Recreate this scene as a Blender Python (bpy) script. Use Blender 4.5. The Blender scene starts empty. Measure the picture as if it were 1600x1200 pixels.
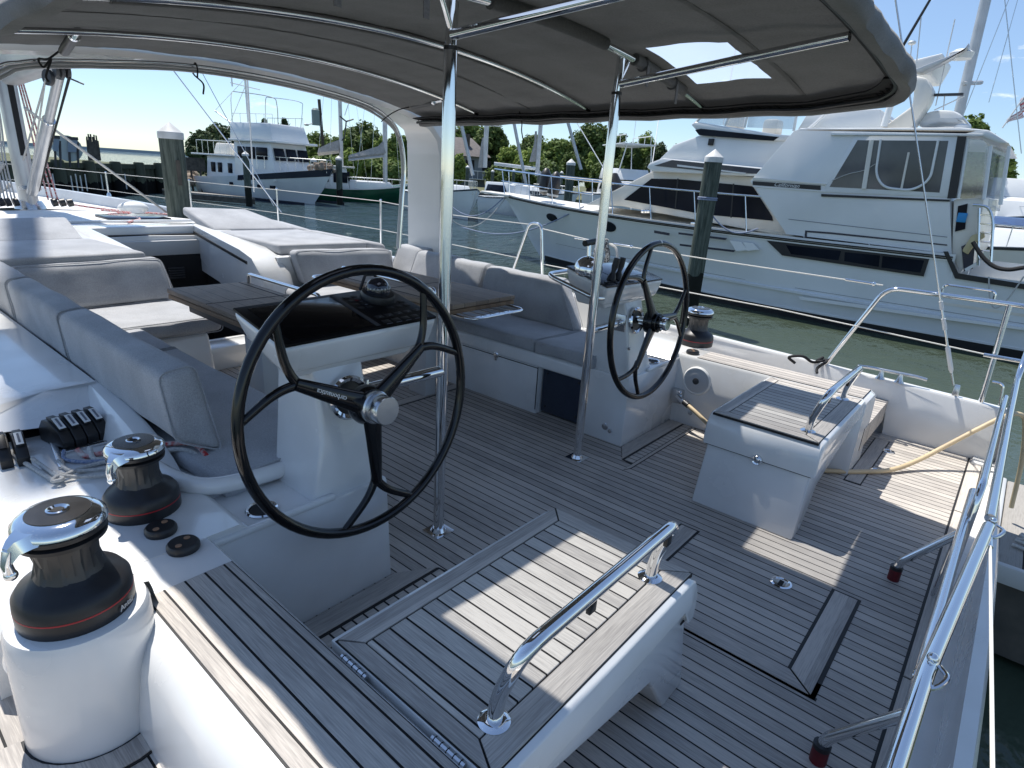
import bpy, bmesh, math, random
from mathutils import Vector, Matrix, noise
random.seed(7)
SC = bpy.context.scene
COL = SC.collection
PI = math.pi
V = Vector
# ------------------------------------------------------------------ camera calibration (metres, x starboard, y bow, z up from cockpit sole)
RM = ((0.64937569, -0.75790067, 0.06243231), (-0.21082127, -0.25829540, -0.94278199), (0.73066107, 0.59905765, -0.32751233))
FPX = 939.231
CAM = V((-2.125, 0.0, 1.5))
WL = -1.0
def ray(px, py):
    a, b = (px - 800) / FPX, (py - 600) / FPX
    return V([RM[0][i] * a + RM[1][i] * b + RM[2][i] for i in range(3)])
def atZ(px, py, z):
    r = ray(px, py); return CAM + r * ((z - CAM.z) / r.z)
def atX(px, py, x):
    r = ray(px, py); return CAM + r * ((x - CAM.x) / r.x)
def atY(px, py, y):
    r = ray(px, py); return CAM + r * ((y - CAM.y) / r.y)
def atD(px, py, d):
    r = ray(px, py); return CAM + r * (d / math.hypot(r.x, r.y))
# ------------------------------------------------------------------ materials
def newmat(name):
    m = bpy.data.materials.new(name); m.use_nodes = True
    nt = m.node_tree
    return m, nt, nt.nodes['Principled BSDF']
def setp(b, color=None, rough=None, metal=None, coat=None, spec=None, trans=None, alpha=None, ior=None):
    if color is not None: b.inputs['Base Color'].default_value = (*color, 1)
    if rough is not None: b.inputs['Roughness'].default_value = rough
    if metal is not None: b.inputs['Metallic'].default_value = metal
    if coat is not None: b.inputs['Coat Weight'].default_value = coat; b.inputs['Coat Roughness'].default_value = .05
    if spec is not None: b.inputs['Specular IOR Level'].default_value = spec
    if trans is not None: b.inputs['Transmission Weight'].default_value = trans
    if ior is not None: b.inputs['IOR'].default_value = ior
def nd(nt, t, **k):
    n = nt.nodes.new(t)
    for a, v in k.items():
        if a in n.inputs: n.inputs[a].default_value = v
        else: setattr(n, a, v)
    return n
def lk(nt, a, b): nt.links.new(a, b)
def math_(nt, op, a, b=None, clamp=False):
    n = nt.nodes.new('ShaderNodeMath'); n.operation = op; n.use_clamp = clamp
    for i, v in enumerate((a, b)):
        if v is None: continue
        if isinstance(v, (int, float)): n.inputs[i].default_value = v
        else: lk(nt, v, n.inputs[i])
    return n.outputs[0]
def mixc(nt, fac, a, b):
    n = nt.nodes.new('ShaderNodeMix'); n.data_type = 'RGBA'
    for i, v in ((0, fac), (6, a), (7, b)):
        if isinstance(v, (int, float)): n.inputs[i].default_value = v
        elif isinstance(v, tuple): n.inputs[i].default_value = (*v, 1)
        else: lk(nt, v, n.inputs[i])
    return n.outputs[2]
def scaledpos(nt, sc):
    g = nd(nt, 'ShaderNodeNewGeometry')
    m = nd(nt, 'ShaderNodeVectorMath', operation='MULTIPLY'); lk(nt, g.outputs['Position'], m.inputs[0]); m.inputs[1].default_value = sc
    return m.outputs[0]
def bump(nt, b, h, strength, dist):
    n = nd(nt, 'ShaderNodeBump'); n.inputs['Strength'].default_value = strength; n.inputs['Distance'].default_value = dist
    lk(nt, h, n.inputs['Height']); lk(nt, n.outputs[0], b.inputs['Normal'])
def plain(name, c1, rough=.4, metal=0, coat=0, c2=None, scale=6, bumpd=0, bscale=60, det=4, rv=.0, spec=None):
    """a material with a broad tone variation (dirt / wear) and an optional fine bump"""
    m, nt, b = newmat(name)
    setp(b, c1, rough, metal, coat, spec)
    if c2:
        n = nd(nt, 'ShaderNodeTexNoise'); n.inputs['Scale'].default_value = 1; n.inputs['Detail'].default_value = det
        lk(nt, scaledpos(nt, (scale,) * 3), n.inputs['Vector'])
        r = nd(nt, 'ShaderNodeMapRange'); r.inputs[1].default_value = .35; r.inputs[2].default_value = .68
        lk(nt, n.outputs[0], r.inputs[0])
        lk(nt, mixc(nt, r.outputs[0], c1, c2), b.inputs['Base Color'])
        if rv:
            lk(nt, math_(nt, 'MULTIPLY_ADD', r.outputs[0], rv), b.inputs['Roughness'])
            b.inputs['Roughness'].links[0].from_node.inputs[2].default_value = rough
    if bumpd:
        n = nd(nt, 'ShaderNodeTexNoise'); n.inputs['Scale'].default_value = 1; n.inputs['Detail'].default_value = 3
        lk(nt, scaledpos(nt, (bscale,) * 3), n.inputs['Vector'])
        bump(nt, b, n.outputs[0], .6, bumpd)
    return m
def teak(name, grain='y', pitch=0.0, off=0.0, base=(.56, .515, .46), dark=(.32, .295, .27), caulkw=.0055, rough=.62):
    m, nt, b = newmat(name); setp(b, base, rough, spec=.3)
    g = nd(nt, 'ShaderNodeNewGeometry'); s = nd(nt, 'ShaderNodeSeparateXYZ'); lk(nt, g.outputs['Position'], s.inputs[0])
    across = s.outputs[0] if grain == 'y' else s.outputs[1]
    u = math_(nt, 'DIVIDE', math_(nt, 'ADD', across, off), pitch if pitch else .05)
    pid = math_(nt, 'FLOOR', u)
    wn = nd(nt, 'ShaderNodeTexWhiteNoise', noise_dimensions='1D'); lk(nt, pid, wn.inputs['W'])
    st = (150, 5, 150) if grain == 'y' else (5, 150, 150)
    add = nd(nt, 'ShaderNodeVectorMath', operation='ADD'); lk(nt, scaledpos(nt, st), add.inputs[0])
    cmb = nd(nt, 'ShaderNodeCombineXYZ')
    lk(nt, math_(nt, 'MULTIPLY', wn.outputs[0], 37.0), cmb.inputs[0 if grain == 'x' else 1]); lk(nt, cmb.outputs[0], add.inputs[1])
    n1 = nd(nt, 'ShaderNodeTexNoise'); n1.inputs['Scale'].default_value = 1; n1.inputs['Detail'].default_value = 5; n1.inputs['Roughness'].default_value = .65
    lk(nt, add.outputs[0], n1.inputs['Vector'])
    st2 = (330, 14, 200) if grain == 'y' else (14, 330, 200)
    n2 = nd(nt, 'ShaderNodeTexNoise'); n2.inputs['Scale'].default_value = 1; n2.inputs['Detail'].default_value = 2
    lk(nt, scaledpos(nt, st2), n2.inputs['Vector'])
    n3 = nd(nt, 'ShaderNodeTexNoise'); n3.inputs['Scale'].default_value = 3.2; n3.inputs['Detail'].default_value = 6; lk(nt, g.outputs['Position'], n3.inputs['Vector'])
    f = math_(nt, 'ADD', math_(nt, 'MULTIPLY', n1.outputs[0], .70), math_(nt, 'MULTIPLY', n2.outputs[0], .95))
    f = math_(nt, 'ADD', f, math_(nt, 'MULTIPLY', wn.outputs[0], .42))
    f = math_(nt, 'ADD', f, math_(nt, 'MULTIPLY', n3.outputs[0], .60))
    mr = nd(nt, 'ShaderNodeMapRange'); mr.inputs[1].default_value = 1.06; mr.inputs[2].default_value = 1.62; lk(nt, f, mr.inputs[0])
    c = mixc(nt, mr.outputs[0], base, dark)
    h = n1.outputs[0]
    if pitch:
        fr = math_(nt, 'FRACT', u)
        d = math_(nt, 'MINIMUM', fr, math_(nt, 'SUBTRACT', 1.0, fr))
        ca = math_(nt, 'LESS_THAN', d, caulkw * .5 / pitch)
        c = mixc(nt, ca, c, (.006, .006, .0065))
        h = math_(nt, 'SUBTRACT', n2.outputs[0], math_(nt, 'MULTIPLY', ca, .7))
    lk(nt, c, b.inputs['Base Color'])
    bump(nt, b, h, .55, .0016)
    return m
def fabric(name, c1, c2, scale=900, rough=.92, glow=0):
    m, nt, b = newmat(name); setp(b, c1, rough, spec=.15)
    b.inputs['Sheen Weight'].default_value = .25
    n = nd(nt, 'ShaderNodeTexNoise'); n.inputs['Scale'].default_value = 1; n.inputs['Detail'].default_value = 3; n.inputs['Roughness'].default_value = .7
    lk(nt, scaledpos(nt, (scale * .24, scale * .24, scale * .24)), n.inputs['Vector'])
    n2 = nd(nt, 'ShaderNodeTexNoise'); n2.inputs['Scale'].default_value = 5; n2.inputs['Detail'].default_value = 5
    g = nd(nt, 'ShaderNodeNewGeometry'); lk(nt, g.outputs['Position'], n2.inputs['Vector'])
    f = math_(nt, 'ADD', math_(nt, 'MULTIPLY', n.outputs[0], .8), math_(nt, 'MULTIPLY', n2.outputs[0], .5))
    mr = nd(nt, 'ShaderNodeMapRange'); mr.inputs[1].default_value = .50; mr.inputs[2].default_value = .80; lk(nt, f, mr.inputs[0])
    lk(nt, mixc(nt, mr.outputs[0], c1, c2), b.inputs['Base Color'])
    w = math_(nt, 'ADD', n.outputs[0], math_(nt, 'MULTIPLY', n2.outputs[0], 6.0))
    bump(nt, b, w, .5, .0018)
    if glow:   # thin cloth lets some daylight through
        t = nd(nt, 'ShaderNodeBsdfTranslucent'); t.inputs[0].default_value = (c1[0] * 2, c1[1] * 2, c1[2] * 2, 1); ms = nd(nt, 'ShaderNodeMixShader'); ms.inputs[0].default_value = glow
        lk(nt, b.outputs[0], ms.inputs[1]); lk(nt, t.outputs[0], ms.inputs[2]); lk(nt, ms.outputs[0], nt.nodes['Material Output'].inputs[0])
    return m
M = {}
M['gel'] = plain('gelcoat_white', (.75, .75, .735), .16, coat=.5, c2=(.67, .665, .645), scale=3.4, rv=.14, det=7)
M['gelmatte'] = plain('gelcoat_nonskid', (.74, .74, .73), .5, c2=(.68, .68, .66), scale=3, bumpd=.0006, bscale=400)
M['boatwhite'] = plain('boat_white', (.76, .77, .76), .28, coat=.3, c2=(.69, .70, .69), scale=.9)
M['boatcream'] = plain('boat_cream', (.76, .73, .66), .35, c2=(.66, .62, .54), scale=1.4)
M['boatlightblue'] = plain('boat_off_white', (.74, .76, .765), .22, coat=.4, c2=(.66, .685, .69), scale=.7, det=8)
M['teakdeck'] = teak('teak_deck_planks', 'y', .05, .0)
M['teakseat'] = teak('teak_seat_planks', 'y', .05, .0405, base=(.60, .56, .50), dark=(.33, .305, .28))
M['teakx'] = teak('teak_margin_athwart', 'x', 0)
M['teaky'] = teak('teak_margin_foreaft', 'y', 0)
M['teaktable'] = teak('teak_table', 'y', .11, .0, base=(.36, .275, .20), dark=(.20, .15, .11), caulkw=.003)
M['teakedge'] = teak('teak_table_edge', 'y', 0, base=(.30, .20, .12), dark=(.17, .11, .07))
M['caulk'] = plain('black_caulk', (.008, .008, .009), .6)
M['fab'] = fabric('cushion_fabric', (.445, .452, .465), (.285, .29, .30))
M['canvas'] = fabric('canopy_canvas', (.145, .141, .136), (.092, .089, .086), scale=500, glow=.022)
M['canvasedge'] = fabric('canopy_edge_canvas', (.17, .166, .16), (.115, .111, .107), scale=700)
M['navycanvas'] = fabric('navy_canvas', (.035, .045, .07), (.022, .028, .045))
M['sailcover'] = fabric('sail_cover', (.42, .40, .37), (.30, .29, .27), scale=40)
M['bluecanvas'] = fabric('blue_canvas', (.03, .08, .2), (.02, .05, .13), scale=60)
M['steel'] = plain('polished_steel', (.78, .79, .80), .07, metal=1)
M['brushed'] = plain('brushed_steel', (.62, .63, .64), .26, metal=1)
M['alu'] = plain('painted_aluminium', (.56, .56, .56), .35, metal=.35, c2=(.46, .46, .46), scale=3)
M['blackgloss'] = plain('black_gloss', (.004, .004, .005), .14, coat=.3, spec=.3)
M['blackglass'] = plain('black_screen_glass', (.002, .002, .003), .12, spec=.12)
M['panelblack'] = plain('panel_black', (.004, .004, .005), .3, spec=.12)
M['black'] = plain('black_plastic', (.014, .014, .015), .42)
M['blackwinch'] = plain('black_anodised', (.018, .018, .020), .38, metal=.3, c2=(.026, .026, .028), scale=18)
M['greydrum'] = plain('grey_winch_drum', (.07, .068, .066), .42, metal=.6)
M['greyblack'] = plain('grey_rubber', (.045, .045, .048), .6)
M['red'] = plain('red_trim', (.35, .012, .02), .45)
M['redtape'] = plain('red_tape', (.16, .008, .014), .5, c2=(.09, .006, .01), scale=40)
M['bronze'] = plain('bronze_dot', (.30, .17, .10), .5)
M['white'] = plain('white_plastic', (.75, .75, .73), .4)
M['capwhite'] = plain('cap_white', (.62, .62, .60), .6, c2=(.5, .5, .48), scale=8)
M['label'] = plain('grey_label_text', (.16, .17, .2), .6)
M['rope'] = plain('white_rope', (.55, .54, .51), .85, c2=(.38, .38, .37), scale=120, bumpd=.002, bscale=260)
M['roperw'] = plain('rope_red_fleck', (.55, .52, .50), .85, c2=(.42, .03, .03), scale=55, det=1)
M['bluerope'] = plain('blue_rope', (.12, .17, .30), .85, c2=(.35, .38, .45), scale=130, det=1)
M['blackrope'] = plain('black_rope', (.012, .012, .013), .8, bumpd=.002, bscale=250)
M['wire'] = plain('coated_wire', (.72, .70, .64), .35)
M['hose'] = plain('beige_hose', (.62, .49, .30), .45, c2=(.50, .39, .24), scale=9)
M['dark'] = plain('dark_interior', (.010, .010, .011), .8)
M['tint'] = plain('tinted_glass', (.006, .008, .014), .12, spec=.10, c2=(.012, .016, .026), scale=1.1)
M['greylocker'] = plain('light_grey_moulding', (.52, .52, .51), .4)
M['navy'] = plain('navy_paint', (.012, .016, .035), .22, coat=.3)
M['green'] = plain('green_hull_paint', (.004, .075, .035), .25, coat=.3, c2=(.006, .055, .03), scale=.8)
M['piling'] = None
M['roof'] = plain('asphalt_shingle', (.13, .115, .11), .9, c2=(.09, .08, .078), scale=3)
M['housewall'] = plain('grey_siding', (.24, .26, .28), .8, c2=(.20, .22, .24), scale=1)
M['rock'] = plain('riprap_rock', (.30, .23, .17), .9, c2=(.16, .13, .10), scale=1.2, bumpd=.06, bscale=5)
M['land'] = plain('shore_grass', (.12, .12, .06), .95, c2=(.07, .085, .03), scale=.25)
M['flag'] = plain('red_flag', (.5, .08, .09), .8, c2=(.55, .5, .5), scale=9)
def piling_mat():
    m, nt, b = newmat('weathered_piling'); setp(b, (.12, .13, .10), .9, spec=.2)
    n = nd(nt, 'ShaderNodeTexNoise'); n.inputs['Scale'].default_value = 1; n.inputs['Detail'].default_value = 6; n.inputs['Roughness'].default_value = .7
    lk(nt, scaledpos(nt, (26, 26, 2.2)), n.inputs['Vector'])
    mr = nd(nt, 'ShaderNodeMapRange'); mr.inputs[1].default_value = .38; mr.inputs[2].default_value = .66; lk(nt, n.outputs[0], mr.inputs[0])
    c = mixc(nt, mr.outputs[0], (.042, .054, .045), (.135, .155, .13))
    g = nd(nt, 'ShaderNodeNewGeometry'); s = nd(nt, 'ShaderNodeSeparateXYZ'); lk(nt, g.outputs['Position'], s.inputs[0])
    n2 = nd(nt, 'ShaderNodeTexNoise'); n2.inputs['Scale'].default_value = 5; lk(nt, g.outputs['Position'], n2.inputs['Vector'])
    zz = math_(nt, 'ADD', s.outputs[2], math_(nt, 'MULTIPLY', n2.outputs[0], .35))
    wet = math_(nt, 'LESS_THAN', zz, WL + 1.12)
    lk(nt, mixc(nt, wet, c, (.016, .017, .014)), b.inputs['Base Color'])
    bump(nt, b, n.outputs[0], .8, .02)
    return m
M['piling'] = piling_mat()
def wall_mat():
    m, nt, b = newmat('creosoted_timber'); setp(b, (.05, .06, .045), .9, spec=.2)
    n = nd(nt, 'ShaderNodeTexNoise'); n.inputs['Scale'].default_value = 1; n.inputs['Detail'].default_value = 5
    lk(nt, scaledpos(nt, (3, 3, .5)), n.inputs['Vector'])
    c = mixc(nt, n.outputs[0], (.015, .018, .015), (.12, .13, .09))
    g = nd(nt, 'ShaderNodeNewGeometry'); s = nd(nt, 'ShaderNodeSeparateXYZ'); lk(nt, g.outputs['Position'], s.inputs[0])
    zz = math_(nt, 'ADD', s.outputs[2], math_(nt, 'MULTIPLY', n.outputs[0], .9))
    lk(nt, mixc(nt, math_(nt, 'LESS_THAN', zz, WL + 1.25), c, (.006, .006, .006)), b.inputs['Base Color'])
    bump(nt, b, n.outputs[0], .6, .05)
    return m
M['timberwall'] = wall_mat()
def dock_mat():
    m = teak('dock_timber', 'x', .14, 0, base=(.34, .32, .29), dark=(.20, .185, .165), caulkw=.008, rough=.85)
    return m
M['dock'] = dock_mat()
M['dockside'] = plain('dock_side_timber', (.10, .09, .075), .9, c2=(.05, .046, .04), scale=6)
def leafmat(name, c1, c2):
    m, nt, b = newmat(name); setp(b, c1, .7, spec=.2)
    oi = nd(nt, 'ShaderNodeNewGeometry')
    n = nd(nt, 'ShaderNodeTexNoise'); n.inputs['Scale'].default_value = .35; n.inputs['Detail'].default_value = 3; lk(nt, oi.outputs['Position'], n.inputs['Vector'])
    f = math_(nt, 'ADD', math_(nt, 'MULTIPLY', oi.outputs['Random Per Island'], .7), math_(nt, 'MULTIPLY', n.outputs[0], .5))
    lk(nt, mixc(nt, f, c1, c2), b.inputs['Base Color'])
    t = nd(nt, 'ShaderNodeBsdfTranslucent'); lk(nt, mixc(nt, f, c1, c2), t.inputs['Color'])
    ms = nd(nt, 'ShaderNodeMixShader'); ms.inputs[0].default_value = .25
    lk(nt, b.outputs[0], ms.inputs[1]); lk(nt, t.outputs[0], ms.inputs[2]); lk(nt, ms.outputs[0], nt.nodes['Material Output'].inputs[0])
    return m
M['leafdark'] = leafmat('foliage_dark', (.05, .085, .028), (.13, .18, .05))
M['leafmid'] = leafmat('foliage_mid', (.075, .13, .032), (.18, .24, .065))
M['leaflight'] = leafmat('foliage_light', (.13, .20, .04), (.26, .33, .08))
M['leafcedar'] = leafmat('foliage_cedar', (.035, .06, .03), (.08, .115, .045))
M['trunk'] = plain('bark', (.10, .08, .06), .9, c2=(.06, .05, .04), scale=3)
def clearmat(name, tcol, glossw=.12, white=.1):
    m, nt, b = newmat(name); nt.nodes.remove(b)
    t = nd(nt, 'ShaderNodeBsdfTransparent'); t.inputs[0].default_value = (*tcol, 1)
    g = nd(nt, 'ShaderNodeBsdfGlossy'); g.inputs['Roughness'].default_value = .06
    d = nd(nt, 'ShaderNodeBsdfTranslucent'); d.inputs[0].default_value = (.8, .82, .85, 1)
    a = nd(nt, 'ShaderNodeMixShader'); a.inputs[0].default_value = white
    lk(nt, t.outputs[0], a.inputs[1]); lk(nt, d.outputs[0], a.inputs[2])
    c = nd(nt, 'ShaderNodeMixShader'); c.inputs[0].default_value = glossw
    lk(nt, a.outputs[0], c.inputs[1]); lk(nt, g.outputs[0], c.inputs[2])
    lk(nt, c.outputs[0], nt.nodes['Material Output'].inputs[0])
    return m
M['vinyl'] = clearmat('clear_vinyl', (.86, .88, .9), .03, .28)
M['plexi'] = clearmat('clear_enclosure', (.74, .77, .8), .16, .08)
def water_mat():
    m, nt, b = newmat('harbour_water'); setp(b, (.050, .076, .050), .03, spec=.5, ior=1.33)
    def nz(s, det, ro=.55):
        n = nd(nt, 'ShaderNodeTexNoise'); n.inputs['Scale'].default_value = 1; n.inputs['Detail'].default_value = det; n.inputs['Roughness'].default_value = ro
        lk(nt, scaledpos(nt, s), n.inputs['Vector']); return n.outputs[0]
    h = math_(nt, 'ADD', math_(nt, 'MULTIPLY', nz((1.6, 3.0, 1), 4), 1.2), math_(nt, 'ADD', math_(nt, 'MULTIPLY', nz((.35, .55, 1), 3), 3.2), math_(nt, 'MULTIPLY', nz((.11, .2, 1), 2), 5.0)))
    h = math_(nt, 'ADD', h, math_(nt, 'MULTIPLY', nz((5.5, 9, 1), 3), .30))
    # calmer water in the lee between the two boats
    g = nd(nt, 'ShaderNodeNewGeometry'); s = nd(nt, 'ShaderNodeSeparateXYZ'); lk(nt, g.outputs['Position'], s.inputs[0])
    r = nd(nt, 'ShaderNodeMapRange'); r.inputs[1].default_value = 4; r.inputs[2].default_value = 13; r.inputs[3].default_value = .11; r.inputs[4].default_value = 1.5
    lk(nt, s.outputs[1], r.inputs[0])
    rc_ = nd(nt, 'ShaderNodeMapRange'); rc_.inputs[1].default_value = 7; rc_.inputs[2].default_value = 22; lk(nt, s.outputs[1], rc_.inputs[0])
    lk(nt, mixc(nt, rc_.outputs[0], (.050, .068, .046), (.064, .108, .122)), b.inputs['Base Color'])  # bluer, lighter base colour farther out stands in for reflected sky
    n = nd(nt, 'ShaderNodeBump'); n.inputs['Distance'].default_value = .32
    lk(nt, r.outputs[0], n.inputs['Strength']); lk(nt, h, n.inputs['Height']); lk(nt, n.outputs[0], b.inputs['Normal'])
    return m
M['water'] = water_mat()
# ------------------------------------------------------------------ mesh builder
def catmull(pts, n=6, closed=False):
    P = [V(p) for p in pts]; out = []
    N = len(P)
    for i in range(N if closed else N - 1):
        p1, p2 = P[i], P[(i + 1) % N]
        p0 = P[i - 1] if (closed or i > 0) else p1 * 2 - p2
        p3 = P[(i + 2) % N] if (closed or i + 2 < N) else p2 * 2 - p1
        for k in range(n):
            t = k / n
            out.append(.5 * ((2 * p1) + (p2 - p0) * t + (2 * p0 - 5 * p1 + 4 * p2 - p3) * t * t + (3 * p1 - p0 - 3 * p2 + p3) * t ** 3))
    if not closed: out.append(P[-1])
    return out
def fillet(pts, r, n=5):
    """polyline with rounded corners"""
    P = [V(p) for p in pts]; out = [P[0]]
    for i in range(1, len(P) - 1):
        a, b, c = P[i - 1], P[i], P[i + 1]
        d1 = (a - b); d2 = (c - b); q = min(r, d1.length * .49, d2.length * .49)
        s, e = b + d1.normalized() * q, b + d2.normalized() * q
        for k in range(n + 1):
            t = k / n; out.append(s * (1 - t) ** 2 + b * 2 * t * (1 - t) + e * t * t)
    out.append(P[-1]); return out
class MB:
    def __init__(s): s.bm = bmesh.new()
    def face(s, pts):
        vs = [s.bm.verts.new(p) for p in pts]
        return s.bm.faces.new(vs)
    def _merge(s, b2):
        me = bpy.data.meshes.new('tmp'); b2.to_mesh(me); b2.free(); s.bm.from_mesh(me); bpy.data.meshes.remove(me)
    def hexa(s, c8, bev=0, seg=2):
        b = bmesh.new(); v = [b.verts.new(p) for p in c8]
        for f in ((3, 2, 1, 0), (4, 5, 6, 7), (0, 1, 5, 4), (1, 2, 6, 5), (2, 3, 7, 6), (3, 0, 4, 7)): b.faces.new([v[i] for i in f])
        if bev: bmesh.ops.bevel(b, geom=list(b.edges), offset=bev, segments=seg, profile=.5, affect='EDGES')
        bmesh.ops.recalc_face_normals(b, faces=b.faces)
        s._merge(b); return s
    def box(s, x0, x1, y0, y1, z0, z1, bev=0, seg=2):
        x0, x1 = sorted((x0, x1)); y0, y1 = sorted((y0, y1)); z0, z1 = sorted((z0, z1))
        return s.hexa([(x0, y0, z0), (x1, y0, z0), (x1, y1, z0), (x0, y1, z0), (x0, y0, z1), (x1, y0, z1), (x1, y1, z1), (x0, y1, z1)], bev, seg)
    def prism(s, pts, vec, bev=0, seg=2, onlytop=False):
        b = bmesh.new(); vec = V(vec)
        A = [b.verts.new(p) for p in pts]; B = [b.verts.new(V(p) + vec) for p in pts]; n = len(pts)
        b.faces.new(A[::-1]); b.faces.new(B)
        for i in range(n): b.faces.new([A[i], A[(i + 1) % n], B[(i + 1) % n], B[i]])
        bmesh.ops.recalc_face_normals(b, faces=b.faces)
        if bev: bmesh.ops.bevel(b, geom=list(b.edges), offset=bev, segments=seg, profile=.5, affect='EDGES')
        s._merge(b); return s
    def loft(s, secs, cap=True, closed=True):
        b = bmesh.new(); R = [[b.verts.new(p) for p in sec] for sec in secs]; n = len(R[0])
        for i in range(len(R) - 1):
            for j in range(n if closed else n - 1):
                k = (j + 1) % n
                try: b.faces.new([R[i][j], R[i][k], R[i + 1][k], R[i + 1][j]])
                except ValueError: pass
        if cap and closed:
            b.faces.new(R[0][::-1]); b.faces.new(R[-1])
        bmesh.ops.remove_doubles(b, verts=b.verts, dist=1e-5)
        bmesh.ops.recalc_face_normals(b, faces=b.faces)
        s._merge(b); return s
    def tube(s, pts, r, n=10, closed=False, cap=True):
        P = [V(p) for p in pts]; N = len(P); secs = []
        rr = r if callable(r) else (lambda t: r)
        up = None
        for i in range(N):
            if closed: t = P[(i + 1) % N] - P[i - 1]
            else: t = (P[min(i + 1, N - 1)] - P[max(i - 1, 0)])
            t.normalize()
            if up is None:
                up = V((0, 0, 1)) if abs(t.z) < .9 else V((1, 0, 0))
            a = (up - t * up.dot(t))
            if a.length < 1e-4: a = t.orthogonal()
            a.normalize(); bb = t.cross(a); up = a
            q = rr(i / max(1, N - 1))
            secs.append([P[i] + (a * math.cos(2 * PI * k / n) + bb * math.sin(2 * PI * k / n)) * q for k in range(n)])
        if closed: secs.append(secs[0])
        s.loft(secs, cap=cap and not closed); return s
    def lathe(s, prof, o=(0, 0, 0), axis=None, n=28):
        o = V(o); z = V(axis).normalized() if axis is not None else V((0, 0, 1)); x = z.orthogonal().normalized(); y = z.cross(x)
        if axis is None: x, y = V((1, 0, 0)), V((0, 1, 0))
        secs = [[o + z * h + (x * math.cos(2 * PI * k / n) + y * math.sin(2 * PI * k / n)) * max(r, 1e-4) for k in range(n)] for r, h in prof]
        s.loft(secs, cap=True); return s
    def ball(s, c, r, sc=(1, 1, 1), seg=12):
        b = bmesh.new(); bmesh.ops.create_uvsphere(b, u_segments=seg, v_segments=max(6, seg // 2 + 2), radius=r)
        for v in b.verts: v.co = V((v.co.x * sc[0], v.co.y * sc[1], v.co.z * sc[2])) + V(c)
        s._merge(b); return s
    def grid(s, fn, nu, nv, skip=None):
        vs = [[s.bm.verts.new(fn(i / nu, j / nv)) for j in range(nv + 1)] for i in range(nu + 1)]
        for i in range(nu):
            for j in range(nv):
                if skip and skip(i, j): continue
                s.bm.faces.new([vs[i][j], vs[i + 1][j], vs[i + 1][j + 1], vs[i][j + 1]])
        return s
    def xform(s, mat):
        bmesh.ops.transform(s.bm, matrix=mat, verts=s.bm.verts)
        return s
BASE = {}
def obj(name, mb, mat, parent=None, angle=38, solid=0):
    bm = mb.bm
    if len(bm.faces) == 0: raise RuntimeError('empty ' + name)
    base = BASE.get(parent.name, V((0, 0, 0))) if parent else V((0, 0, 0))
    if base.length: bmesh.ops.translate(bm, vec=-base, verts=bm.verts)
    me = bpy.data.meshes.new(name); bm.to_mesh(me); bm.free()
    me.polygons.foreach_set('use_smooth', [True] * len(me.polygons))
    me.set_sharp_from_angle(angle=math.radians(angle))
    if isinstance(mat, (list, tuple)):
        for q in mat: me.materials.append(q if not isinstance(q, str) else M[q])
    else: me.materials.append(M[mat] if isinstance(mat, str) else mat)
    o = bpy.data.objects.new(name, me); COL.objects.link(o)
    if parent: o.parent = parent
    BASE[o.name] = base
    if solid:
        md = o.modifiers.new('thickness', 'SOLIDIFY'); md.thickness = solid; md.offset = 0
    return o
def thing(name, label, cat, loc=(0, 0, 0), group=None):
    o = bpy.data.objects.new(name, None); COL.objects.link(o); o.location = loc
    o.empty_display_size = .2
    o['label'] = label; o['category'] = cat
    if group: o['group'] = group
    BASE[o.name] = V(loc); return o
def tag(o, label, cat, group=None):
    o['label'] = label; o['category'] = cat
    if group: o['group'] = group
    return o
def struct(o): o['kind'] = 'structure'; return o
def dup(root, loc, rotz=0, label=None, group=None, scale=None):
    r = root.copy(); COL.objects.link(r); r.location = loc; r.rotation_euler = (0, 0, rotz)
    if scale: r.scale = scale
    if label: r['label'] = label
    if group: r['group'] = group
    for ch in list(root.children):
        c = ch.copy(); COL.objects.link(c); c.parent = r
        for g in ch.children:
            d = g.copy(); COL.objects.link(d); d.parent = c
    return r
def text(name, body, mat, parent, origin, right, up, size, extrude=.0008, shear=0, lift=.0015):
    cu = bpy.data.curves.new(name, 'FONT'); cu.body = body; cu.size = size; cu.extrude = extrude; cu.align_x = 'CENTER'; cu.align_y = 'CENTER'; cu.shear = shear; cu.resolution_u = 2
    t = bpy.data.objects.new(name + '_curve', cu); COL.objects.link(t)
    dg = bpy.context.evaluated_depsgraph_get()
    me = bpy.data.meshes.new_from_object(t.evaluated_get(dg)); COL.objects.unlink(t); bpy.data.objects.remove(t)
    r = V(right).normalized(); u = V(up); u = (u - r * u.dot(r)).normalized(); n = r.cross(u)
    mat4 = Matrix(((r.x, u.x, n.x, 0), (r.y, u.y, n.y, 0), (r.z, u.z, n.z, 0), (0, 0, 0, 1)))
    mat4.translation = V(origin) + n * lift
    mb = MB(); mb.bm.from_mesh(me); bpy.data.meshes.remove(me); mb.xform(mat4)
    return obj(name, mb, mat, parent)
def multi(name, mbs, mat, parent):
    return [obj(name, m_, mat, parent) for m_ in mbs]
def mx(pts, s): return [(p[0] * s, p[1], p[2]) for p in pts]
# ================================================================== WATER, LAND
def half_beam(y):
    K = [(-.4, 2.44), (0, 2.46), (3, 2.50), (6, 2.42), (9, 2.1), (11.5, 1.45), (13.4, .5), (14.2, .06)]
    for (a, b), (c, d) in zip(K, K[1:]):
        if y <= c: return b + (d - b) * max(0, (y - a)) / (c - a)
    return .05
def sheer(y): return .355 + .022 * y + .0012 * max(0, y) ** 2
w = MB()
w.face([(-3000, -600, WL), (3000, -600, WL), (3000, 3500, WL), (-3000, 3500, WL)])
struct(obj('water', w, 'water'))
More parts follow.
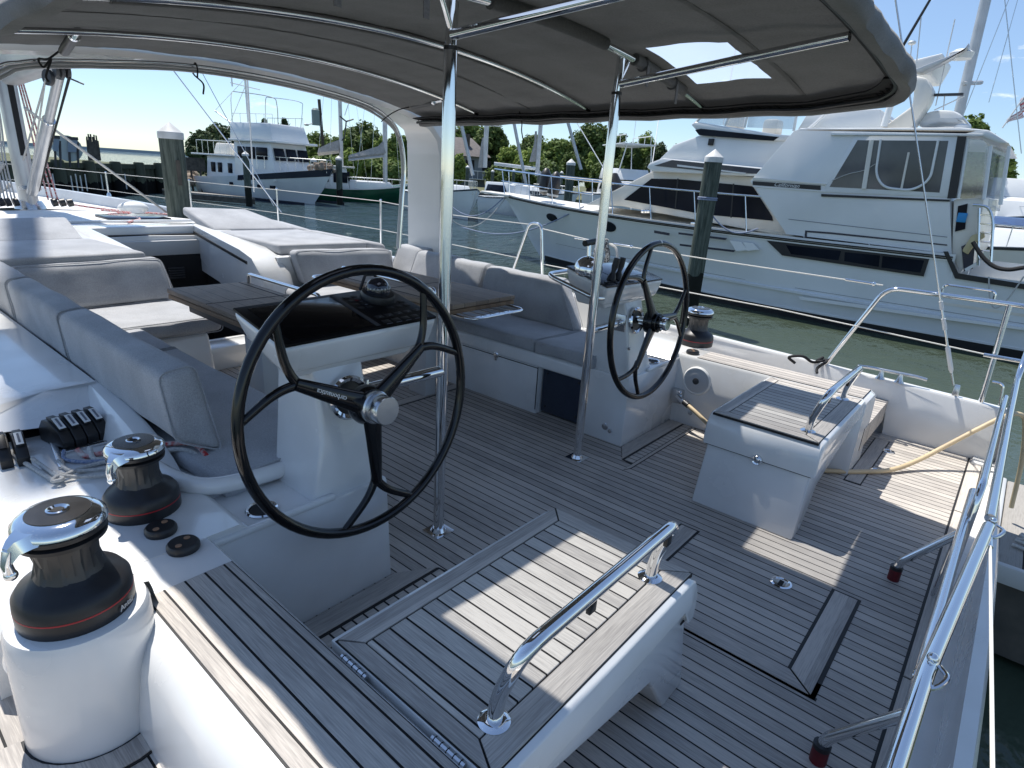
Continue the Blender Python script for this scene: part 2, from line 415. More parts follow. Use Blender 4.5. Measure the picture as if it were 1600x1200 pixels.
# ================================================================== SAILING YACHT BODY
yacht = thing('sailing_yacht', 'white sailing yacht with teak cockpit that fills the whole foreground', 'sailing yacht', (0, 0, 0))
# hull sides + transom
secs = []
for y in (-.16, 0, 1.5, 3, 4.5, 6, 7.5, 9, 10.3, 11.5, 12.5, 13.4, 14.0):
    b = half_beam(y) + .035; z = sheer(y); dw = max(0, (y - 12) * .25)
    secs.append([(b, y, z - .012), (b * .985, y, z * .3 - .3), (b * .90 - dw * .1, y, WL - .1), (b * .6, y, WL - .5), (-b * .6, y, WL - .5), (-b * .90, y, WL - .1), (-b * .985, y, z * .3 - .3), (-b, y, z - .012)])
h = MB(); h.loft(secs, closed=False)
h.face([V(p) for p in secs[0]][::-1])
obj('hull', h, 'gel', yacht)
# cockpit sole
o = MB(); o.box(-2.42, 2.42, -.035, 4.6, -.03, 0)
sole = obj('cockpit_sole', o, 'teakdeck', yacht)
# stern sill, gunwale band
o = MB()
N = 24
def sternY(x): return -.115 - .075 * (1 - (x / 2.45) ** 2)
bot = [(x, -.035, -.4) for x in [-2.45 + 4.9 * i / N for i in range(N + 1)]]
secs = []
for i in range(N + 1):
    x = -2.45 + 4.9 * i / N; ya = sternY(x) - .07
    secs.append([(x, -.108, -.5), (x, -.108, .010), (x, ya + .012, .010), (x, ya, -.008), (x, ya - .01, -.5)])
o.loft(secs); obj('stern_gunwale', o, 'gel', yacht)
o = MB()
for a, b_ in ((-2.42, -1.02), (-1.01, -.02), (-.01, 1.50), (1.51, 2.40)):
    o.box(a, b_, -.103, -.040, -.03, .005)
obj('margin_board', o, 'teakx', yacht)
o = MB(); o.box(-2.42, 2.42, -.109, -.03, -.03, .0015); obj('caulk_seam', o, 'caulk', yacht)
# hatch boards let into the sole
def board(x0, x1, y0, y1, mat, miter=0, t=.005):
    o = MB(); o.prism([(x0, y0, -.004), (x1, y0, -.004), (x1 - miter, y1, -.004), (x0 + miter, y1, -.004)], (0, 0, t + .004)); return obj('hatch_board', o, mat, yacht)
def seam(x0, x1, y0, y1, t=.0022):
    o = MB(); o.box(x0, x1, y0, y1, -.004, t); return obj('hatch_seam', o, 'caulk', yacht)
seam(-.335, .325, .155, .262); seam(-.335, -.252, .155, .93)
o = MB(); o.prism([(-.322, .170, -.004), (.312, .167, -.004), (.312, .250, -.004), (-.252, .250, -.004)], (0, 0, .009)); obj('hatch_board', o, 'teakx', yacht)
o = MB(); o.prism([(-.326, .176, -.004), (-.258, .255, -.004), (-.258, .83, -.004), (-.326, .83, -.004)], (0, 0, .0088)); obj('hatch_board', o, 'teaky', yacht)
seam(-.335, -.322, .15, .92); seam(-.335, .325, .83, .925); board(-.326, .312, .84, .915, 'teakx')
seam(1.44, 2.30, .385, .475); board(1.452, 2.288, .392, .467, 'teakx')
o = MB(); o.box(2.33, 2.415, -.03, .46, -.004, .004); obj('margin_board', o, 'teaky', yacht)
# margin boards and drain gratings at the feet of the helm mouldings
for s in (-1, 1):
    o = MB(); o.prism(mx([(.862, 1.569, -.004), (1.50, 1.569, -.004), (1.50, 1.380, -.004), (.652, 1.380, -.004), (.652, 1.384, -.004), (.594, 1.4045, -.004), (.70, 1.4045, -.004), (.712, 1.474, -.004)], s), (0, 0, .0062)); obj('hatch_seam', o, 'caulk', yacht)
    o = MB(); o.prism(mx([(.86, 1.565, -.004), (1.50, 1.565, -.004), (1.50, 1.478, -.004), (.72, 1.478, -.004)], s), (0, 0, .009)); obj('margin_board', o, 'teakx', yacht)
    o = MB()
    for k in range(17): o.box(s * (.72 + k * .046), s * (.758 + k * .046), 1.408, 1.462, -.004, .004)
    obj('drain_grating', o, 'teakx', yacht)
    o = MB(); o.prism(mx([(.60, 1.402, -.004), (.66, 1.384, -.004), (1.5, 1.384, -.004), (1.5, 1.402, -.004)], s), (0, 0, .008)); obj('margin_board', o, 'teakx', yacht)
# athwart seam board at the forward end of the walkway
seam(-.87, .87, 2.93, 3.02); board(-.87, .87, 2.94, 3.01, 'teakx')
# round flush deck plates
def plate(x, y, r=.036):
    p = MB(); p.lathe([(r, .000), (r, .006), (r * .8, .008), (r * .72, .004), (r * .3, .004)], (x, y, 0), n=24); a = obj('deck_plate', p, 'steel', yacht)
    q = MB(); q.box(x - r * .5, x + r * .45, y - r * .22, y + r * .22, .001, .0062, .002); obj('latch', q, 'dark', a)
plate(.203, .427, .042); plate(2.105, .363, .036); plate(1.72, .36, .036)
# ---- coamings (both sides)
def coam_sec(y, s):
    return [(s * 1.512, y, -.02), (s * 1.512, y, .445), (s * 1.525, y, .461), (s * 1.755, y, .461), (s * 1.79, y, .445), (s * 1.815, y, .40), (s * 1.835, y, .30), (s * 1.85, y, .15), (s * 1.86, y, -.02)]
for s in (-1, 1):
    o = MB()
    ss = [coam_sec(y, s) for y in (.50, 1.0, 1.35)]
    e = [(p[0], p[1], p[2]) for p in coam_sec(.472, s)]
    cx = s * 1.66
    e = [(cx + (p[0] - cx) * .93, .472, p[2] * (.96 if p[2] > .3 else 1)) for p in e]
    o.loft([e] + ss + [coam_sec(1.60, s)])
    obj('coaming', o, 'gel', yacht, angle=50)
    o = MB(); o.box(s * 1.53, s * 1.738, .50, 1.43 if s < 0 else 1.46, .455, .4655)
    o2 = MB(); o2.box(s * 1.5265, s * 1.742, .497, 1.433 if s < 0 else 1.463, .455, .4635); obj('caulk_seam', o2, 'caulk', yacht)
    obj('coaming_teak', o, 'teakdeck', yacht)
    # helm base moulding with its shelf
    o = MB()
    o.hexa(mx([(.865, 1.575, -.02), (1.56, 1.575, -.02), (1.56, 1.90, -.02), (.865, 1.90, -.02), (.878, 1.583, .425), (1.56, 1.583, .425), (1.56, 1.86, .425), (.878, 1.86, .425)], s), .012)
    o.prism(mx([(1.10, 1.576, .42), (1.54, 1.576, .42), (1.54, 1.60, .42), (1.10, 1.60, .42)], s), (0, 0, .022), .008)
    obj('helm_base', o, 'gel', yacht)
    o = MB()   # raised rim between shelf and cushion
    o.tube(catmull(mx([(1.07, 1.835, .455), (1.25, 1.83, .462), (1.40, 1.85, .475), (1.47, 1.95, .49), (1.50, 2.15, .50)], s), 5), .03, 10)
    obj('shelf_rim', o, 'gel', yacht)
    # winch shelf outboard
    o = MB()
    pr = [(1.40, .10), (1.40, .44), (1.43, .462), (1.93, .462), (1.985, .44), (2.02, .36), (2.03, .2)]
    o.loft([[(s * x, y, z) for x, z in pr] for y in (1.59, 1.9, 2.25, 2.9)])
    obj('winch_shelf', o, 'gel', yacht, angle=50)
    # round island under the outer winch
    if s < 0:
        o = MB()
        o.lathe([(.142, .20), (.139, .46), (.136, .520), (.130, .536), (.116, .540)], (s * 1.880, 1.40, 0), n=48); obj('winch_island', o, 'gel', yacht)
        o = MB(); o.lathe([(.150, .455), (.146, .470), (.142, .49), (.139, .512), (.134, .534), (.12, .537)], (s * 1.872, 1.41, 0), n=48)
        bmesh.ops.delete(o.bm, geom=[v for v in o.bm.verts if v.co.y < 1.385], context='VERTS'); obj('winch_island', o, 'gel', yacht)
    # side deck
    o = MB()
    Y = [.47, 1.5, 3, 4.5, 6, 7.5, 9]
    o.loft([[(s * 1.70, y, .10), (s * 1.70, y, .24 + .03 * max(0, y - 2)), (s * (half_beam(y) - .06), y, .24 + .03 * max(0, y - 2) * .8), (s * (half_beam(y) - .06), y, .10)] for y in Y])
    obj('side_deck', o, 'teakdeck', yacht)
    # curved margin board round the winch island
    o = MB()
    ring = lambda r, z: [(s * 1.880 + r * math.cos(a), 1.40 + r * math.sin(a), z) for a in [PI * (.95 + 1.15 * k / 16) if s < 0 else PI * (-.1 + .0 - 1.0 * k / 16) for k in range(17)]]
    o.loft([[p, q, (q[0], q[1], .246), (p[0], p[1], .246)] for p, q in zip(ring(.148, .23), ring(.205, .23))])
    obj('margin_board', o, 'teaky', yacht)
    o = MB(); o.loft([[p, q, (q[0], q[1], .2435), (p[0], p[1], .2435)] for p, q in zip(ring(.138, .23), ring(.211, .23))]); obj('caulk_seam', o, 'caulk', yacht)
    # toe rail / bulwark
    o = MB()
    Y = [-.13, 0, .45, .47, 1.2, 2.4, 3.6, 5, 6.5, 8, 9.5, 11, 12.3, 13.3, 14.0]
    def bw(y):
        b = half_beam(y); z = sheer(y); zi = -.05 if y < .46 else .15 + .03 * max(0, y - 2)
        return [(s * (b - .045), y, zi), (s * (b - .04), y, z - .015), (s * (b - .03), y, z), (s * (b + .025), y, z), (s * (b + .036), y, z - .015), (s * (b + .03), y, z - .10), (s * b, y, zi)]
    o.loft([bw(y) for y in Y]); obj('bulwark', o, 'gel', yacht, angle=45)
    # aft quarter block closing bulwark at the stern
    o = MB(); o.box(s * 2.30, s * 2.43, -.13, -.05, -.02, .02, .006); obj('quarter_block', o, 'gel', yacht)
# ---- side benches
for s in (-1, 1):
    o = MB(); o.box(s * .885, s * 1.7, 2.25, 4.3, -.02, .335, .01); obj('bench_locker', o, 'gel', yacht)
    o = MB(); o.hexa(mx([(.872, 1.80, .325), (1.70, 1.80, .325), (1.70, 4.3, .325), (.872, 4.3, .325), (.885, 1.80, .418), (1.70, 1.80, .418), (1.70, 4.3, .418), (.885, 4.3, .418)], s), .02, 3); obj('bench_lip', o, 'gel', yacht)
    o = MB(); o.box(s * 1.02, s * 1.04, 1.6, 2.25, -.02, .33); obj('recess_back', o, 'dark', yacht)
    o = MB(); o.box(s * .92, s * .935, 1.66, 2.235, .02, .322, .004); a = obj('canvas_cover', o, 'navycanvas', yacht)
    q = MB()
    for yy in (1.70, 1.95, 2.2):
        for zz in (.06, .29): q.lathe([(.008, 0), (.008, .004), (.003, .006)], (s * .919, yy, zz), (-s, 0, 0), 10)
    obj('snap_fastener', q, 'black', a)
    q = MB(); q.tube([(s * .883, 2.255, .03), (s * .883, 2.255, .325)], .003, 6); q.tube([(s * .883, 2.26, .318), (s * .883, 2.95, .318)], .003, 6); obj('locker_seam', q, 'dark', yacht)
    q = MB(); q.lathe([(.022, 0), (.022, .008), (.012, .014), (.004, .014)], (s * .883, 2.62, .322), (-s, 0, 0), 20); q.box(s * .872, s * .882, 2.609, 2.631, .285, .315, .003); obj('locker_latch', q, 'steel', yacht)
# backrest support walls
o = MB()
o.loft([[(x, y, z) for x, z in [(1.50, .30), (1.60, .50), (1.66, .66), (1.70, .68), (1.80, .60), (1.95, .44), (2.0, .25)]] for y in (2.35, 3.2, 4.0, 4.6)])
obj('coaming_fairing', o, 'gel', yacht, angle=30)
def fsec(y, yl, dz=0): return [(-1.33, yl, .47), (-1.405, y, .568), (-1.425, y, .588), (-1.60, y, .585 + dz), (-1.80, y, .555 + dz), (-2.02, y, .43), (-2.02, yl, .40), (-1.80, yl, .525)]
o = MB(); o.loft([fsec(2.80, 2.615), fsec(2.86, 2.66), fsec(3.3, 3.3), fsec(4.2, 4.2), fsec(5.6, 5.6)]); obj('coaming_fairing', o, 'gel', yacht, angle=22)
o = MB()
fin = []
for y, z1, x1 in ((2.835, .582, 1.455), (2.70, .578, 1.46), (2.50, .570, 1.47), (2.34, .553, 1.475), (2.22, .525, 1.475), (2.12, .485, 1.47), (2.06, .45, 1.46)):
    fin.append([(-1.385, y, .40), (-1.39, y, max(.41, z1 - .04)), (-1.402, y, z1 - .006), (-1.415, y, z1), (-x1 + .01, y, z1 - .003), (-x1, y, z1 - .012), (-x1 - .035, y, max(.41, z1 - .07)), (-x1 - .06, y, .40)])
o.loft(fin); obj('coaming_fin', o, 'gel', yacht, angle=30)
# ---- forward benches, bridge wall, coachroof
YB = 4.62
for s in (-1, 1):
    o = MB(); o.hexa(mx([(.42, 3.95, -.02), (1.7, 3.95, -.02), (1.7, 4.75, -.02), (.42, 4.75, -.02), (.44, 4.0, .40), (1.7, 4.0, .40), (1.7, 4.75, .40), (.44, 4.75, .40)], s), .04, 3); obj('bench_base', o, 'gel', yacht)
    o = MB(); o.box(s * .46, s * 1.65, 4.70, 4.78, .35, .74, .01); obj('bulkhead', o, 'gel', yacht)
# companionway step / bridge deck
o = MB(); o.box(-.42, .42, 4.35, 4.55, -.02, .17, .015); obj('bridge_step', o, 'gel', yacht)
# coachroof: two side slabs plus front
def roofz(y): return .735 + .012 * (y - 4.7) if y < 6.2 else .753 - .004 * (y - 6.2)
for s in (-1, 1):
    o = MB()
    ss = []
    for y in (4.72, 5.2, 6.0, 6.6):
        zr = roofz(y)
        ss.append([(s * (.50 if s < 0 else .46), y, -.1), (s * (.50 if s < 0 else .46), y, zr + .0), (s * .56, y, zr + .005), (s * 1.2, y, zr), (s * 1.5, y, zr - .05), (s * 1.66, y, zr - .2), (s * 1.72, y, .2), (s * 1.72, y, -.1)])
    o.loft(ss); obj('coachroof_side', o, 'gelmatte', yacht, angle=25)
o = MB()
ss = []
for y in (6.05, 6.6, 7.5, 8.5, 9.5, 10.6, 11.6):
    zr = roofz(y) - max(0, (y - 9) * .09); f = 1 - max(0, (y - 8)) * .13
    wv = []
    for x, dz in ((-1.72, -.5), (-1.62, -.2), (-1.45, -.05), (-.8, .015), (0, .03), (.8, .015), (1.45, -.05), (1.62, -.2), (1.72, -.5)): wv.append((x * f, y, zr + dz))
    ss.append(wv)
o.loft(ss); obj('coachroof_front', o, 'gelmatte', yacht, angle=25)
# foredeck
o = MB()
Y = [10.8, 11.5, 12.5, 13.4, 14.0]
o.loft([[(-half_beam(y) + .03, y, sheer(y) - .16), (0, y, sheer(y) - .08), (half_beam(y) - .03, y, sheer(y) - .16)] for y in Y], closed=False); obj('foredeck', o, 'gelmatte', yacht)
# companionway: raised coaming round the opening, dark opening, slides
o = MB()
A = [(-.50, 4.60, .55), (-.47, 4.95, .79), (-.46, 5.6, .83), (-.44, 6.15, .85)]
def rail_sec(p, w, hgt, s): x, y, z = p; return [(x, y, z - hgt), (x, y, z), (x + s * .02, y, z + .012), (x + s * (w - .03), y, z + .012), (x + s * w, y, z - .01), (x + s * w, y, z - hgt)]
o.loft([rail_sec(p, .17, .4, -1) for p in A])
obj('companionway_coaming', o, 'gel', yacht, angle=45)
o = MB()
A2 = [(.285, 4.56, .40), (.27, 4.64, .62), (.265, 4.76, .735), (.29, 5.0, .775), (.33, 5.4, .805), (.41, 6.15, .86)]
o.loft([rail_sec(p, .26, .4, 1) for p in A2]); obj('companionway_coaming', o, 'gel', yacht, angle=45)
o = MB(); o.hexa([(-.6, 6.12, .70), (.66, 6.12, .70), (.66, 6.5, .70), (-.6, 6.5, .70), (-.6, 6.12, .855), (.66, 6.12, .865), (.66, 6.5, .85), (-.6, 6.5, .84)], .02, 3); obj('companionway_beam', o, 'gel', yacht)
o = MB(); o.box(-.44, .46, 6.085, 6.118, .745, .790, .004); o.hexa([(.268, 4.85, .675), (.28, 4.85, .675), (.402, 6.1, .785), (.39, 6.1, .785), (.268, 4.85, .70), (.28, 4.85, .70), (.402, 6.1, .81), (.39, 6.1, .81)]); obj('hatch_slide', o, 'black', yacht)
o = MB(); o.box(-.43, .45, 6.0, 6.11, .61, .74, .005); obj('companionway_inner', o, 'greylocker', yacht)
o = MB(); o.hexa([(.272, 4.66, .1), (.30, 4.66, .1), (.43, 6.1, .60), (.40, 6.1, .60), (.272, 4.74, .60), (.30, 4.74, .60), (.43, 6.1, .80), (.40, 6.1, .80)]); obj('companionway_side', o, 'greylocker', yacht)
# opening: dark well
o = MB(); o.box(-.455, .455, 4.72, 6.02, -.5, -.45); o.box(-.475, -.458, 4.85, 6.1, -.5, .55); o.box(-.455, .455, 6.0, 6.02, -.5, .608); o.hexa([(.33, 4.9, -.5), (.34, 4.9, -.5), (.45, 6.02, -.5), (.44, 6.02, -.5), (.33, 4.9, .50), (.34, 4.9, .50), (.45, 6.02, .60), (.44, 6.02, .60)]); obj('companionway_well', o, 'dark', yacht)
o = MB(); o.box(-.42, .44, 4.56, 4.60, .12, .17, .005); obj('sill', o, 'gel', yacht)
o = MB()
for k in range(5): o.box(.08, .22, 5.96, 5.985, .40 + k * .022, .412 + k * .022)
obj('vent_louvre', o, 'greyblack', yacht)
# roof details: raised panels and hatch on the coachroof
o = MB()
o.box(-.75, .75, 6.62, 6.66, .78, .797, .006); o.box(-1.3, 1.35, 7.3, 7.36, .775, .80, .008); obj('coachroof_ridge', o, 'gel', yacht)
o = MB(); o.box(.15, .75, 7.5, 8.05, .77, .80, .012); obj('deck_hatch', o, 'tint', yacht)
o = MB(); o.lathe([(.13, 0), (.12, .06), (.05, .10)], (1.0, 9.4, .70), n=20); o.ball((1.0, 9.4, .76), .12, (1.6, 1, .7)); obj('deck_vent', o, 'white', yacht)
# port recess and its dark mouth under the fairing (line clutches sit in it)
o = MB(); o.box(-2.0, -1.50, 2.74, 2.75, .463, .53, .0); o.box(-2.0, -1.50, 2.66, 2.75, .4630, .4645); obj('clutch_recess', o, 'dark', yacht)
# cup holders in both shelves
for s in (-1, 1):
    o = MB(); o.lathe([(.047, 0), (.052, .006), (.048, .011), (.041, .008), (.040, .001)], (s * 1.315, 1.672, .425), n=28); a = obj('cup_holder', o, 'steel', yacht)
    o = MB(); o.lathe([(.040, 0), (.040, .0045), (.001, .0046)], (s * 1.315, 1.672, .425), n=24); obj('cup_well', o, 'dark', a)
    o = MB(); o.lathe([(.012, 0), (.011, .006), (.004, .009)], (s * 1.43, 1.66, .425), n=14); obj('shelf_fitting', o, 'steel', yacht)
# speaker on the starboard coaming, oval drain under it
o = MB(); sp = V((1.511, 1.432, .318))
o.lathe([(.094, 0), (.094, .008), (.086, .016), (.080, .012)], sp, (-1, 0, 0), 36); a = tag(obj('loudspeaker', o, 'white'), 'round white marine loudspeaker on the coaming under the starboard winch', 'speaker')
o = MB(); o.lathe([(.080, .0), (.080, .0125), (.055, .019), (.022, .0205), (.021, .0205)], sp, (-1, 0, 0), 36); obj('grille', o, plain('speaker_mesh', (.48, .49, .50), .5, bumpd=.002, bscale=500), a)
o = MB(); o.lathe([(.021, .01), (.021, .026), (.008, .029)], sp, (-1, 0, 0), 24); obj('dust_cap', o, 'greyblack', a)
o = MB(); o.lathe([(.016, 0), (.014, .006), (.004, .007)], (1.511, 1.44, .09), (-1, 0, 0), 16); obj('drain_cover', o, 'steel', yacht)
o = MB(); o.lathe([(.014, 0), (.013, .008), (.004, .009)], (.8655, 1.66, .075), (-1, 0, 0), 16); o.lathe([(.014, 0), (.013, .008), (.004, .009)], (-.8655, 1.66, .075), (1, 0, 0), 16); obj('drain_cover', o, 'steel', yacht)
# name strip / cleats
def cleat(c, d, L=.30, label='', grp='mooring cleats'):
    t = thing('mooring_cleat', label, 'cleat', c, grp); c = V(c); d = V(d).normalized(); 
    o = MB(); o.tube([c + d * (-L / 2) + V((0, 0, .055)), c + d * (-L / 3) + V((0, 0, .062)), c + d * (L / 3) + V((0, 0, .062)), c + d * (L / 2) + V((0, 0, .055))], .011, 10); obj('horn', o, 'brushed', t)
    o = MB()
    for k in (-.055, .055): o.lathe([(.03, 0), (.018, .02), (.014, .06)], c + d * k, n=14)
    obj('base', o, 'brushed', t); return t
cleat((2.44, .50, sheer(.5)), (-.1, 1, 0), .40, 'long polished cleat on the starboard rail near the backstay')
# ================================================================== HELM SEATS
def helm_seat(s, label):
    t = thing('helm_bench', label, 'helm bench', (s * 1.05, .74, 0), 'teak topped helm seats')
    o = MB(); o.prism(mx([(.565, .495, 0), (.70, .495, 0), (.83, .495, .19), (1.49, .495, .325), (1.49, .495, .375), (.640, .495, .375), (.645, .495, .30)], s), (0, .49, 0), .010, 3)
    obj('seat_box', o, 'gel', t, angle=30)
    o = MB()
    pr = [(1.505, .366), (.70, .366), (.66, .304), (.626, .304), (.624, .345), (.628, .392), (.640, .425), (.656, .446), (.675, .456), (.70, .459), (1.505, .459)]
    f = lambda y, k: [(s * (1.07 + (x - 1.07) * k), y, .362 + (z - .362) * (1 if k == 1 else .94)) for x, z in pr]
    o.loft([f(.478, .985), f(.484, 1), f(.996, 1), f(1.003, .985)]); obj('lid', o, 'gel', t, angle=50)
    o = MB(); o.box(s * .632, s * .68, .492, .989, .2985, .3065); obj('lid_gap', o, 'dark', t)
    o = MB(); o.box(s * .652, s * 1.502, .497, .987, .45, .4605); obj('caulk_bed', o, 'caulk', t)
    o = MB(); o.box(s * .712, s * 1.456, .571, .928, .45, .4650, .0015, 1); obj('plank_field', o, 'teakseat', t)
    def tr(p, mat): q = MB(); q.prism([(s * x, y, .452) for x, y in p], (0, 0, .0130)); obj('border_board', q, mat, t)
    g = .0035
    tr([(.656, .502 + g), (.656, .982 - g), (.707, .932 - g), (.707, .567 + g)], 'teaky')
    tr([(1.498, .502 + g), (1.498, .982 - g), (1.461, .932 - g), (1.461, .567 + g)], 'teaky')
    tr([(.656 + g, .500), (1.498 - g, .500), (1.461 - g, .566), (.707 + g, .566)], 'teakx')
    tr([(.656 + g, .984), (1.498 - g, .984), (1.461 - g, .933), (.707 + g, .933)], 'teakx')
    # grab rail
    a0, a1 = V((s * 1.41, .575, .462)), V((s * .762, .575, .462))
    b0, b1 = V((s * 1.405, .525, .665)), V((s * .755, .525, .668))
    o = MB(); o.tube(fillet([a0, a0.lerp(b0, .35) + V((0, .012, 0)), b0, b1, a1.lerp(b1, .35) + V((0, .012, 0)), a1], .075, 8), .0165, 14); r = obj('grab_rail', o, 'steel', t)
    for a in (a0, a1): o = MB(); o.lathe([(.034, 0), (.034, .004), (.024, .010), (.018, .011)], (a.x, a.y, .464), n=24); obj('rail_flange', o, 'steel', r)
    for x in ((1.16, .80)): o = MB(); o.box(s * x - .013, s * x + .013, .521, .533, .612, .655, .002); obj('rail_bracket', o, 'black', r)
    # hinges beside the coaming, latch in the front
    for y in (.60, .90):
        o = MB(); o.tube([(s * 1.512, y - .045, .452), (s * 1.512, y + .045, .452)], .007, 8)
        o.box(s * 1.500, s * 1.524, y - .04, y + .04, .430, .447, .002)
        q = obj('hinge', o, 'brushed', t)
        o = MB()
        for k in range(5): o.lathe([(.0076, 0), (.0076, .002)], (s * 1.512, y - .036 + k * .018, .452), (0, 1, 0), 8)
        obj('knuckle_gap', o, 'dark', q)
    o = MB(); o.lathe([(.026, 0), (.026, .006), (.020, .014), (.012, .010), (.010, .016), (.003, .017)], (s * .6225, .73, .306), (-s, 0, 0), 24); obj('latch', o, 'steel', t)
    return t
helm_seat(-1, 'near teak topped white helm seat with long steel grab rail')
helm_seat(1, 'far teak topped white helm seat in front of the starboard rail')
# ================================================================== STEERING WHEELS
def wheel(c, th, ph, rot, label):
    t = thing('steering_wheel', label, 'steering wheel', c, 'helm wheels')
    c = V(c); kr = .0475 if label.startswith('near') else .037
    n = V((math.sin(th), -math.cos(th) * math.cos(ph), math.cos(th) * math.sin(ph)))
    X = V((1, 0, 0)); X = (X - n * X.dot(n)).normalized(); Z = X.cross(-n) if False else n.cross(X) * -1
    Z = Z if Z.z > 0 else -Z
    P = lambda a, r, d=0: c + (X * math.cos(math.radians(a)) + Z * math.sin(math.radians(a))) * r + n * d
    o = MB(); o.tube([P(k * 5, .438) for k in range(72)], .0172, 14, closed=True); obj('rim', o, 'blackgloss', t)
    for k in range(3):
        a = rot + 120 * k
        o = MB()
        # tapering main arm with oval section, splitting in two
        def arm(pts, w0, w1, th0, th1):
            secs = []; N = len(pts)
            for i, p in enumerate(pts):
                d = (pts[min(i + 1, N - 1)] - pts[max(0, i - 1)]).normalized(); sd = d.cross(n).normalized(); q = i / (N - 1)
                w, h = w0 + (w1 - w0) * q, th0 + (th1 - th0) * q
                secs.append([p + sd * w * math.cos(2 * PI * j / 12) + n * h * math.sin(2 * PI * j / 12) for j in range(12)])
            o.loft(secs)
        arm([P(a, r, .018 - .05 * (r - .03)) for r in (.03, .07, .12, .18, .23, .285)], .039, .019, .017, .013)
        for sg in (-1, 1):
            arm([V(q) for q in catmull([P(a, .245, 0), P(a + sg * 1.5, .285, -.001), P(a + sg * 9, .345, -.001), P(a + sg * 20.5, .437, 0)], 5)], .0175, .0125, .013, .010)
        sp = obj('spoke', o, 'blackgloss', t)
        if k == 1 and label.startswith('near'):
            pass
    if label.startswith('near'):
        a = rot + 120
        p = P(a, .170, .0275); out = (P(a, 1) - P(a, 0)).normalized()
        text('maker_lettering', 'carbonautica', 'white', t, p, out, -(out.cross(n)) if (out.cross(n)).z > 0 else out.cross(n), .022, lift=.003)
    o = MB(); o.lathe([(.064, -.022), (.068, .0), (.064, .018), (.058, .028), (.034, .030)], c, n, 36); obj('hub', o, 'blackgloss', t)
    o = MB(); o.lathe([(.053, .026), (.055, .030), (.055, .046), (.050, .050), (.044, .050), (.044, .062)], c, n, 36); obj('hub_collar', o, 'brushed' if label.startswith('near') else 'blackgloss', t)
    o = MB(); o.lathe([(kr - .003, .058), (kr, .062), (kr, .098), (kr - .003, .102), (.001, .1025)], c, n, 40); obj('knob', o, 'brushed' if label.startswith('near') else 'steel', t)
    o = MB(); o.lathe([(.024, -.02), (.024, -.16)], c, n, 20); obj('shaft', o, 'steel', t)
    if label.startswith('far'): o = MB(); o.tube([P(rot - 31.8 + k * .6, .439) for k in range(4)], .0171, 14); obj('king_mark', o, 'white', t)
    return t
wheel((-1.002, 1.527, .759), .02, .062, 33.3, 'near black carbon steering wheel in front of the chart screen')
wheel((.974, 1.544, .760), -.005, .049, 120.0, 'far black carbon steering wheel beside the engine lever')
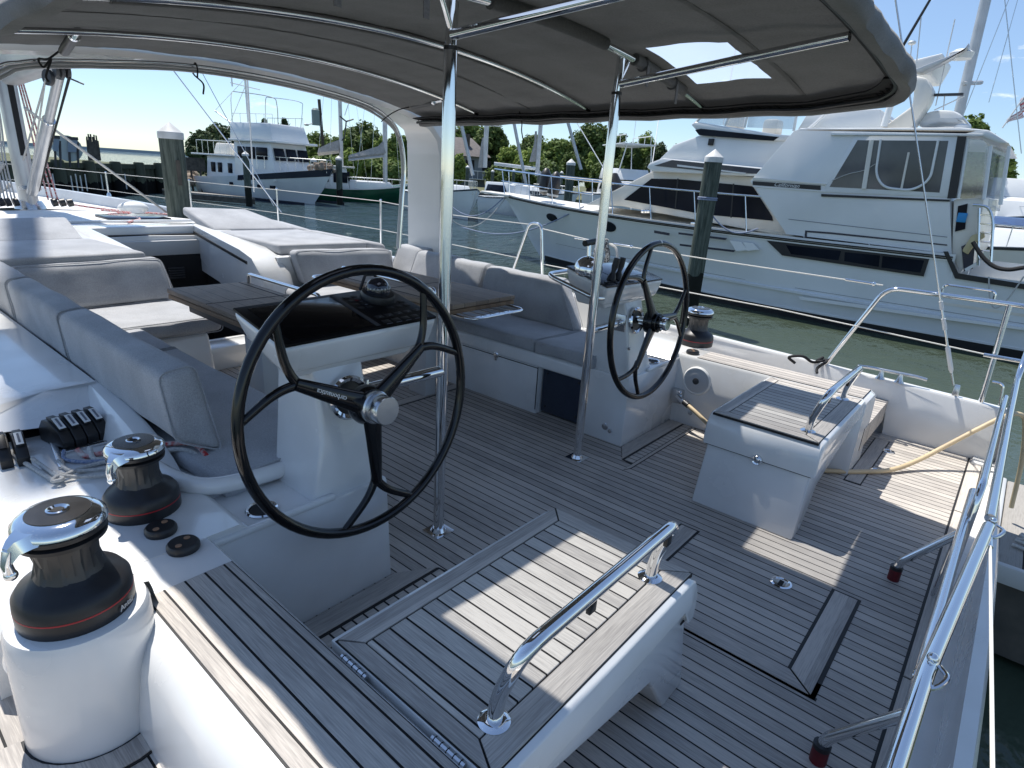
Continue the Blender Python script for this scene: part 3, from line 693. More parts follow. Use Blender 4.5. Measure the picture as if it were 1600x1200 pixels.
# ================================================================== HELM STATIONS
def helm_station(s, label):
    t = thing('helm_station', label, 'helm console', (s * .98, 1.75, 0), 'helm consoles')
    o = MB()
    def sec(z, xi, xo, ya, yf, r=.018):
        P = [(xi, ya), (xo, ya), (xo, yf), (xi, yf)]
        out = fillet([(P[0][0], (ya + yf) / 2, 0)] + [(x, y, 0) for x, y in P] + [(P[0][0], (ya + yf) / 2, 0)], r, 3)
        # order: start on inner edge -> reorder to ring
        ring = fillet([((xi), (ya + yf) / 2, 0), (xi, ya, 0), (xo, ya, 0), (xo, yf, 0), (xi, yf, 0), (xi, (ya + yf) / 2, 0)], r, 4)[:-1]
        return [(s * p[0], p[1], z) for p in ring]
    o.loft([sec(0, .872, 1.18, 1.577, 1.83), sec(.43, .895, 1.17, 1.600, 1.86), sec(.62, .902, 1.11, 1.635, 1.93), sec(.80, .905, 1.10, 1.672, 1.92), sec(.88, .90, 1.11, 1.70, 1.92)])
    obj('pedestal', o, 'gel', t, angle=28)
    xi, xo = .595, 1.235
    top = [(xi, 1.632, .975), (xo, 1.632, .965), (xo + .015, 1.915, 1.035), (xi + .015, 1.925, 1.045)]
    botm = [(xi + .02, 1.66, .868), (xo - .02, 1.66, .862), (xo - .03, 1.90, .93), (xi + .04, 1.90, .93)]
    o = MB(); o.hexa([(s * x, y, z) for x, y, z in botm + top], .022, 4); obj('console_box', o, 'gel', t, angle=40)
    o = MB(); o.hexa([(s * x, y, z) for x, y, z in [(.70, 1.69, .84), (1.16, 1.69, .84), (1.14, 1.90, .84), (.72, 1.90, .84), (.64, 1.68, .885), (1.20, 1.68, .885), (1.18, 1.90, .93), (.66, 1.90, .93)]], .015, 3); obj('console_underside', o, 'gel', t)
    nrm = (V(top[1]) - V(top[0])).cross(V(top[3]) - V(top[0])).normalized()
    def tp(u, v, h=0):
        p = (V(top[0]) * (1 - u) + V(top[1]) * u) * (1 - v) + (V(top[3]) * (1 - u) + V(top[2]) * u) * v + nrm * h
        return V((s * p.x, p.y, p.z))
    def slab(u0, u1, v0, v1, h0, h1, bev=.003):
        q = MB(); q.hexa([tp(u0, v0, h0), tp(u1, v0, h0), tp(u1, v1, h0), tp(u0, v1, h0), tp(u0, v0, h1), tp(u1, v0, h1), tp(u1, v1, h1), tp(u0, v1, h1)], bev); return q
    a = obj('instrument_panel', slab(.012, .988, .015, .985, -.004, .007, .004), 'panelblack' if s < 0 else plain('panel_satin', (.012, .013, .016), .22), t)
    if s < 0:
        b = obj('chart_screen', slab(.44, .93, .08, .90, .006, .0085, .001), 'blackglass', t)
        obj('screen_edge', slab(.405, .432, .05, .95, .006, .009, .001), 'greyblack', t)
        kk = [(.05 + i * .067, .08 + j * .13, .05, .07) for i in range(5) for j in range(2)] + [(.06 + i * .06, .38 + j * .11, .04, .06) for i in range(3) for j in range(2)] + [(.29 + i * .055, .50 + j * .10, .035, .05) for i in range(2) for j in range(4)]
        for a_, b_, c_, d_ in kk: obj('key', slab(a_, a_ + c_, b_, b_ + d_, .006, .0085, .001), 'black', t)
        for i in range(5):
            obj('key_legend', slab(.055 + i * .067, .095 + i * .067, .048, .056, .0068, .0078, .0), 'label', t); obj('key_legend', slab(.07 + i * .067, .08 + i * .067, .22, .235, .0088, .0095, .0), 'label', t)
        for j in range(4): obj('key_legend', slab(.30, .32, .57 + j * .1, .58 + j * .1, .0088, .0092, .0), 'label', t)
        q = slab(.315, .338, .70, .73, .0088, .0095, 0); obj('red_key', q, 'redtape', t)
        # compass
        c = tp(.185, .70, .0)
        q = MB(); q.lathe([(.064, 0), (.065, .02), (.060, .032), (.055, .033)], c, V((s * nrm.x, nrm.y, nrm.z)), 30); cp = obj('compass_base', q, 'black', t)
        q = MB(); q.ball(c + V((0, -.004, .040)), .046, seg=24); obj('compass_dome', q, plain('compass_dome', (.012, .013, .022), .05, coat=1), cp)
        q = MB()
        for k in range(9):
            aa = math.radians(-160 + k * 17); q.ball(c + V((0, -.004, .048)) + V((math.cos(aa) * .0455, math.sin(aa) * .0455, 0)), .0035, seg=6)
        obj('compass_marks', q, 'greylocker', cp)
        q = MB(); q.tube([c + V((-.055, .03, .04)), c + V((-.02, .045, .088)), c + V((.02, .045, .088)), c + V((.055, .03, .04))], .006, 8); obj('compass_hood', q, 'black', cp)
    else:
        obj('chart_screen', slab(.30, .94, .30, .93, .006, .009, .001), plain('screen_reflecting', (.02, .022, .03), .12, coat=.6), t)
        # engine lever: chrome dome with lever and black grip
        c = tp(.10, .62, .0)
        q = MB(); q.ball(c + V((0, 0, .02)), .080, (.8, 1, .95), 24); ev = obj('lever_housing', q, 'steel', t)
        q = MB(); q.lathe([(.030, 0), (.030, .012), (.018, .016)], c + V((-.006, -.066, .038)), (-.2, -1, .25), 24); obj('lever_boss', q, 'brushed', ev)
        q = MB(); q.tube([c + V((.005, 0, .06)), c + V((.01, .01, .155))], .012, 12); obj('lever_arm', q, 'steel', ev)
        q = MB(); q.tube([c + V((-.035, .01, .163)), c + V((.065, .01, .17))], .017, 12); obj('lever_grip', q, 'black', ev)
        for i in range(2):
            c = tp(.22 + .10 * i, .24, .006)
            q = MB(); q.lathe([(.026, 0), (.022, .02), (.012, .045), (.018, .075), (.016, .12), (.002, .123)], c, V((.15, -.1, 1)), 14); obj('toggle_lever', q, 'black', t)
        for i in range(4):
            for j in range(2): obj('switch', slab(.07 + i * .11, .14 + i * .11, .05 + j * .09, .10 + j * .09, .006, .012, .001), 'black', t)
        obj('key_legend', slab(.06, .48, .03, .035, .0075, .0085, 0), 'label', t); obj('key_legend', slab(.06, .48, .245, .25, .0075, .0085, 0), 'label', t)
    # grab bar round the forward inner corner
    q = MB(); z = .955
    q.tube(fillet([(s * .61, 1.66, .915), (s * .525, 1.66, .925), (s * .535, 1.99, 1.0), (s * .80, 2.0, 1.0), (s * .80, 1.92, .98)], .07, 6) if s > 0 else fillet([(s * .63, 1.80, .93), (s * .565, 1.80, .935), (s * .58, 1.99, 1.0), (s * .80, 2.0, 1.0), (s * .80, 1.92, .98)], .06, 6), .0125, 12); obj('grab_bar', q, 'steel', t)
    # shaft seat: ring on the aft face and side bar to the pole
    hubc = V((s * .990, 1.655, .745)); 
    q = MB(); q.lathe([(.078, .0), (.078, .012), (.070, .020), (.058, .012), (.058, .004)], hubc, (0, -1, .12), 36); rg = obj('wheel_boss', q, 'steel', t)
    q = MB(); q.lathe([(.058, .0), (.058, .006), (.03, .008)], hubc, (0, -1, .12), 30); obj('boss_disc', q, 'black', rg)
    q = MB(); q.tube([(s * .536, 1.667, .745), (s * .902, 1.70, .735)], .0225, 16); obj('support_bar', q, 'steel', t)
    q = MB(); q.box(s * .892, s * .904, 1.665, 1.745, .685, .785, .003); obj('bar_plate', q, 'brushed', t)
    if s > 0:
        q = MB(); q.lathe([(.010, 0), (.009, .005), (.003, .006)], (s * .885, 1.615, .60), (-s, 0, 0), 12); obj('button', q, 'steel', t)
        q = MB(); q.lathe([(.022, 0), (.022, .006), (.008, .012), (.004, .012)], (s * .873, 1.70, .09), (-s, 0, 0), 16); obj('lock', q, 'brushed', t)
    return t
helm_station(-1, 'near white helm console with black chart screen and compass')
helm_station(1, 'far white helm console with chrome engine lever')
# ================================================================== WINCHES
def winch(c, D, rot, label, hide=0):
    t = thing('sheet_winch', label, 'winch', c, 'self tailing sheet winches')
    k = D / .25; kz = k * 1.13; R = lambda pr: [(r * k, z * kz) for r, z in pr]
    o = MB(); o.lathe(R([(.125, 0), (.126, .004), (.126, .034)]), c, n=48); o.lathe(R([(.126, .0385), (.124, .062), (.112, .078), (.088, .090), (.074, .104)]), c, n=48); b = obj('base', o, 'blackwinch', t)
    o = MB(); o.lathe(R([(.1225, .0335), (.1262, .0345), (.1262, .0375), (.1225, .039)]), c, n=48); obj('red_ring', o, 'red', b)
    # ribbed drum
    secs = []
    for z, r, tw in ((.10, .076, 0), (.115, .067, .10), (.140, .0635, .35), (.165, .066, .62), (.180, .072, .70)):
        ring = []
        for i in range(72):
            a = 2 * PI * i / 72; rr = r * (1 + .095 * (((a + tw * 1.1) * 10 / (2 * PI)) % 1.0) * (1 if .11 < z < .178 else .2))
            ring.append(V(c) + V((rr * k * math.cos(a), rr * k * math.sin(a), z * kz)))
        secs.append(ring)
    o = MB(); o.loft(secs); obj('drum', o, 'greydrum', t, angle=25)
    o = MB(); o.lathe(R([(.072, .178), (.092, .185), (.094, .194), (.080, .199), (.094, .204), (.096, .214), (.080, .22)]), c, n=48); obj('self_tailing_jaw', o, 'black', t)
    o = MB(); o.lathe(R([(.092, .213), (.098, .219), (.096, .230), (.084, .240), (.067, .2445), (.05, .244)]), c, n=48)
    # feeder arm
    a = math.radians(rot); d = V((math.cos(a), math.sin(a), 0)); e = V((-d.y, d.x, 0)); cc = V(c)
    o.loft([[cc + (d * r + e * w) * k + V((0, 0, z * kz)) for w, z in ((-ww, z0), (ww, z0), (ww * .6, z1), (-ww * .6, z1))] for r, ww, z0, z1 in ((.072, .05, .214, .240), (.095, .036, .212, .236), (.115, .020, .205, .232), (.128, .012, .19, .222))])
    o.tube([cc + (d * .122) * k + V((0, 0, .215 * kz)), cc + d * .132 * k + V((0, 0, .19 * kz)), cc + d * .128 * k + V((0, 0, .165 * kz))], .012 * k, 10)
    o.ball(cc + d * .128 * k + V((0, 0, .163 * kz)), .0145 * k, seg=10)
    cap = obj('chrome_cap', o, 'steel', t)
    o = MB(); o.lathe(R([(.067, .243), (.066, .2462), (.02, .2475)]), c, n=40); obj('top_disc', o, plain('winch_disc', (.05, .046, .042), .22, metal=.6, c2=(.075, .07, .065), scale=20), t)
    o = MB(); o.lathe(R([(.024, .246), (.024, .2505), (.020, .252), (.014, .2475), (.001, .2472)]), c, n=24); obj('socket', o, 'steel', t)
    o = MB(); o.lathe(R([(.0125, .2475), (.0125, .2492), (.001, .2493)]), c, n=8); obj('socket_hole', o, 'dark', t)
    return t
w1 = winch((-1.880, 1.40, .540), .218, 205, 'nearest chrome topped winch on the round white pillar')
text('maker_lettering', 'Antal', 'greylocker', w1, (-1.880 + .1105 * .62, 1.40 - .1105 * .785, .557), (.785, .62, 0), (0, 0, 1), .019)
winch((-1.588, 1.872, .462), .204, 215, 'chrome topped winch beside the rope clutches')
winch((1.86, 1.63, .462), .232, 60, 'far winch on the starboard coaming beside the green water')
# foot switches: black pucks with two dots
def puck(c, label):
    t = thing('winch_button', label, 'switch', c, 'black winch buttons')
    o = MB(); o.lathe([(.041, 0), (.043, .006), (.042, .016), (.037, .022), (.001, .0225)], c, n=32); obj('housing', o, 'black', t)
    o = MB()
    for k in (-1, 1): o.lathe([(.0085, 0), (.0085, .002), (.001, .0024)], V(c) + V((.016 * k, .012 * k, .0215)), n=14)
    obj('dot', o, 'bronze', t)
puck((-1.603, 1.702, .462), 'black two dot button nearer the middle winch')
puck((-1.592, 1.578, .462), 'black two dot button nearer the teak strip')
puck((1.60, 1.53, .462), 'black button below the far winch')
# ================================================================== LINE CLUTCHES
def clutch(c, rot, label, grp, k=1.0, lab=True):
    t = thing('rope_clutch', label, 'rope clutch', c, grp)
    ca, sa = math.cos(rot), math.sin(rot)
    def L(x, y, z): return V(c) + V((x * ca - y * sa, x * sa + y * ca, z)) * k
    o = MB()
    pr = [(-.075, 0), (.075, 0), (.078, .03), (.05, .062), (.0, .085), (-.045, .078), (-.078, .04)]
    o.prism([L(-.0165, y, z) for y, z in pr], L(.0165, 0, 0) - L(-.0165, 0, 0), .003); obj('body', o, 'black', t)
    o = MB(); o.prism([L(-.011, y, z) for y, z in [(-.02, .084), (.008, .083), (.052, .064), (.06, .066), (.01, .095), (-.022, .094)]], L(.011, 0, 0) - L(-.011, 0, 0), .002); h = obj('handle', o, 'black', t)
    if lab:
        o = MB(); o.prism([L(-.010, .012, .0955), L(.010, .012, .0955), L(.010, .056, .0705), L(-.010, .056, .0705)], (0, 0, .001)); obj('label_plate', o, 'white', h)
        o = MB(); o.prism([L(-.003, .018, .0938), L(.003, .018, .0938), L(.003, .050, .0753), L(-.003, .050, .0753)], (0, 0, .0016)); obj('label_text', o, 'label', h)
    return t
names = ['first', 'second', 'third', 'last']
p0, p1 = atZ(112, 700, .47), atZ(165, 690, .47)
dv = (p1 - p0)
for i, nm in enumerate(('clutch farthest from the winch', 'second clutch from the outboard end', 'third clutch from the outboard end', 'clutch nearest the winch')):
    c = V((-1.640 + .040 * i, 2.535 + .006 * i, .463)); 
    clutch(c, PI + .18, 'black rope clutch with white tag, ' + nm, 'bank of four rope clutches', 1.12)
for i, nm in enumerate(('outer black rope clutch of the loose pair at the deck edge', 'inner black rope clutch of the loose pair, white tag on top')):
    c = V((-1.800 + .044 * i, 2.50 - .012 * i, .463)); clutch(c, PI - .10, nm, 'pair of rope clutches', 1.05, i == 1)
o = MB(); o.prism([(-1.695, 2.31, .462), (-1.675, 2.30, .462), (-1.590, 2.90, .462), (-1.610, 2.905, .462)], (0, 0, .012), .003); o.box(-1.66, -1.49, 2.425, 2.445, .462, .472, .003); tag(obj('clutch_track', o, 'brushed'), 'steel base track in front of the four rope clutches', 'track')
# ropes
def rope(name, pts, r, mat, label, n=6): o = MB(); o.tube(catmull(pts, n), r, 8); return tag(obj(name, o, mat), label, 'rope')
def zz(px, py, dz=.0): p = atZ(px, py, .472 + dz); return (p.x, p.y, p.z)
rope('rope', [zz(20, 712, .02), zz(42, 725), zz(68, 741), zz(84, 750), zz(95, 744, .01), zz(86, 738, .012), zz(100, 742, .006), zz(130, 731), zz(165, 722), zz(200, 722)], .0075, 'rope', 'pale rope knotted in front of the pair of clutches')
rope('rope', [zz(50, 716, .02), zz(66, 728), zz(86, 742, .008), zz(98, 748, .012), zz(82, 752, .01), zz(92, 744, .014), zz(125, 745), zz(170, 742), zz(210, 735)], .0065, 'rope', 'grey rope end looped back through the knot')
rope('rope', [zz(120, 702, .02), zz(132, 712), zz(150, 710, .005), zz(175, 706, .01), zz(215, 700, .02), zz(250, 695, .03), zz(285, 692, .035), zz(308, 696, .03), zz(322, 712, .015), zz(328, 724, -.02)], .0095, 'roperw', 'white rope with red flecks leading over the cushion edge')
rope('rope', [zz(140, 700, .02), zz(150, 718), zz(190, 712), zz(240, 706, .015), zz(280, 702, .02), zz(305, 708, .015), zz(318, 724, -.01), zz(322, 730, -.03)], .0085, 'rope', 'plain white rope beside the red flecked one')
rope('rope', [zz(100, 704, .015), zz(100, 716), zz(118, 721), zz(150, 721), zz(190, 716)], .0065, 'bluerope', 'blue flecked rope lying before the four clutches')
rope('rope', [zz(90, 720), zz(110, 735), zz(150, 734), zz(190, 730), zz(230, 728)], .0065, 'rope', 'pale grey rope lying flat behind the middle winch')
# ================================================================== CUSHIONS
def cushion(name, label, cat, c8, grp, bev=.03, pip=True, sag=.006):
    o = MB(); o.hexa(c8, bev, 4)
    bmesh.ops.subdivide_edges(o.bm, edges=[e for e in o.bm.edges if e.calc_length() > .05], cuts=6, use_grid_fill=True)
    o.bm.normal_update(); sd_ = V((sum(map(ord, label)) % 97, len(label), 3)); top_ = max(v.co.z for v in o.bm.verts)
    for v, nr in [(v, v.normal.copy()) for v in o.bm.verts]:
        p_ = v.co; d_ = .0075 * noise.noise(p_ * 4.5 + sd_) + .0035 * noise.noise(p_ * 13 + sd_) + .0018 * noise.noise(V((p_.x * 40, p_.y * 9, p_.z * 40)) + sd_)
        v.co += nr * d_
    ob = tag(obj(name, o, 'fab', angle=60), label, cat, grp)
    C = [V(p) for p in c8]
    for F4, B4 in (((0, 1, 5, 4), (3, 2, 6, 7)), ((3, 2, 6, 7), (0, 1, 5, 4))):
        P4 = [C[i].lerp(C[j], bev * .32 / max(.05, (C[i] - C[j]).length)) for i, j in zip(F4, B4)]; m4_ = sum(P4, V((0, 0, 0))) / 4
        P4 = [p + (m4_ - p).normalized() * bev * .12 for p in P4]
        ring = fillet([(P4[0] + P4[1]) / 2, P4[1], P4[2], P4[3], P4[0], (P4[0] + P4[1]) / 2], bev * 1.05, 5)[:-1]
        o = MB(); o.tube(ring, .0032, 6, closed=True); obj('piping', o, 'fab', ob)
    return ob
def seat_c8(s, x0, x1, y0, y1, z0, z1, tilt=0): return [(s * x0, y0, z0), (s * x1, y0, z0), (s * x1, y1, z0), (s * x0, y1, z0), (s * x0, y0, z1), (s * x1, y0, z1 - tilt), (s * x1, y1, z1 - tilt), (s * x0, y1, z1)]
G1, G2 = 'bench seat cushions', 'bench back cushions'
cushion('seat_cushion', 'long grey seat cushion on the far bench below the big back cushion', 'cushion', seat_c8(1, .868, 1.44, 2.295, 3.95, .418, .500, .012), G1, .022)
cushion('seat_cushion', 'short grey seat cushion next to the far helm, over the open recess', 'cushion', seat_c8(1, .868, 1.50, 1.83, 2.287, .418, .500, .012), G1, .022)
cushion('seat_cushion', 'dark shaded seat cushion behind the near steering wheel', 'cushion', [(-.872, 1.86, .418), (-1.36, 1.82, .418), (-1.46, 3.40, .418), (-.872, 3.40, .418), (-.868, 1.86, .500), (-1.36, 1.82, .49), (-1.46, 3.40, .49), (-.868, 3.40, .500)], G1, .022)
cushion('seat_cushion', 'sunlit small square seat cushion between the near bench and the forward bench', 'cushion', [(-.872, 3.41, .418), (-1.46, 3.41, .418), (-1.46, 3.93, .418), (-.872, 3.93, .418), (-.868, 3.41, .502), (-1.46, 3.41, .492), (-1.46, 3.93, .492), (-.868, 3.93, .502)], G1, .022)
cushion('seat_cushion', 'round ended seat cushion of the forward bench left of the companionway', 'cushion', [(-.36, 3.93, .405), (-1.45, 3.93, .405), (-1.45, 4.70, .405), (-.40, 4.70, .405), (-.385, 3.93, .505), (-1.45, 3.93, .505), (-1.45, 4.70, .505), (-.40, 4.70, .505)], G1, .045)
cushion('seat_cushion', 'sunlit seat cushion of the forward bench behind the far table', 'cushion', [(.44, 3.93, .405), (1.50, 3.93, .405), (1.50, 4.62, .405), (.44, 4.62, .405), (.45, 3.93, .505), (1.50, 3.93, .505), (1.50, 4.62, .505), (.45, 4.62, .505)], G1, .04)
# back cushions, starboard side: slanting slabs with rounded tops
def back(label, s, y0, y1, xb=1.325, xt=1.43, z0=.478, z1=.81, th=.125, bev=.036, aft=0.0):
    c8 = [(s * xb, y0, z0), (s * (xb + th), y0, z0), (s * (xb + th), y1, z0), (s * xb, y1, z0), (s * xt, y0 + aft, z1), (s * (xt + th), y0 + aft, z1), (s * (xt + th), y1, z1), (s * xt, y1, z1)]
    return cushion('back_cushion', label, 'cushion', c8, G2, bev)
back('longest grey back cushion on the far bench, rounded aft corner', 1, 2.28, 3.27, aft=.24, bev=.045)
back('narrow back cushion next forward of the longest one on the far bench', 1, 3.29, 3.72, xb=1.34, xt=1.46)
back('back cushion behind the bright steel pole, forward on the far bench', 1, 3.74, 4.20, xb=1.38, xt=1.52)
back('corner back cushion below the white arch leg', 1, 4.22, 4.62, xb=1.50, xt=1.66)
# port side: nearer the camera, seen from behind
def pback(label, y0, y1, x0=1.262, x1=1.40, aft=0.0):
    c8 = [(-x0 + .01, y0, .478), (-1.412, y0, .56), (-1.412, y1, .56), (-x0 + .01, y1, .478), (-1.30, y0 + aft, .815), (-1.425, y0 + aft, .80), (-1.425, y1, .80), (-1.30, y1, .815)]
    return cushion('back_cushion', label, 'cushion', c8, G2, .034)
pback('longest back cushion on the near bench, seen from behind and end on', 2.05, 3.20, aft=.05)
pback('middle back cushion on the near bench, sunlit strip on its aft edge', 3.22, 4.12)
pback('back cushion at the left edge of the photo', 4.14, 5.0)
# athwart back cushions
cushion('back_cushion', 'sunlit back cushion of the forward bench left of the dark companionway', 'cushion', [(-.395, 4.56, .508), (-1.30, 4.56, .508), (-1.30, 4.70, .52), (-.395, 4.70, .52), (-.43, 4.68, .79), (-1.30, 4.68, .78), (-1.30, 4.80, .78), (-.43, 4.80, .79)], G2, .045)
cushion('back_cushion', 'sunlit back cushion of the forward bench right of the dark companionway', 'cushion', [(.60, 4.50, .508), (1.50, 4.46, .508), (1.52, 4.60, .52), (.60, 4.66, .52), (.555, 4.60, .80), (1.52, 4.56, .775), (1.54, 4.68, .775), (.555, 4.74, .80)], G2, .045)
# sunbeds on the coachroof
def sunbed(s, label):
    t = thing('sunbed', label, 'sunbed', (s * .95, 5.0, .8), 'sunbeds on the coachroof')
    if s < 0: a = [(-.50, 4.76), (-1.75, 4.72), (-1.75, 5.50), (-.62, 5.50)]; tp_ = [(-.66, 5.51, .785), (-1.75, 5.51, .78), (-1.75, 5.93, .90), (-.64, 5.95, .91)]
    else: a = [(.54, 4.80), (1.38, 4.74), (1.28, 5.75), (.46, 5.80)]; tp_ = [(.46, 5.81, .80), (1.26, 5.76, .80), (1.02, 6.30, .945), (.44, 6.42, .955)]
    z0, z1 = .742, .826
    o = MB(); o.hexa([(x, y, z0 if i < 2 else z0 + .014) for i, (x, y) in enumerate(a)] + [(x, y, z1 if i < 2 else z1 + .018) for i, (x, y) in enumerate(a)], .022, 4); obj('mattress', o, 'fab', t, angle=60)
    o = MB(); o.hexa([(x, y, z - .025) for x, y, z in tp_] + [(x, y, z + .055) for x, y, z in tp_], .022, 4); obj('raised_headrest', o, 'fab', t, angle=60)
    if s > 0:
        o = MB(); o.hexa([(1.40, 4.75, .72), (1.62, 4.72, .70), (1.50, 5.72, .73), (1.30, 5.74, .75), (1.40, 4.76, .83), (1.60, 4.74, .80), (1.48, 5.7, .83), (1.31, 5.72, .85)], .035, 4); obj('side_bolster', o, 'fab', t, angle=60)
        o = MB(); o.hexa([(1.29, 5.76, .76), (1.48, 5.74, .75), (1.40, 6.2, .78), (1.10, 6.25, .85), (1.30, 5.78, .85), (1.46, 5.76, .83), (1.38, 6.2, .875), (1.10, 6.24, .93)], .035, 4); obj('side_bolster', o, 'fab', t, angle=60)
    return t
sunbed(-1, 'left grey sunbed half in the shadow of the canopy')
sunbed(1, 'right grey sunbed with raised headrest and side bolster')
# ================================================================== TABLES
def table(s, label):
    t = thing('cockpit_table', label, 'table', (s * .6, 3.2, 0), 'cockpit tables')
    for y in (3.0,): o = MB(); o.prism([(s * .53, y - .05, 0), (s * .63, y - .05, 0), (s * .63, y + .13, 0), (s * .53, y + .13, 0)], (0, 0, .62), .012); obj('leg', o, 'greylocker', t)
    o = MB(); o.box(s * .57, s * .65, 2.98, 3.76, .60, .661, .01); obj('table_box', o, 'greyblack', t)
    if s > 0: X0, X1, Y0, Y1 = .395, 1.04, 2.62, 3.90
    else: X0, X1, Y0, Y1 = .205, .70, 2.86, 3.92
    o = MB(); o.box(s * (X0 + .003), s * (X1 - .003), Y0 + .003, Y1 - .003, .662, .688, .003); obj('lower_leaf', o, 'teakedge', t)
    o = MB(); o.box(s * (X0), s * (X1), Y0, Y1, .693, .722, .004); obj('upper_leaf', o, 'teaktable', t)
    o = MB(); o.box(s * (X0 + .05), s * (X0 + .058), Y0 + .01, Y1 - .01, .7195, .7232); o.box(s * X0, s * X1, (Y0 + Y1) / 2 - .003, (Y0 + Y1) / 2 + .003, .7195, .7234); obj('leaf_joint', o, 'dark', t)
    if s > 0:
        o = MB(); o.tube(fillet([(.50, 2.72, .645), (.50, 2.50, .645), (1.02, 2.50, .645), (1.02, 2.72, .645)], .07, 6), .010, 10); obj('end_rail', o, 'steel', t); o = MB(); o.tube(fillet([(.40, 3.86, .70), (.30, 3.86, .70), (.33, 4.0, .70), (.44, 4.0, .70)], .05, 5), .010, 10); obj('end_rail', o, 'steel', t)
        o = MB(); o.tube([(.56, 2.53, .63), (.96, 2.53, .63)], .006, 8); o.tube([(.56, 2.58, .63), (.96, 2.58, .63)], .006, 8)
        for k in range(5): o.tube([(.58 + k * .09, 2.51, .64), (.58 + k * .09, 2.70, .64)], .004, 6)
        obj('bottle_rack', o, 'steel', t)
        o = MB(); o.tube(fillet([(.46, 3.80, .725), (.46, 3.80, .79), (.46, 2.80, .79), (.46, 2.80, .725)], .03, 4), .011, 10); obj('fiddle_rail', o, 'steel', t)
    else:
        o = MB(); o.tube(fillet([(-.225, 3.84, .72), (-.225, 3.84, .785), (-.225, 3.02, .785), (-.225, 3.02, .72)], .03, 4), .012, 10); obj('fiddle_rail', o, 'steel', t)
    return t
table(-1, 'brown teak cockpit table left of the chart screen')
table(1, 'teak cockpit table with steel end rails right of the compass')
# ================================================================== ARCH, CANOPY
def archz(x): return 2.075 - .055 * x * x
o = MB(); path = []
pts = [(1.80, .20), (1.80, .6), (1.79, 1.2), (1.775, 1.62)]
arc = [(1.745, 1.76), (1.66, 1.865), (1.52, 1.925)]
top = [(x, archz(x)) for x in (1.3, 1.0, .7, .35, 0)]
right = pts + arc + top
fullp = right + [(-x, z) for x, z in right[::-1][1:]]
secs = []
for i, (x, z) in enumerate(fullp):
    a = V((fullp[max(0, i - 1)][0], 0, fullp[max(0, i - 1)][1])); b = V((fullp[min(len(fullp) - 1, i + 1)][0], 0, fullp[min(len(fullp) - 1, i + 1)][1]))
    d = (b - a).normalized(); nn = V((-d.z, 0, d.x))   # inward normal
    nn = nn if nn.dot(V((-x, 0, 1.0 - z))) > 0 else -nn
    c = V((x, 4.36 - .05 * max(0, z - 1.5), z))
    w, t_ = .245 - .07 * max(0, min(1, (z - 1.7) / .25)), .055
    secs.append([c + V((0, -w + .03, 0)) + nn * t_, c + V((0, w - .03, 0)) + nn * t_, c + V((0, w, 0)) + nn * (t_ - .03), c + V((0, w, 0)) - nn * t_, c + V((0, -w, 0)) - nn * t_, c + V((0, -w, 0)) + nn * (t_ - .03)])
o.loft(secs)
arch = tag(obj('cockpit_arch', o, plain('arch_gelcoat', (.80, .795, .765), .2, coat=.4, c2=(.74, .735, .71), scale=2), angle=35), 'white moulded arch over the cockpit in front of the canopy', 'arch')
o = MB()
for x in (-.55, .25, 1.05):
    c = V((x, 4.26, archz(x) - .0555)); o.lathe([(.045, 0), (.045, .004), (.03, .008)], c, (0, 0, -1), 24)
obj('downlight', o, 'brushed', arch)
# folded spray hood frame: three tubes side by side
sh = thing('spray_hood_frame', 'bundle of bent tubes of the folded spray hood under the arch', 'tube frame', (0, 4.2, .8))
hoodpx = [(-60, 330), (-60, 190), (-45, 132), (0, 102), (30, 97), (60, 94), (100, 94), (160, 95), (300, 102), (450, 127), (560, 157), (605, 182), (626, 214), (633, 262), (630, 310), (625, 388)]
for k in range(3):
    o = MB(); o.tube(catmull([atY(px, py, 4.10 + .012 * k) + V((.0, 0, -.0155 * k if 0 < i < 12 else 0)) + V((-.0155 * k if i >= 10 else (.0155 * k if i < 4 else 0), 0, 0)) for i, (px, py) in enumerate(hoodpx)], 5), .0092, 10)
    obj('bent_tube', o, 'alu' if k else 'steel', sh)
o = MB()
for x, z in ((-.33, 1.965),): o.tube(catmull([(x, 4.06, z - .03), (x, 4.05, z + .02), (x + .01, 4.1, z + .05), (x + .02, 4.16, z + .0), (x + .03, 4.06, z - .06), (x + .02, 4.05, z - .12)], 5), .005, 6)
obj('lashing', o, 'blackrope', sh)
# canopy
HW = 1.51; YA, YF = .58, 4.12
def canz(x, y):
    q = min(1, (x / 1.45) ** 2); t = (1.7 - y) / 1.2
    return 2.105 - .068 * x * x + (t * (.035 * q - .03 * (1 - q)) if y < 1.7 else -.016 * (y - 1.7)) - .008 * math.sin((y - .47) * 7.2) ** 2
can = thing('bimini_canopy', 'dark grey canvas canopy stretched over the cockpit', 'canopy', (0, 2.2, 2.0))
XS = sorted(set([round(-1.51 + .03775 * k, 4) for k in range(81)] + [-1.12, -.55, .55, 1.12])); 
YS = sorted(set([round(.58 + .045 * k, 3) for k in range(76)] + [1.17, 1.55, 3.98, 4.05, 4.12]))
def inwin(x, y): return .55 < abs(x) < 1.12 and 1.17 < y < 1.55
def rc(x, y, r=.37):
    """squash the grid's aft corners into a rounded outline"""
    ax = abs(x)
    if y < YA + r and ax > HW - r:
        dx, dy = ax - (HW - r), (YA + r) - y
        m = max(dx, dy); L = math.hypot(dx, dy)
        if L > 0: ax = HW - r + dx * m / L; y = YA + r - dy * m / L
    return math.copysign(ax, x), y
o = MB(); vs = {}
wr = lambda x, y: .005 * noise.noise(V((x * 4, y * 4, 2))) + .0045 * noise.noise(V((x * 15, y * 3, 5))) + .003 * noise.noise(V((x * 3, y * 17, 8)))
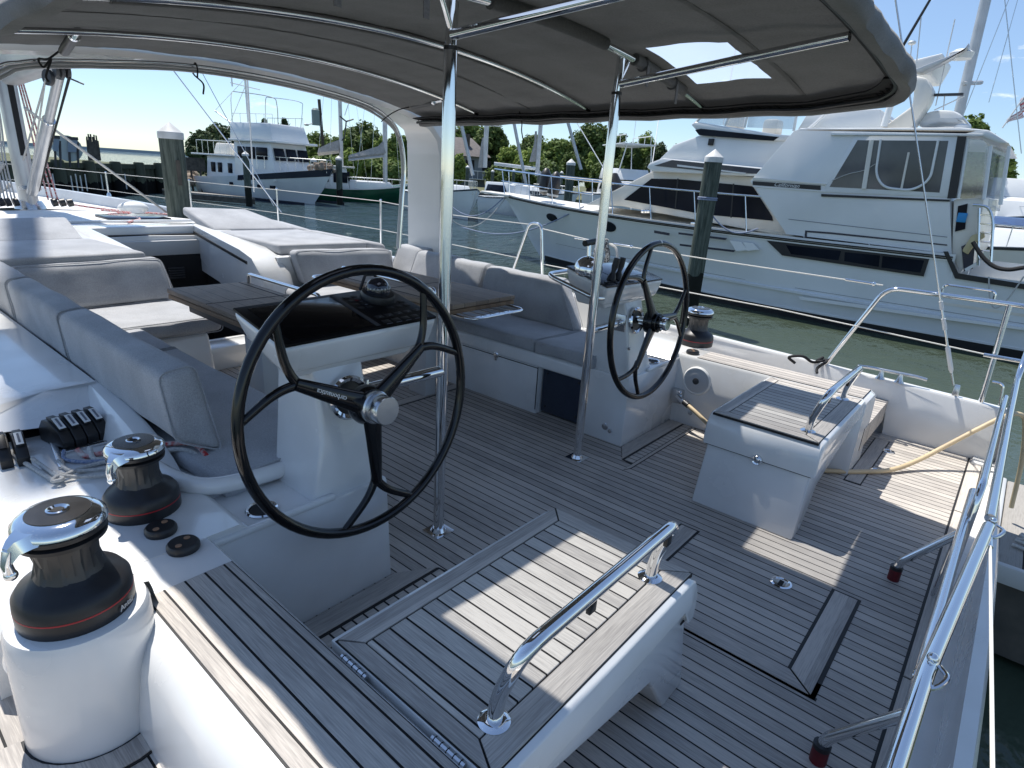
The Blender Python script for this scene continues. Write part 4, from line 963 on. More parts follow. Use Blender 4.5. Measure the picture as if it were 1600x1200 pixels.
for i, x in enumerate(XS):
    for j, y in enumerate(YS):
        X, Y = rc(x, y); vs[i, j] = o.bm.verts.new((X, Y, canz(X, Y) + wr(X, Y)))
wms = {-1: MB(), 1: MB()}; wv = {}
for i in range(len(XS) - 1):
    for j in range(len(YS) - 1):
        cx, cy = (XS[i] + XS[i + 1]) / 2, (YS[j] + YS[j + 1]) / 2
        ks = [(i, j), (i + 1, j), (i + 1, j + 1), (i, j + 1)]
        if inwin(cx, cy):
            for k in ks:
                if k not in wv: wv[k] = wms[1 if cx > 0 else -1].bm.verts.new(vs[k].co)
            wms[1 if cx > 0 else -1].bm.faces.new([wv[k] for k in ks])
        else: o.bm.faces.new([vs[k] for k in ks])
obj('canvas_top', o, 'canvas', can, angle=60)
for wm in wms.values(): obj('clear_window', wm, 'vinyl', can)
# hanging edge with rolled hem all round
per = [rc(x, YA) for x in [HW * (2 * k / 40 - 1) for k in range(41)]]
side = [(HW, YA + .38 + (YF - YA - .38) * k / 30) for k in range(1, 31)]
path = [(-x, y) for x, y in side[::-1]] + per + side
secs = []
for k, (x, y) in enumerate(path):
    z = canz(x, y); wob = .015 * noise.noise(V((x * 4, y * 4, 1))) + .012 * noise.noise(V((x * 13, y * 13, 3))); d = V((x, 0, 0)).normalized() * (1 if abs(x) > HW * .9 else .2) + V((0, -1, 0)) * (1 if y < YA + .3 else 0)
    if d.length: d.normalize()
    out = .018
    hang = .070 + .012 * noise.noise(V((x * 3, y * 3, 7)))
    p = V((x, y, z))
    secs.append([p + V((0, 0, .010)), p + d * (out + wob), p + d * (out + .012 + wob * 1.4) + V((0, 0, -hang * .55)), p + d * (out * .6 + wob) + V((0, 0, -hang)), p - d * .035 + V((0, 0, -hang * .98)), p - d * .05 + V((0, 0, -hang * .8)), p - d * .012 + V((0, 0, -.012))])
o = MB(); o.loft(secs); obj('edge_valance', o, 'canvasedge', can, angle=60)
# inner hem strip and lacing gap
o = MB(); o.tube([V((x * .955, y + (.05 if y < YA + .3 else 0), canz(x, y) - .045)) for x, y in path[28:]], .010, 6); obj('edge_tube', o, 'black', can)
o = MB()
for k in range(30, len(path) - 1):
    (x, y) = path[k]; z = canz(x, y)
    a = V((x * .985, y + .012, z - .05)); b = V((x * .935, y + .07, z - .018)); c = V((path[k + 1][0] * .985, path[k + 1][1] + .012, canz(*path[k + 1]) - .05))
    o.tube([a, b], .0022, 5, cap=False); o.tube([b, c], .0022, 5, cap=False)
obj('lacing', o, 'blackrope', can)
o = MB(); o.loft([[(x * .925 if abs(x) > 1.2 else x, y + (.10 if y < YA + .3 else 0), canz(x, y) - .020), (x * .975, y + (.03 if y < YA + .3 else 0), canz(x, y) - .026), (x * .975, y + (.03 if y < YA + .3 else 0), canz(x, y) - .018), (x * .925 if abs(x) > 1.2 else x, y + (.10 if y < YA + .3 else 0), canz(x, y) - .013)] for x, y in path[44:]]); obj('lacing_gap', o, 'dark', can)
# bows
def bow(y, r, mat, x0=-1.43, x1=1.43, dz=-.016, n=30): 
    q = MB(); q.tube([(x0 + (x1 - x0) * k / n, y, canz(x0 + (x1 - x0) * k / n, y) + dz) for k in range(n + 1)], r, 10); return q
obj('bow_tube', bow(3.42, .013, 'steel'), 'steel', can)
obj('bow_tube', bow(2.42, .013, 'steel'), 'steel', can)
obj('bow_tube', bow(1.64, .015, 'steel', dz=-.028), 'steel', can)
obj('bow_pocket', bow(2.44, .024, 'canvas', -1.30, .95, -.012), 'canvas', can, angle=60)
obj('bow_pocket', bow(1.64, .027, 'canvas', -.38, .36, -.026), 'canvas', can, angle=60)
obj('bow_pocket', bow(1.64, .027, 'canvas', .62, 1.16, -.026), 'canvas', can, angle=60)
obj('bow_pocket', bow(1.64, .027, 'canvas', -1.16, -.62, -.026), 'canvas', can, angle=60)
for x in (.70, 1.02, -.70, -1.02):
    o = MB(); z = canz(x, 1.64) - .026; o.tube([(x, 1.64 + .03 * math.cos(a), z + .03 * math.sin(a)) for a in [PI * k / 6 - PI for k in range(13)]], .006, 6); o.box(x - .012, x + .012, 1.605, 1.609, z - .10, z - .01); obj('velcro_strap', o, 'canvasedge', can)
# seams / stitched hems on the canvas
o = MB()
def strip(y0, x0, x1, w=.022): 
    o.loft([[(x, y, canz(x, y) - .0035), (x, y + w, canz(x, y + w) - .0035), (x, y + w, canz(x, y + w) - .002), (x, y, canz(x, y) - .002)] for x, y in [(x0 + (x1 - x0) * k / 24, y0) for k in range(25)]])
strip(1.08, -1.40, 1.40); strip(1.70, -1.40, 1.40, .03); strip(2.9, -1.42, 1.42); strip(.62, -1.05, 1.05)
obj('seam_tape', o, fabric('canvas_tape', (.11, .105, .10), (.075, .072, .068)), can)
# poles and struts
for s in (-1, 1):
    t = thing('canopy_pole', ('near steel canopy pole behind the chart screen wheel' if s < 0 else 'far steel canopy pole in front of the far bench'), 'pole', (s * .536, 1.667, 0), 'canopy poles')
    o = MB(); o.tube([(s * .536, 1.667, .004), (s * .536, 1.667, 1.90)], .0235, 20); obj('tube', o, 'steel', t)
    o = MB(); o.tube([(s * .536, 1.667, 1.90), (s * .536, 1.66, 2.06)], .020, 16); o.tube([(s * .54, 1.655, 1.93), (s * .44, .68, canz(.44, .68) - .03)], .017, 14); o.tube([(s * .54, 1.66, 1.94), (s * .60, 1.655, canz(.6, 1.64) - .03)], .010, 10)
    obj('strut', o, 'steel', t)
    o = MB(); o.lathe([(.0245, 0), (.0245, .012)], (s * .536, 1.667, 1.885), n=20); obj('collar', o, 'black', t)
    o = MB(); o.box(s * .536 - .05, s * .536 + .05, 1.617, 1.717, 0, .006, 0)
    o.lathe([(.034, .006), (.026, .022)], (s * .536, 1.667, 0), n=20); obj('foot_plate', o, 'steel', t)
# tensioners between canopy and arch
def tens(a, b, label):
    t = thing('canopy_tensioner', label, 'tensioner', a, 'canopy tensioners'); a, b = V(a), V(b)
    o = MB(); o.tube([a, a.lerp(b, .75)], .024, 14); obj('grip', o, 'black', t)
    o = MB(); o.tube([a.lerp(b, .74), b], .015, 12); o.lathe([(.025, 0), (.025, .03)], a.lerp(b, .72), b - a, 14); obj('end_tube', o, 'steel', t)
tens(atY(100, 80, 3.9), atY(122, 46, 3.46), 'black gripped canopy tensioner at the left end of the arch')
tens(atY(645, 166, 4.0), atY(692, 156, 3.5), 'black gripped canopy tensioner by the far arch leg')
rope('rope', [tuple(atY(640, 167, 4.02)), tuple(atY(622, 172, 4.0)), tuple(atY(605, 182, 4.0)), tuple(atY(596, 190, 4.06))], .004, 'blackrope', 'thin black lashing from the far tensioner to the bent tube')
rope('rope', [tuple(atY(95, 78, 3.95)), tuple(atY(75, 92, 4.0)), tuple(atY(60, 92, 4.05)), tuple(atY(68, 105, 4.05)), tuple(atY(80, 92, 4.0)), tuple(atY(72, 118, 4.05)), tuple(atY(76, 128, 4.05))], .005, 'blackrope', 'thin black lashing hanging below the left tensioner')
rope('rope', [(1.44, 3.02, 1.93), (1.45, 3.0, 1.86), (1.43, 2.98, 1.80), (1.44, 2.96, 1.72)], .004, 'blackrope', 'loose black cord hanging from the canopy edge')
# ================================================================== RAILS, LIFELINES
pp = thing('pushpit_rail', 'steel stern rail frame standing on the starboard quarter', 'guard rail', (2.44, .4, .36))
o = MB()
f1, b1, t1 = V((2.46, .91, .36)), V((2.44, .655, .965)), V((2.44, -.03, .97))
o.tube(fillet([f1, b1, t1, V((2.40, -.13, .965)), V((2.08, -.118, .63)), V((1.30, -.114, .615)), V((.06, -.112, .61))], .09, 8), .015, 14); obj('top_tube', o, 'steel', pp)
o = MB(); o.tube([V((2.455, .0, .35)), V((2.44, .02, .965))], .0155, 12); o.tube([V((2.44, .06, .65)), V((2.40, -.12, .66))], .0125, 12); obj('leg', o, 'steel', pp)
o = MB(); o.tube(fillet([V((2.44, -.02, .50)), V((2.44, -.075, .50)), V((2.44, -.09, .37))], .04, 5), .008, 8); obj('loop', o, 'steel', pp); o = MB(); o.tube(fillet([V((2.455, .10, .975)), V((2.455, .10, 1.03)), V((2.455, .36, 1.03)), V((2.455, .36, .975))], .03, 5), .007, 8); obj('loop', o, 'steel', pp)
o = MB(); o.tube(fillet([V((2.2, -.10, .48)), V((1.7, -.095, .46)), V((.75, -.09, .45)), V((.68, -.088, .01))], .08, 6), .0145, 12); obj('mid_tube', o, 'steel', pp)
gate = thing('stern_gate_rail', 'low steel gate rail along the stern sill with red taped feet', 'gate rail', (0, -.07, 0))
o = MB(); o.tube([V((1.065, -.077, .30)), V((.6, -.073, .30)), V((-.54, -.066, .30)), V((-1.35, -.058, .30))], .0175, 14); obj('bottom_tube', o, 'steel', gate)
o = MB(); o.tube([V((0, -.112, .608)), V((-.4, -.085, .61)), V((-.83, -.056, .612)), V((-1.12, -.048, .612)), V((-1.8, -.04, .61))], .0165, 14); obj('top_tube', o, 'steel', gate)
for x, nm in ((.60, 'a'), (-.548, 'b')):
    o = MB(); o.tube([V((x, -.07, .30)), V((x - .03, -.062, 0))], .0165, 12); obj('leg', o, 'steel', gate)
    fx = .586 if x > 0 else -.554
    o = MB(); o.tube(fillet([V((fx, .088, .015)), V((fx, .086, .085)), V((x, -.072, .295))], .03, 5), .0165, 14); obj('brace', o, 'steel', gate)
    o = MB(); o.tube([V((fx, .088, .0)), V((fx, .088, .052))], .0225, 16); tp_ = obj('foot_tape', o, 'redtape', gate)
    o = MB(); o.tube([V((fx, .088, .050)), V((fx, .088, .064))], .0235, 14); obj('tape_edge', o, 'black', tp_)
def hook(p, q, label):
    t = thing('gate_wire', label, 'wire', p, 'gate wires'); p, q = V(p), V(q); d = (q - p).normalized()
    o = MB(); o.tube(catmull([p + V((.02, -.015, .01)), p + V((-.01, -.03, .012)), p + V((-.045, -.012, .0)), p + V((-.03, .018, -.005)), p + V((.01, .015, 0))], 5), .005, 8); o.tube([p + V((-.02, .0, .0)), p + d * .12], .007, 8); o.ball(p + V((.02, 0, .022)), .011); obj('pelican_hook', o, 'steel', t)
    o = MB(); o.tube([p + d * .11, q], .0038, 8); obj('wire', o, 'wire', t)
hook((0, -.118, .60), (-1.02, -.178, .60), 'gate wire with pelican hook at the upper end of the stern rail')
hook((-.82, -.06, .61), (-1.05, -.052, .50), 'gate wire with pelican hook lower on the stern rail')
# backstay
bs = thing('backstay', 'split backstay wire with white turnbuckle covers on the starboard quarter', 'stay', (2.45, .14, .36))
q0, q1 = V((2.455, .135, .36)), atX(1400, 5, 2.2); 
dd = (q1 - q0)
o = MB(); o.tube([q0 + dd * .10, q0 + dd * 1.25], .0048, 8); obj('wire', o, 'brushed', bs)
o = MB(); o.prism([q0 + V((-.012, -.02, -.01)), q0 + V((-.012, .02, -.01)), q0 + V((-.006, .018, .07)), q0 + V((-.006, -.012, .07))], (.024, 0, 0), .004); o.tube([q0 + dd * .03, q0 + dd * .30], .0065, 8); obj('chain_plate', o, 'brushed', bs)
o = MB(); o.tube([q0 + dd * .065, q0 + dd * .075, q0 + dd * .135, q0 + dd * .14], lambda t: .007 if t in (0, 1) else .0135, 10); obj('turnbuckle_cover', o, 'white', bs)
for a_, b_, c_ in ((.185, .215, .012), (.24, .262, .011)): o = MB(); o.tube([q0 + dd * a_, q0 + dd * b_], c_, 10); obj('turnbuckle_cover', o, 'white', bs)
# black line tied round foot of the rail
rope('rope', [(2.46, .93, .42), (2.40, .95, .40), (2.42, .90, .41), (2.47, .92, .40), (2.42, .98, .38), (2.36, 1.04, .42), (2.33, 1.12, .40), (2.36, 1.08, .36)], .010, 'blackrope', 'black line knotted round the foot of the stern rail')
rope('rope', [(2.45, .91, .41), (2.39, .89, .41), (2.37, .93, .36), (2.34, .92, .33)], .010, 'blackrope', 'short tail of black line by the stern rail foot')
# stanchions and lifelines
stn = [(2.42, 5.87), (2.25, 7.87), (1.90, 9.72), (1.45, 11.75)]
names = ['stanchion right of the right sunbed nearest the arch', 'stanchion behind the raised headrest of the right sunbed', 'stanchion beside the tall foreground piling', 'stanchion in front of the timber sea wall']
for (x, y), nm in zip(stn, names):
    t = thing('lifeline_stanchion', 'thin steel ' + nm, 'stanchion', (x, y, sheer(y)), 'lifeline stanchions')
    o = MB(); o.tube([(x, y, sheer(y) - .05), (x, y, 1.125)], .0125, 10); o.ball((x, y, 1.13), .016); obj('post', o, 'steel', t)
    o = MB(); o.lathe([(.035, 0), (.03, .03), (.015, .06)], (x, y, sheer(y) - .02), n=14); obj('base', o, 'steel', t)
hp = thing('gate_hoop', 'upside down U shaped steel gate stanchion behind the far bench', 'stanchion', (2.42, 3.7, .45))
o = MB(); o.tube(fillet([(2.43, 3.88, .44), (2.42, 3.64, 1.09), (2.42, 3.50, 1.09), (2.44, 3.44, .44)], .06, 6), .0135, 12); obj('tube', o, 'steel', hp)
def wire(pts, label, r=.0042, mat='wire'): 
    o = MB(); o.tube([V(p) for p in pts], r, 7); return tag(obj('lifeline', o, mat), label, 'lifeline', 'lifelines')
up = [V((2.44, .68, .975)), V((2.42, 1.8, .985)), V((2.41, 2.9, 1.005)), V((2.42, 3.48, 1.05))]
wire(up, 'upper white lifeline from the stern rail to the gate hoop')
wire([V((2.44, .06, .655)), V((2.43, 1.3, .705)), V((2.42, 2.4, .715)), V((2.43, 3.46, .73))], 'lower white lifeline from the stern rail to the gate hoop')
wire([V((2.42, 3.62, 1.075)), V((2.42, 4.7, 1.07)), V((2.42, 5.87, 1.12)), V((2.25, 7.87, 1.12)), V((1.9, 9.72, 1.12)), V((1.45, 11.75, 1.12)), V((.5, 13.6, 1.15))], 'upper lifeline running forward past the arch leg', .0038)
wire([V((2.42, 3.78, .75)), V((2.42, 4.7, .77)), V((2.42, 5.87, .80)), V((2.25, 7.87, .82)), V((1.9, 9.72, .83)), V((1.45, 11.75, .85)), V((.5, 13.6, .9))], 'lower lifeline running forward past the arch leg', .0034)
for yy, zz in ((.74, .977), (2.55, 1.0), (2.95, 1.006)):
    o = MB(); o.tube([(2.42, yy, zz), (2.415, yy + .16, zz + .003)], .009, 10); o.ball((2.42, yy - .01, zz), .014); tag(obj('lifeline_turnbuckle', o, 'steel'), {.74: 'steel lifeline turnbuckle next to the stern rail bend', 2.55: 'steel lifeline turnbuckle right of the hanging rope coil', 2.95: 'steel lifeline turnbuckle left of the hanging rope coil'}[yy], 'turnbuckle')
# rope coil hung on the lifeline
rc_ = thing('rope_coil', 'black and white rope coil hung on the lifeline behind the engine lever', 'rope coil', (2.38, 2.85, .8))
cm = plain('checked_rope', (.03, .03, .035), .85, c2=(.5, .5, .48), scale=70, det=0)
o = MB()
for k in range(9):
    a = k * .35; o.tube([V((2.39 + .012 * math.cos(a), 2.80 + .06 * math.cos(t) + .012 * math.sin(k * 2.1), .90 + .105 * math.sin(t) + .008 * math.cos(k * 1.7))) for t in [2 * PI * q / 20 for q in range(20)]], .008, 6, closed=True)
obj('coil', o, cm, rc_)
o = MB()
for k in range(6): o.tube([V((2.39 + .03 * math.cos(t), 2.80 + .04 * math.sin(t), 1.03 - .016 * k)) for t in [2 * PI * q / 14 for q in range(14)]], .009, 6, closed=True)
obj('wrap', o, cm, rc_)
rope('rope', [(2.40, 2.74, 1.0), (2.38, 2.66, .97), (2.37, 2.62, .85), (2.38, 2.60, .72)], .011, 'rope', 'white line hanging from the lifeline right of the rope coil')
# starboard deck hardware behind the far helm (clutches, mirrored pair)
for i, nm in enumerate(('rope clutch seen under the far console, outer one', 'rope clutch seen under the far console, inner one')):
    clutch(V((1.62 + .045 * i, 2.25, .463)), PI, nm, 'far pair of rope clutches', 1.0, True)
# water hose
va = thing('hose_valve', 'steel deck wash outlet with tap on the far coaming', 'outlet', (1.51, 1.56, .19))
o = MB(); o.box(1.47, 1.512, 1.50, 1.58, .14, .235, .008); obj('housing', o, 'brushed', va)
o = MB(); o.tube([(1.47, 1.53, .19), (1.44, 1.49, .185), (1.42, 1.45, .18)], .016, 12); o.lathe([(.024, 0), (.026, .008), (.018, .016)], (1.455, 1.515, .225), n=18); obj('tap', o, 'steel', va)
o = MB(); o.tube([(1.425, 1.46, .181), (1.405, 1.42, .174)], .0185, 12); obj('coupling', o, 'black', va)
o = MB(); o.tube(catmull([(1.405, 1.42, .174), (1.385, 1.35, .15), (1.365, 1.22, .09), (1.36, 1.05, .03), (1.37, .85, .016), (1.41, .65, .016), (1.50, .52, .016), (1.62, .405, .016), (1.76, .295, .02), (1.93, .20, .055), (2.10, .09, .14), (2.26, -.04, .255), (2.37, -.14, .335), (2.46, -.21, .33), (2.52, -.25, .22), (2.56, -.29, .0), (2.58, -.32, -.30)], 8), .0135, 12); tag(obj('water_hose', o, 'hose'), 'beige water hose running under the far helm seat and over the stern', 'hose')
# ================================================================== DOCK
dk = thing('finger_dock', 'weathered grey finger dock behind the stern at the right edge', 'dock', (2.6, -4, -.4))
o = MB(); o.box(1.95, 3.36, -9, -.30, -.46, -.40, .01); obj('planking', o, 'dock', dk)
o = MB(); o.box(1.90, 1.945, -9, -.29, -.50, -.385, .012); o.box(1.90, 3.36, -.295, -.25, -.50, -.385, .012); obj('white_rub_rail', o, 'greylocker', dk)
o = MB(); o.box(1.93, 3.34, -8.9, -.31, -.95, -.47); obj('side_board', o, 'dockside', dk)
o = MB()
for k in range(5): o.tube(catmull([V((2.22 + .05 * k, -.36 - .01 * k, -.385 + .012 * (k % 2))), V((2.20 + .04 * k, -.46, -.38 + .015 * (k % 3))), V((2.25 + .03 * k, -.62, -.385)), V((2.32 + .02 * k, -.8, -.386))], 6), .010, 7)
tag(obj('rope', o, 'rope'), 'white mooring rope bundle lying on the finger dock', 'rope')
# ================================================================== MAST, BOOM, STANDING RIGGING
ms = thing('mast', 'white painted mast at the left edge with lines led down to deck blocks', 'mast', (0, 10, .75))
o = MB(); o.loft([[(.10 * math.cos(t), 10.02 + .17 * math.sin(t), z) for t in [2 * PI * k / 20 for k in range(20)]] for z in (.66, 3, 9, 18)]); obj('tube', o, 'alu', ms)
o = MB(); o.box(-.03, .03, 9.838, 9.855, 1.35, 6); obj('sail_slot', o, 'dark', ms)
o = MB(); o.lathe([(.17, .70), (.16, .74), (.13, .80)], (0, 10.0, 0), n=24); o.box(-.115, .115, 9.83, 9.87, .94, .99); obj('mast_collar', o, 'brushed', ms)
o = MB()
for k, x in enumerate((-.42, -.35, -.28, -.2, .2, .28, .36)): o = MB(); o.lathe([(.0, -.03), (.05, -.028), (.05, .028), (.0, .03)], (x, 9.75 - abs(x) * .2, .80), (1, 0, .2), 14); obj('turning_block', o, 'black', ms)
o = MB()
rr = random.Random(3)
for k in range(9):
    x = -.17 - .035 * k; o.tube(catmull([V((x - .02, 9.75, .82)), V((x * .7 - .05, 9.95 + .02 * k, 1.3)), V((x * .5 - .04, 9.98, 2.0)), V((x * .3 - .05, 10, 4.2))], 4), .010, 6)
o.tube([V((-.21, 9.9, 1.25)), V((-.30, 9.95, 1.1)), V((-.27, 9.95, .9)), V((-.18, 9.9, 1.0))], .03, 8)
obj('halyard', o, 'rope', ms)
o = MB()
for k in range(3): o.tube([V((.14 + .05 * k, 9.72, .83)), V((.10 + .02 * k, 9.98, 2.4)), V((.06, 10, 5.0))], .010, 6)
obj('red_halyard', o, 'roperw', ms)
bm_ = thing('boom', 'grey white boom overhead at the upper left', 'boom', (0, 9.8, 2.2))
o = MB(); o.hexa([(-.09, 4.3, 2.36), (.09, 4.3, 2.36), (.09, 9.80, 2.14), (-.09, 9.80, 2.14), (-.15, 4.3, 2.68), (.15, 4.3, 2.68), (.17, 9.80, 2.50), (-.17, 9.80, 2.50)], .05, 4); obj('spar', o, 'alu', bm_)
o = MB(); o.tube([(.11, 9.6, 2.22), (.11, 4.5, 2.43)], .012, 6); o.tube([(.155, 9.6, 2.40), (.15, 4.5, 2.60)], .008, 6); obj('groove', o, 'brushed', bm_)
vg = thing('boom_vang', 'grey rigid vang leaning from the mast foot up to the boom', 'vang', (0, 9.85, .85))
a, b = V((0, 9.84, .88)), V((0, 7.86, 2.20))
o = MB(); o.tube([a.lerp(b, .03), a.lerp(b, .66)], .060, 18); o.tube([a.lerp(b, .65), a.lerp(b, .97)], .046, 18); obj('strut', o, 'alu', vg)
o = MB(); o.lathe([(.062, 0), (.062, .02)], a.lerp(b, .655), b - a, 20); obj('strut_ring', o, 'steel', vg)
o = MB()
for k in (-.05, .0, .05): o.lathe([(.01, -.016), (.065, -.014), (.065, .014), (.01, .016)], b + V((k, -.05, .0)), (1, 0, 0), 16)
o.lathe([(.01, -.02), (.075, -.018), (.075, .018), (.01, .02)], b + V((-.10, .04, -.07)), (1, .3, 0), 16); o.tube([b + V((.05, -.02, -.05)), b + V((.16, -.1, -.10))], .008, 6); obj('sheave', o, 'greyblack', vg)
o = MB(); o.tube([b + V((.07, .02, -.05)), a + V((.09, .02, .05))], .010, 6); o.tube([b + V((.05, -.09, -.05)), a + V((.05, -.10, .05))], .010, 6); obj('purchase_line', o, 'blackrope', vg)
o = MB(); o.tube([b + V((-.12, .04, -.08)), V((-.02, 9.82, 1.30))], .010, 6); o.tube([b + V((-.13, .04, -.10)), V((-.07, 9.75, .82))], .009, 6); obj('control_line', o, 'rope', vg)
def stay(p, q, k, label, r=.0055, mat='brushed'):
    p, q = V(p), V(q); o = MB(); o.tube([p, p + (q - p) * k], r, 7); return tag(obj('stay_wire', o, mat), label, 'stay wire', 'standing rigging wires')
P0 = V((2.18, 7.9, sheer(7.9) + .1)); stay(atX(440, 332, 2.2), atY(267, 105, 8.2), 1.6, 'shroud wire crossing in front of the trawler bow, left one', .007)
stay(atX(428, 322, 2.2), atY(315, 112, 8.6), 1.5, 'thin shroud wire right of the other, over the trawler wheelhouse', .005)
stay(atX(397, 300, 2.25), atX(386, 112, 2.2), 1.7, 'upright whip line just left of the trawler bow', .010, 'white')
stay(atX(262, 333, 1.6), atX(52, 178, .0), 1.05, 'slanting white line from the mast to the deck left of the tall piling', .016, 'rope')
rope('rope', [tuple(atX(90, 316, .5)), tuple(atX(150, 325, 1.0)), tuple(atX(210, 331, 1.3)), tuple(atX(280, 336, 1.6))], .014, 'roperw', 'red flecked sheet lying along the coachroof towards the right sunbed')
rope('rope', [(.2, 7.2, .79), (.45, 7.6, .79), (.3, 8.1, .79), (.6, 8.3, .79), (.45, 8.8, .78)], .012, 'roperw', 'loose pile of red and white rope on the coachroof')
# ================================================================== PILINGS
def piling(px, pyt, D, wpx, label, cap=True, bot=WL - 1.0, capw=1.06):
    top = atD(px, pyt, D); dep = (RM[2][0] * (top.x - CAM.x) + RM[2][1] * (top.y - CAM.y) + RM[2][2] * (top.z - CAM.z))
    r = wpx * dep / FPX / 2
    t = thing('dock_piling', label, 'piling', (top.x, top.y, WL), 'timber pilings')
    hc = r * 1.45 if cap else 0
    o = MB(); secs = []
    for i in range(13):
        z = bot + (top.z - hc * .9 - bot) * i / 12; k = 1 + .03 * noise.noise(V((top.x, top.y, z * 1.3)))
        secs.append([(top.x + r * k * math.cos(a) * (1 + .025 * math.sin(a * 5 + top.x)), top.y + r * k * math.sin(a), z) for a in [2 * PI * q / 20 for q in range(20)]])
    o.loft(secs); obj('post', o, 'piling', t)
    if cap:
        o = MB(); o.lathe([(r * capw, -hc), (r * capw * 1.01, -hc * .64), (r * capw * .99, -hc * .60), (.004, 0)], (top.x, top.y, top.z), n=28); obj('cone_cap', o, 'capwhite', t, angle=24)
    return t, top, r
_, tp0, r0 = piling(264, 190, 9.8, 35, 'tall near piling with white cone cap, left of the trawler')
o = MB(); c = V((tp0.x, tp0.y, 0)); d = (CAM - c); d.z = 0; d.normalize(); sd = V((d.y, -d.x, 0))
pc = V((tp0.x, tp0.y, atD(276, 262, 9.8).z)) + d * (r0 + .01) - sd * .05; o.hexa([pc - sd * .025 + V((0, 0, -.22)), pc + sd * .025 + V((0, 0, -.22)), pc + sd * .025 + d * .02 + V((0, 0, -.22)), pc - sd * .025 + d * .02 + V((0, 0, -.22)), pc - sd * .025 + V((0, 0, .1)), pc + sd * .025 + V((0, 0, .1)), pc + sd * .025 + d * .02 + V((0, 0, .1)), pc - sd * .025 + d * .02 + V((0, 0, .1))]); tag(obj('wooden_cleat', o, 'dockside'), 'wooden cleat nailed to the tall left piling', 'cleat')
_, tp1, r1 = piling(1118, 233, 11.9, 27, 'green weathered near piling with white cone cap, in front of the motor yacht')
o = MB(); 
for k in range(2): o.tube([V((tp1.x + (r1 + .012) * math.cos(a), tp1.y + (r1 + .012) * math.sin(a), atD(1108, 312, 11.9).z + .03 * k)) for a in [2 * PI * q / 24 for q in range(24)]], .014, 6, closed=True)
tag(obj('rope', o, 'bluerope'), 'blue line wound round the near right piling', 'rope')
piling(383, 236, 37, 10, 'mid distance piling with white cap beside the trawler hull')
piling(529, 243, 42, 9.5, 'mid distance piling with white cap before the green hull')
piling(490, 246, 56, 9, 'distant piling with white cap between trawler and green boat')
piling(893, 248, 30, 13.5, 'thick grey piling with white cap behind the motor yacht bow')
for i, (px, py, D, w) in enumerate(((731, 258, 60, 6), (770, 265, 55, 5), (803, 264, 60, 4.5), (819, 263, 60, 4.5), (843, 266, 50, 5.5), (878, 267, 55, 5))):
    piling(px, py, D, w, ['slim far piling by the house', 'slim far piling left of the white dinghy cabin', 'slim far piling left of a twin beside the leaning spar', 'slim far piling right of its twin beside the leaning spar', 'slim far piling below the tall pale mast', 'slim far piling next to the thick grey one'][i])
# ================================================================== MOTOR YACHT
XC = 13.5
my = thing('motor_yacht', 'big white flybridge motor yacht moored alongside on the right', 'motor yacht', (XC, 4, WL))
def hb(y): return 2.15 if y <= 4 else 2.15 * max(.012, 1 - ((y - 4) / 9.7) ** 2.4)
def hbw(y): return 2.02 if y <= 3 else 2.02 * max(.0, 1 - ((y - 3) / 8.95) ** 1.7)
def mdeck(y): return .615 + .0022 * max(0, y - 3) ** 2
def msec(y, side):
    zd = mdeck(y) if y > 1.0 else .34
    if y > 11.9: zb = WL + (y - 11.9) / 1.75 * (zd - WL) ** 1.0; wb = .015
    else: zb = WL - .06; wb = hbw(y)
    if y > 11.9: zb = min(zb, zd - .05)
    out = []
    for k in range(9):
        t = k / 8; z = zb + (zd - zb) * t; f = t ** 1.45 if y > 4 else t
        out.append((XC + side * (wb + (hb(y) - wb) * f), y, z))
    return out
YS_ = [-4.2, -3, -1.5, 0, .99, 1.01, 2, 3, 4, 5, 6, 7, 8, 9, 10, 10.8, 11.5, 12.0, 12.5, 13.0, 13.4, 13.66]
o = MB()
o.loft([[*msec(y, -1)] for y in YS_], closed=False); o.loft([[*msec(y, 1)] for y in YS_], closed=False)
o.face([*msec(-4.2, -1), *msec(-4.2, 1)[::-1]])
obj('hull', o, 'boatlightblue', my, angle=25)
o = MB(); 
o.loft([[(XC - hb(y) + .02, y, mdeck(y) - .02), (XC, y, mdeck(y) + .10), (XC + hb(y) - .02, y, mdeck(y) - .02)] for y in YS_ if y > 1], closed=False)
o.box(XC - 2.1, XC + 2.1, -4.1, 1.0, -.25, -.2); obj('deck', o, 'boatcream', my)
def hx(y, z):
    """outer skin of the near side"""
    s = msec(y, -1)
    for a, b in zip(s, s[1:]):
        if a[2] <= z <= b[2]: return a[0] + (b[0] - a[0]) * (z - a[2]) / (b[2] - a[2])
    return s[-1][0] if z > s[-1][2] else s[0][0]
def band(z0, z1, y0, y1, mat, name, t=.02, n=24, zf=lambda y: 0):
    o = MB(); secs = []
    for k in range(n + 1):
        y = y0 + (y1 - y0) * k / n; a, b = z0 + zf(y), z1 + zf(y); xa, xb = hx(y, a), hx(y, b)
        secs.append([(xa - t, y, a), (xb - t, y, b), (xb + .05, y, b), (xa + .05, y, a)])
    o.loft(secs); return obj(name, o, mat, my)
band(WL - .05, WL + .16, -4.15, 11.7, 'black', 'boot_stripe', .012)
band(WL + .165, WL + .20, -4.15, 11.6, 'boatwhite', 'boot_line', .014)
band(-.475, -.425, -4.15, 9.5, 'boatlightblue', 'spray_rail', .05); band(-.37, -.365, -4.15, 11.0, 'navy', 'hull_crease', .004)
sh_ = lambda y: mdeck(y) - .615
band(.56, .585, 1.05, 13.3, 'black', 'sheer_stripe', .03, 30, sh_); band(.595, .62, 1.05, 13.4, 'black', 'sheer_stripe', .045, 30, sh_); band(.535, .66, 1.02, 13.5, 'boatwhite', 'rub_rail', .022, 30, sh_)
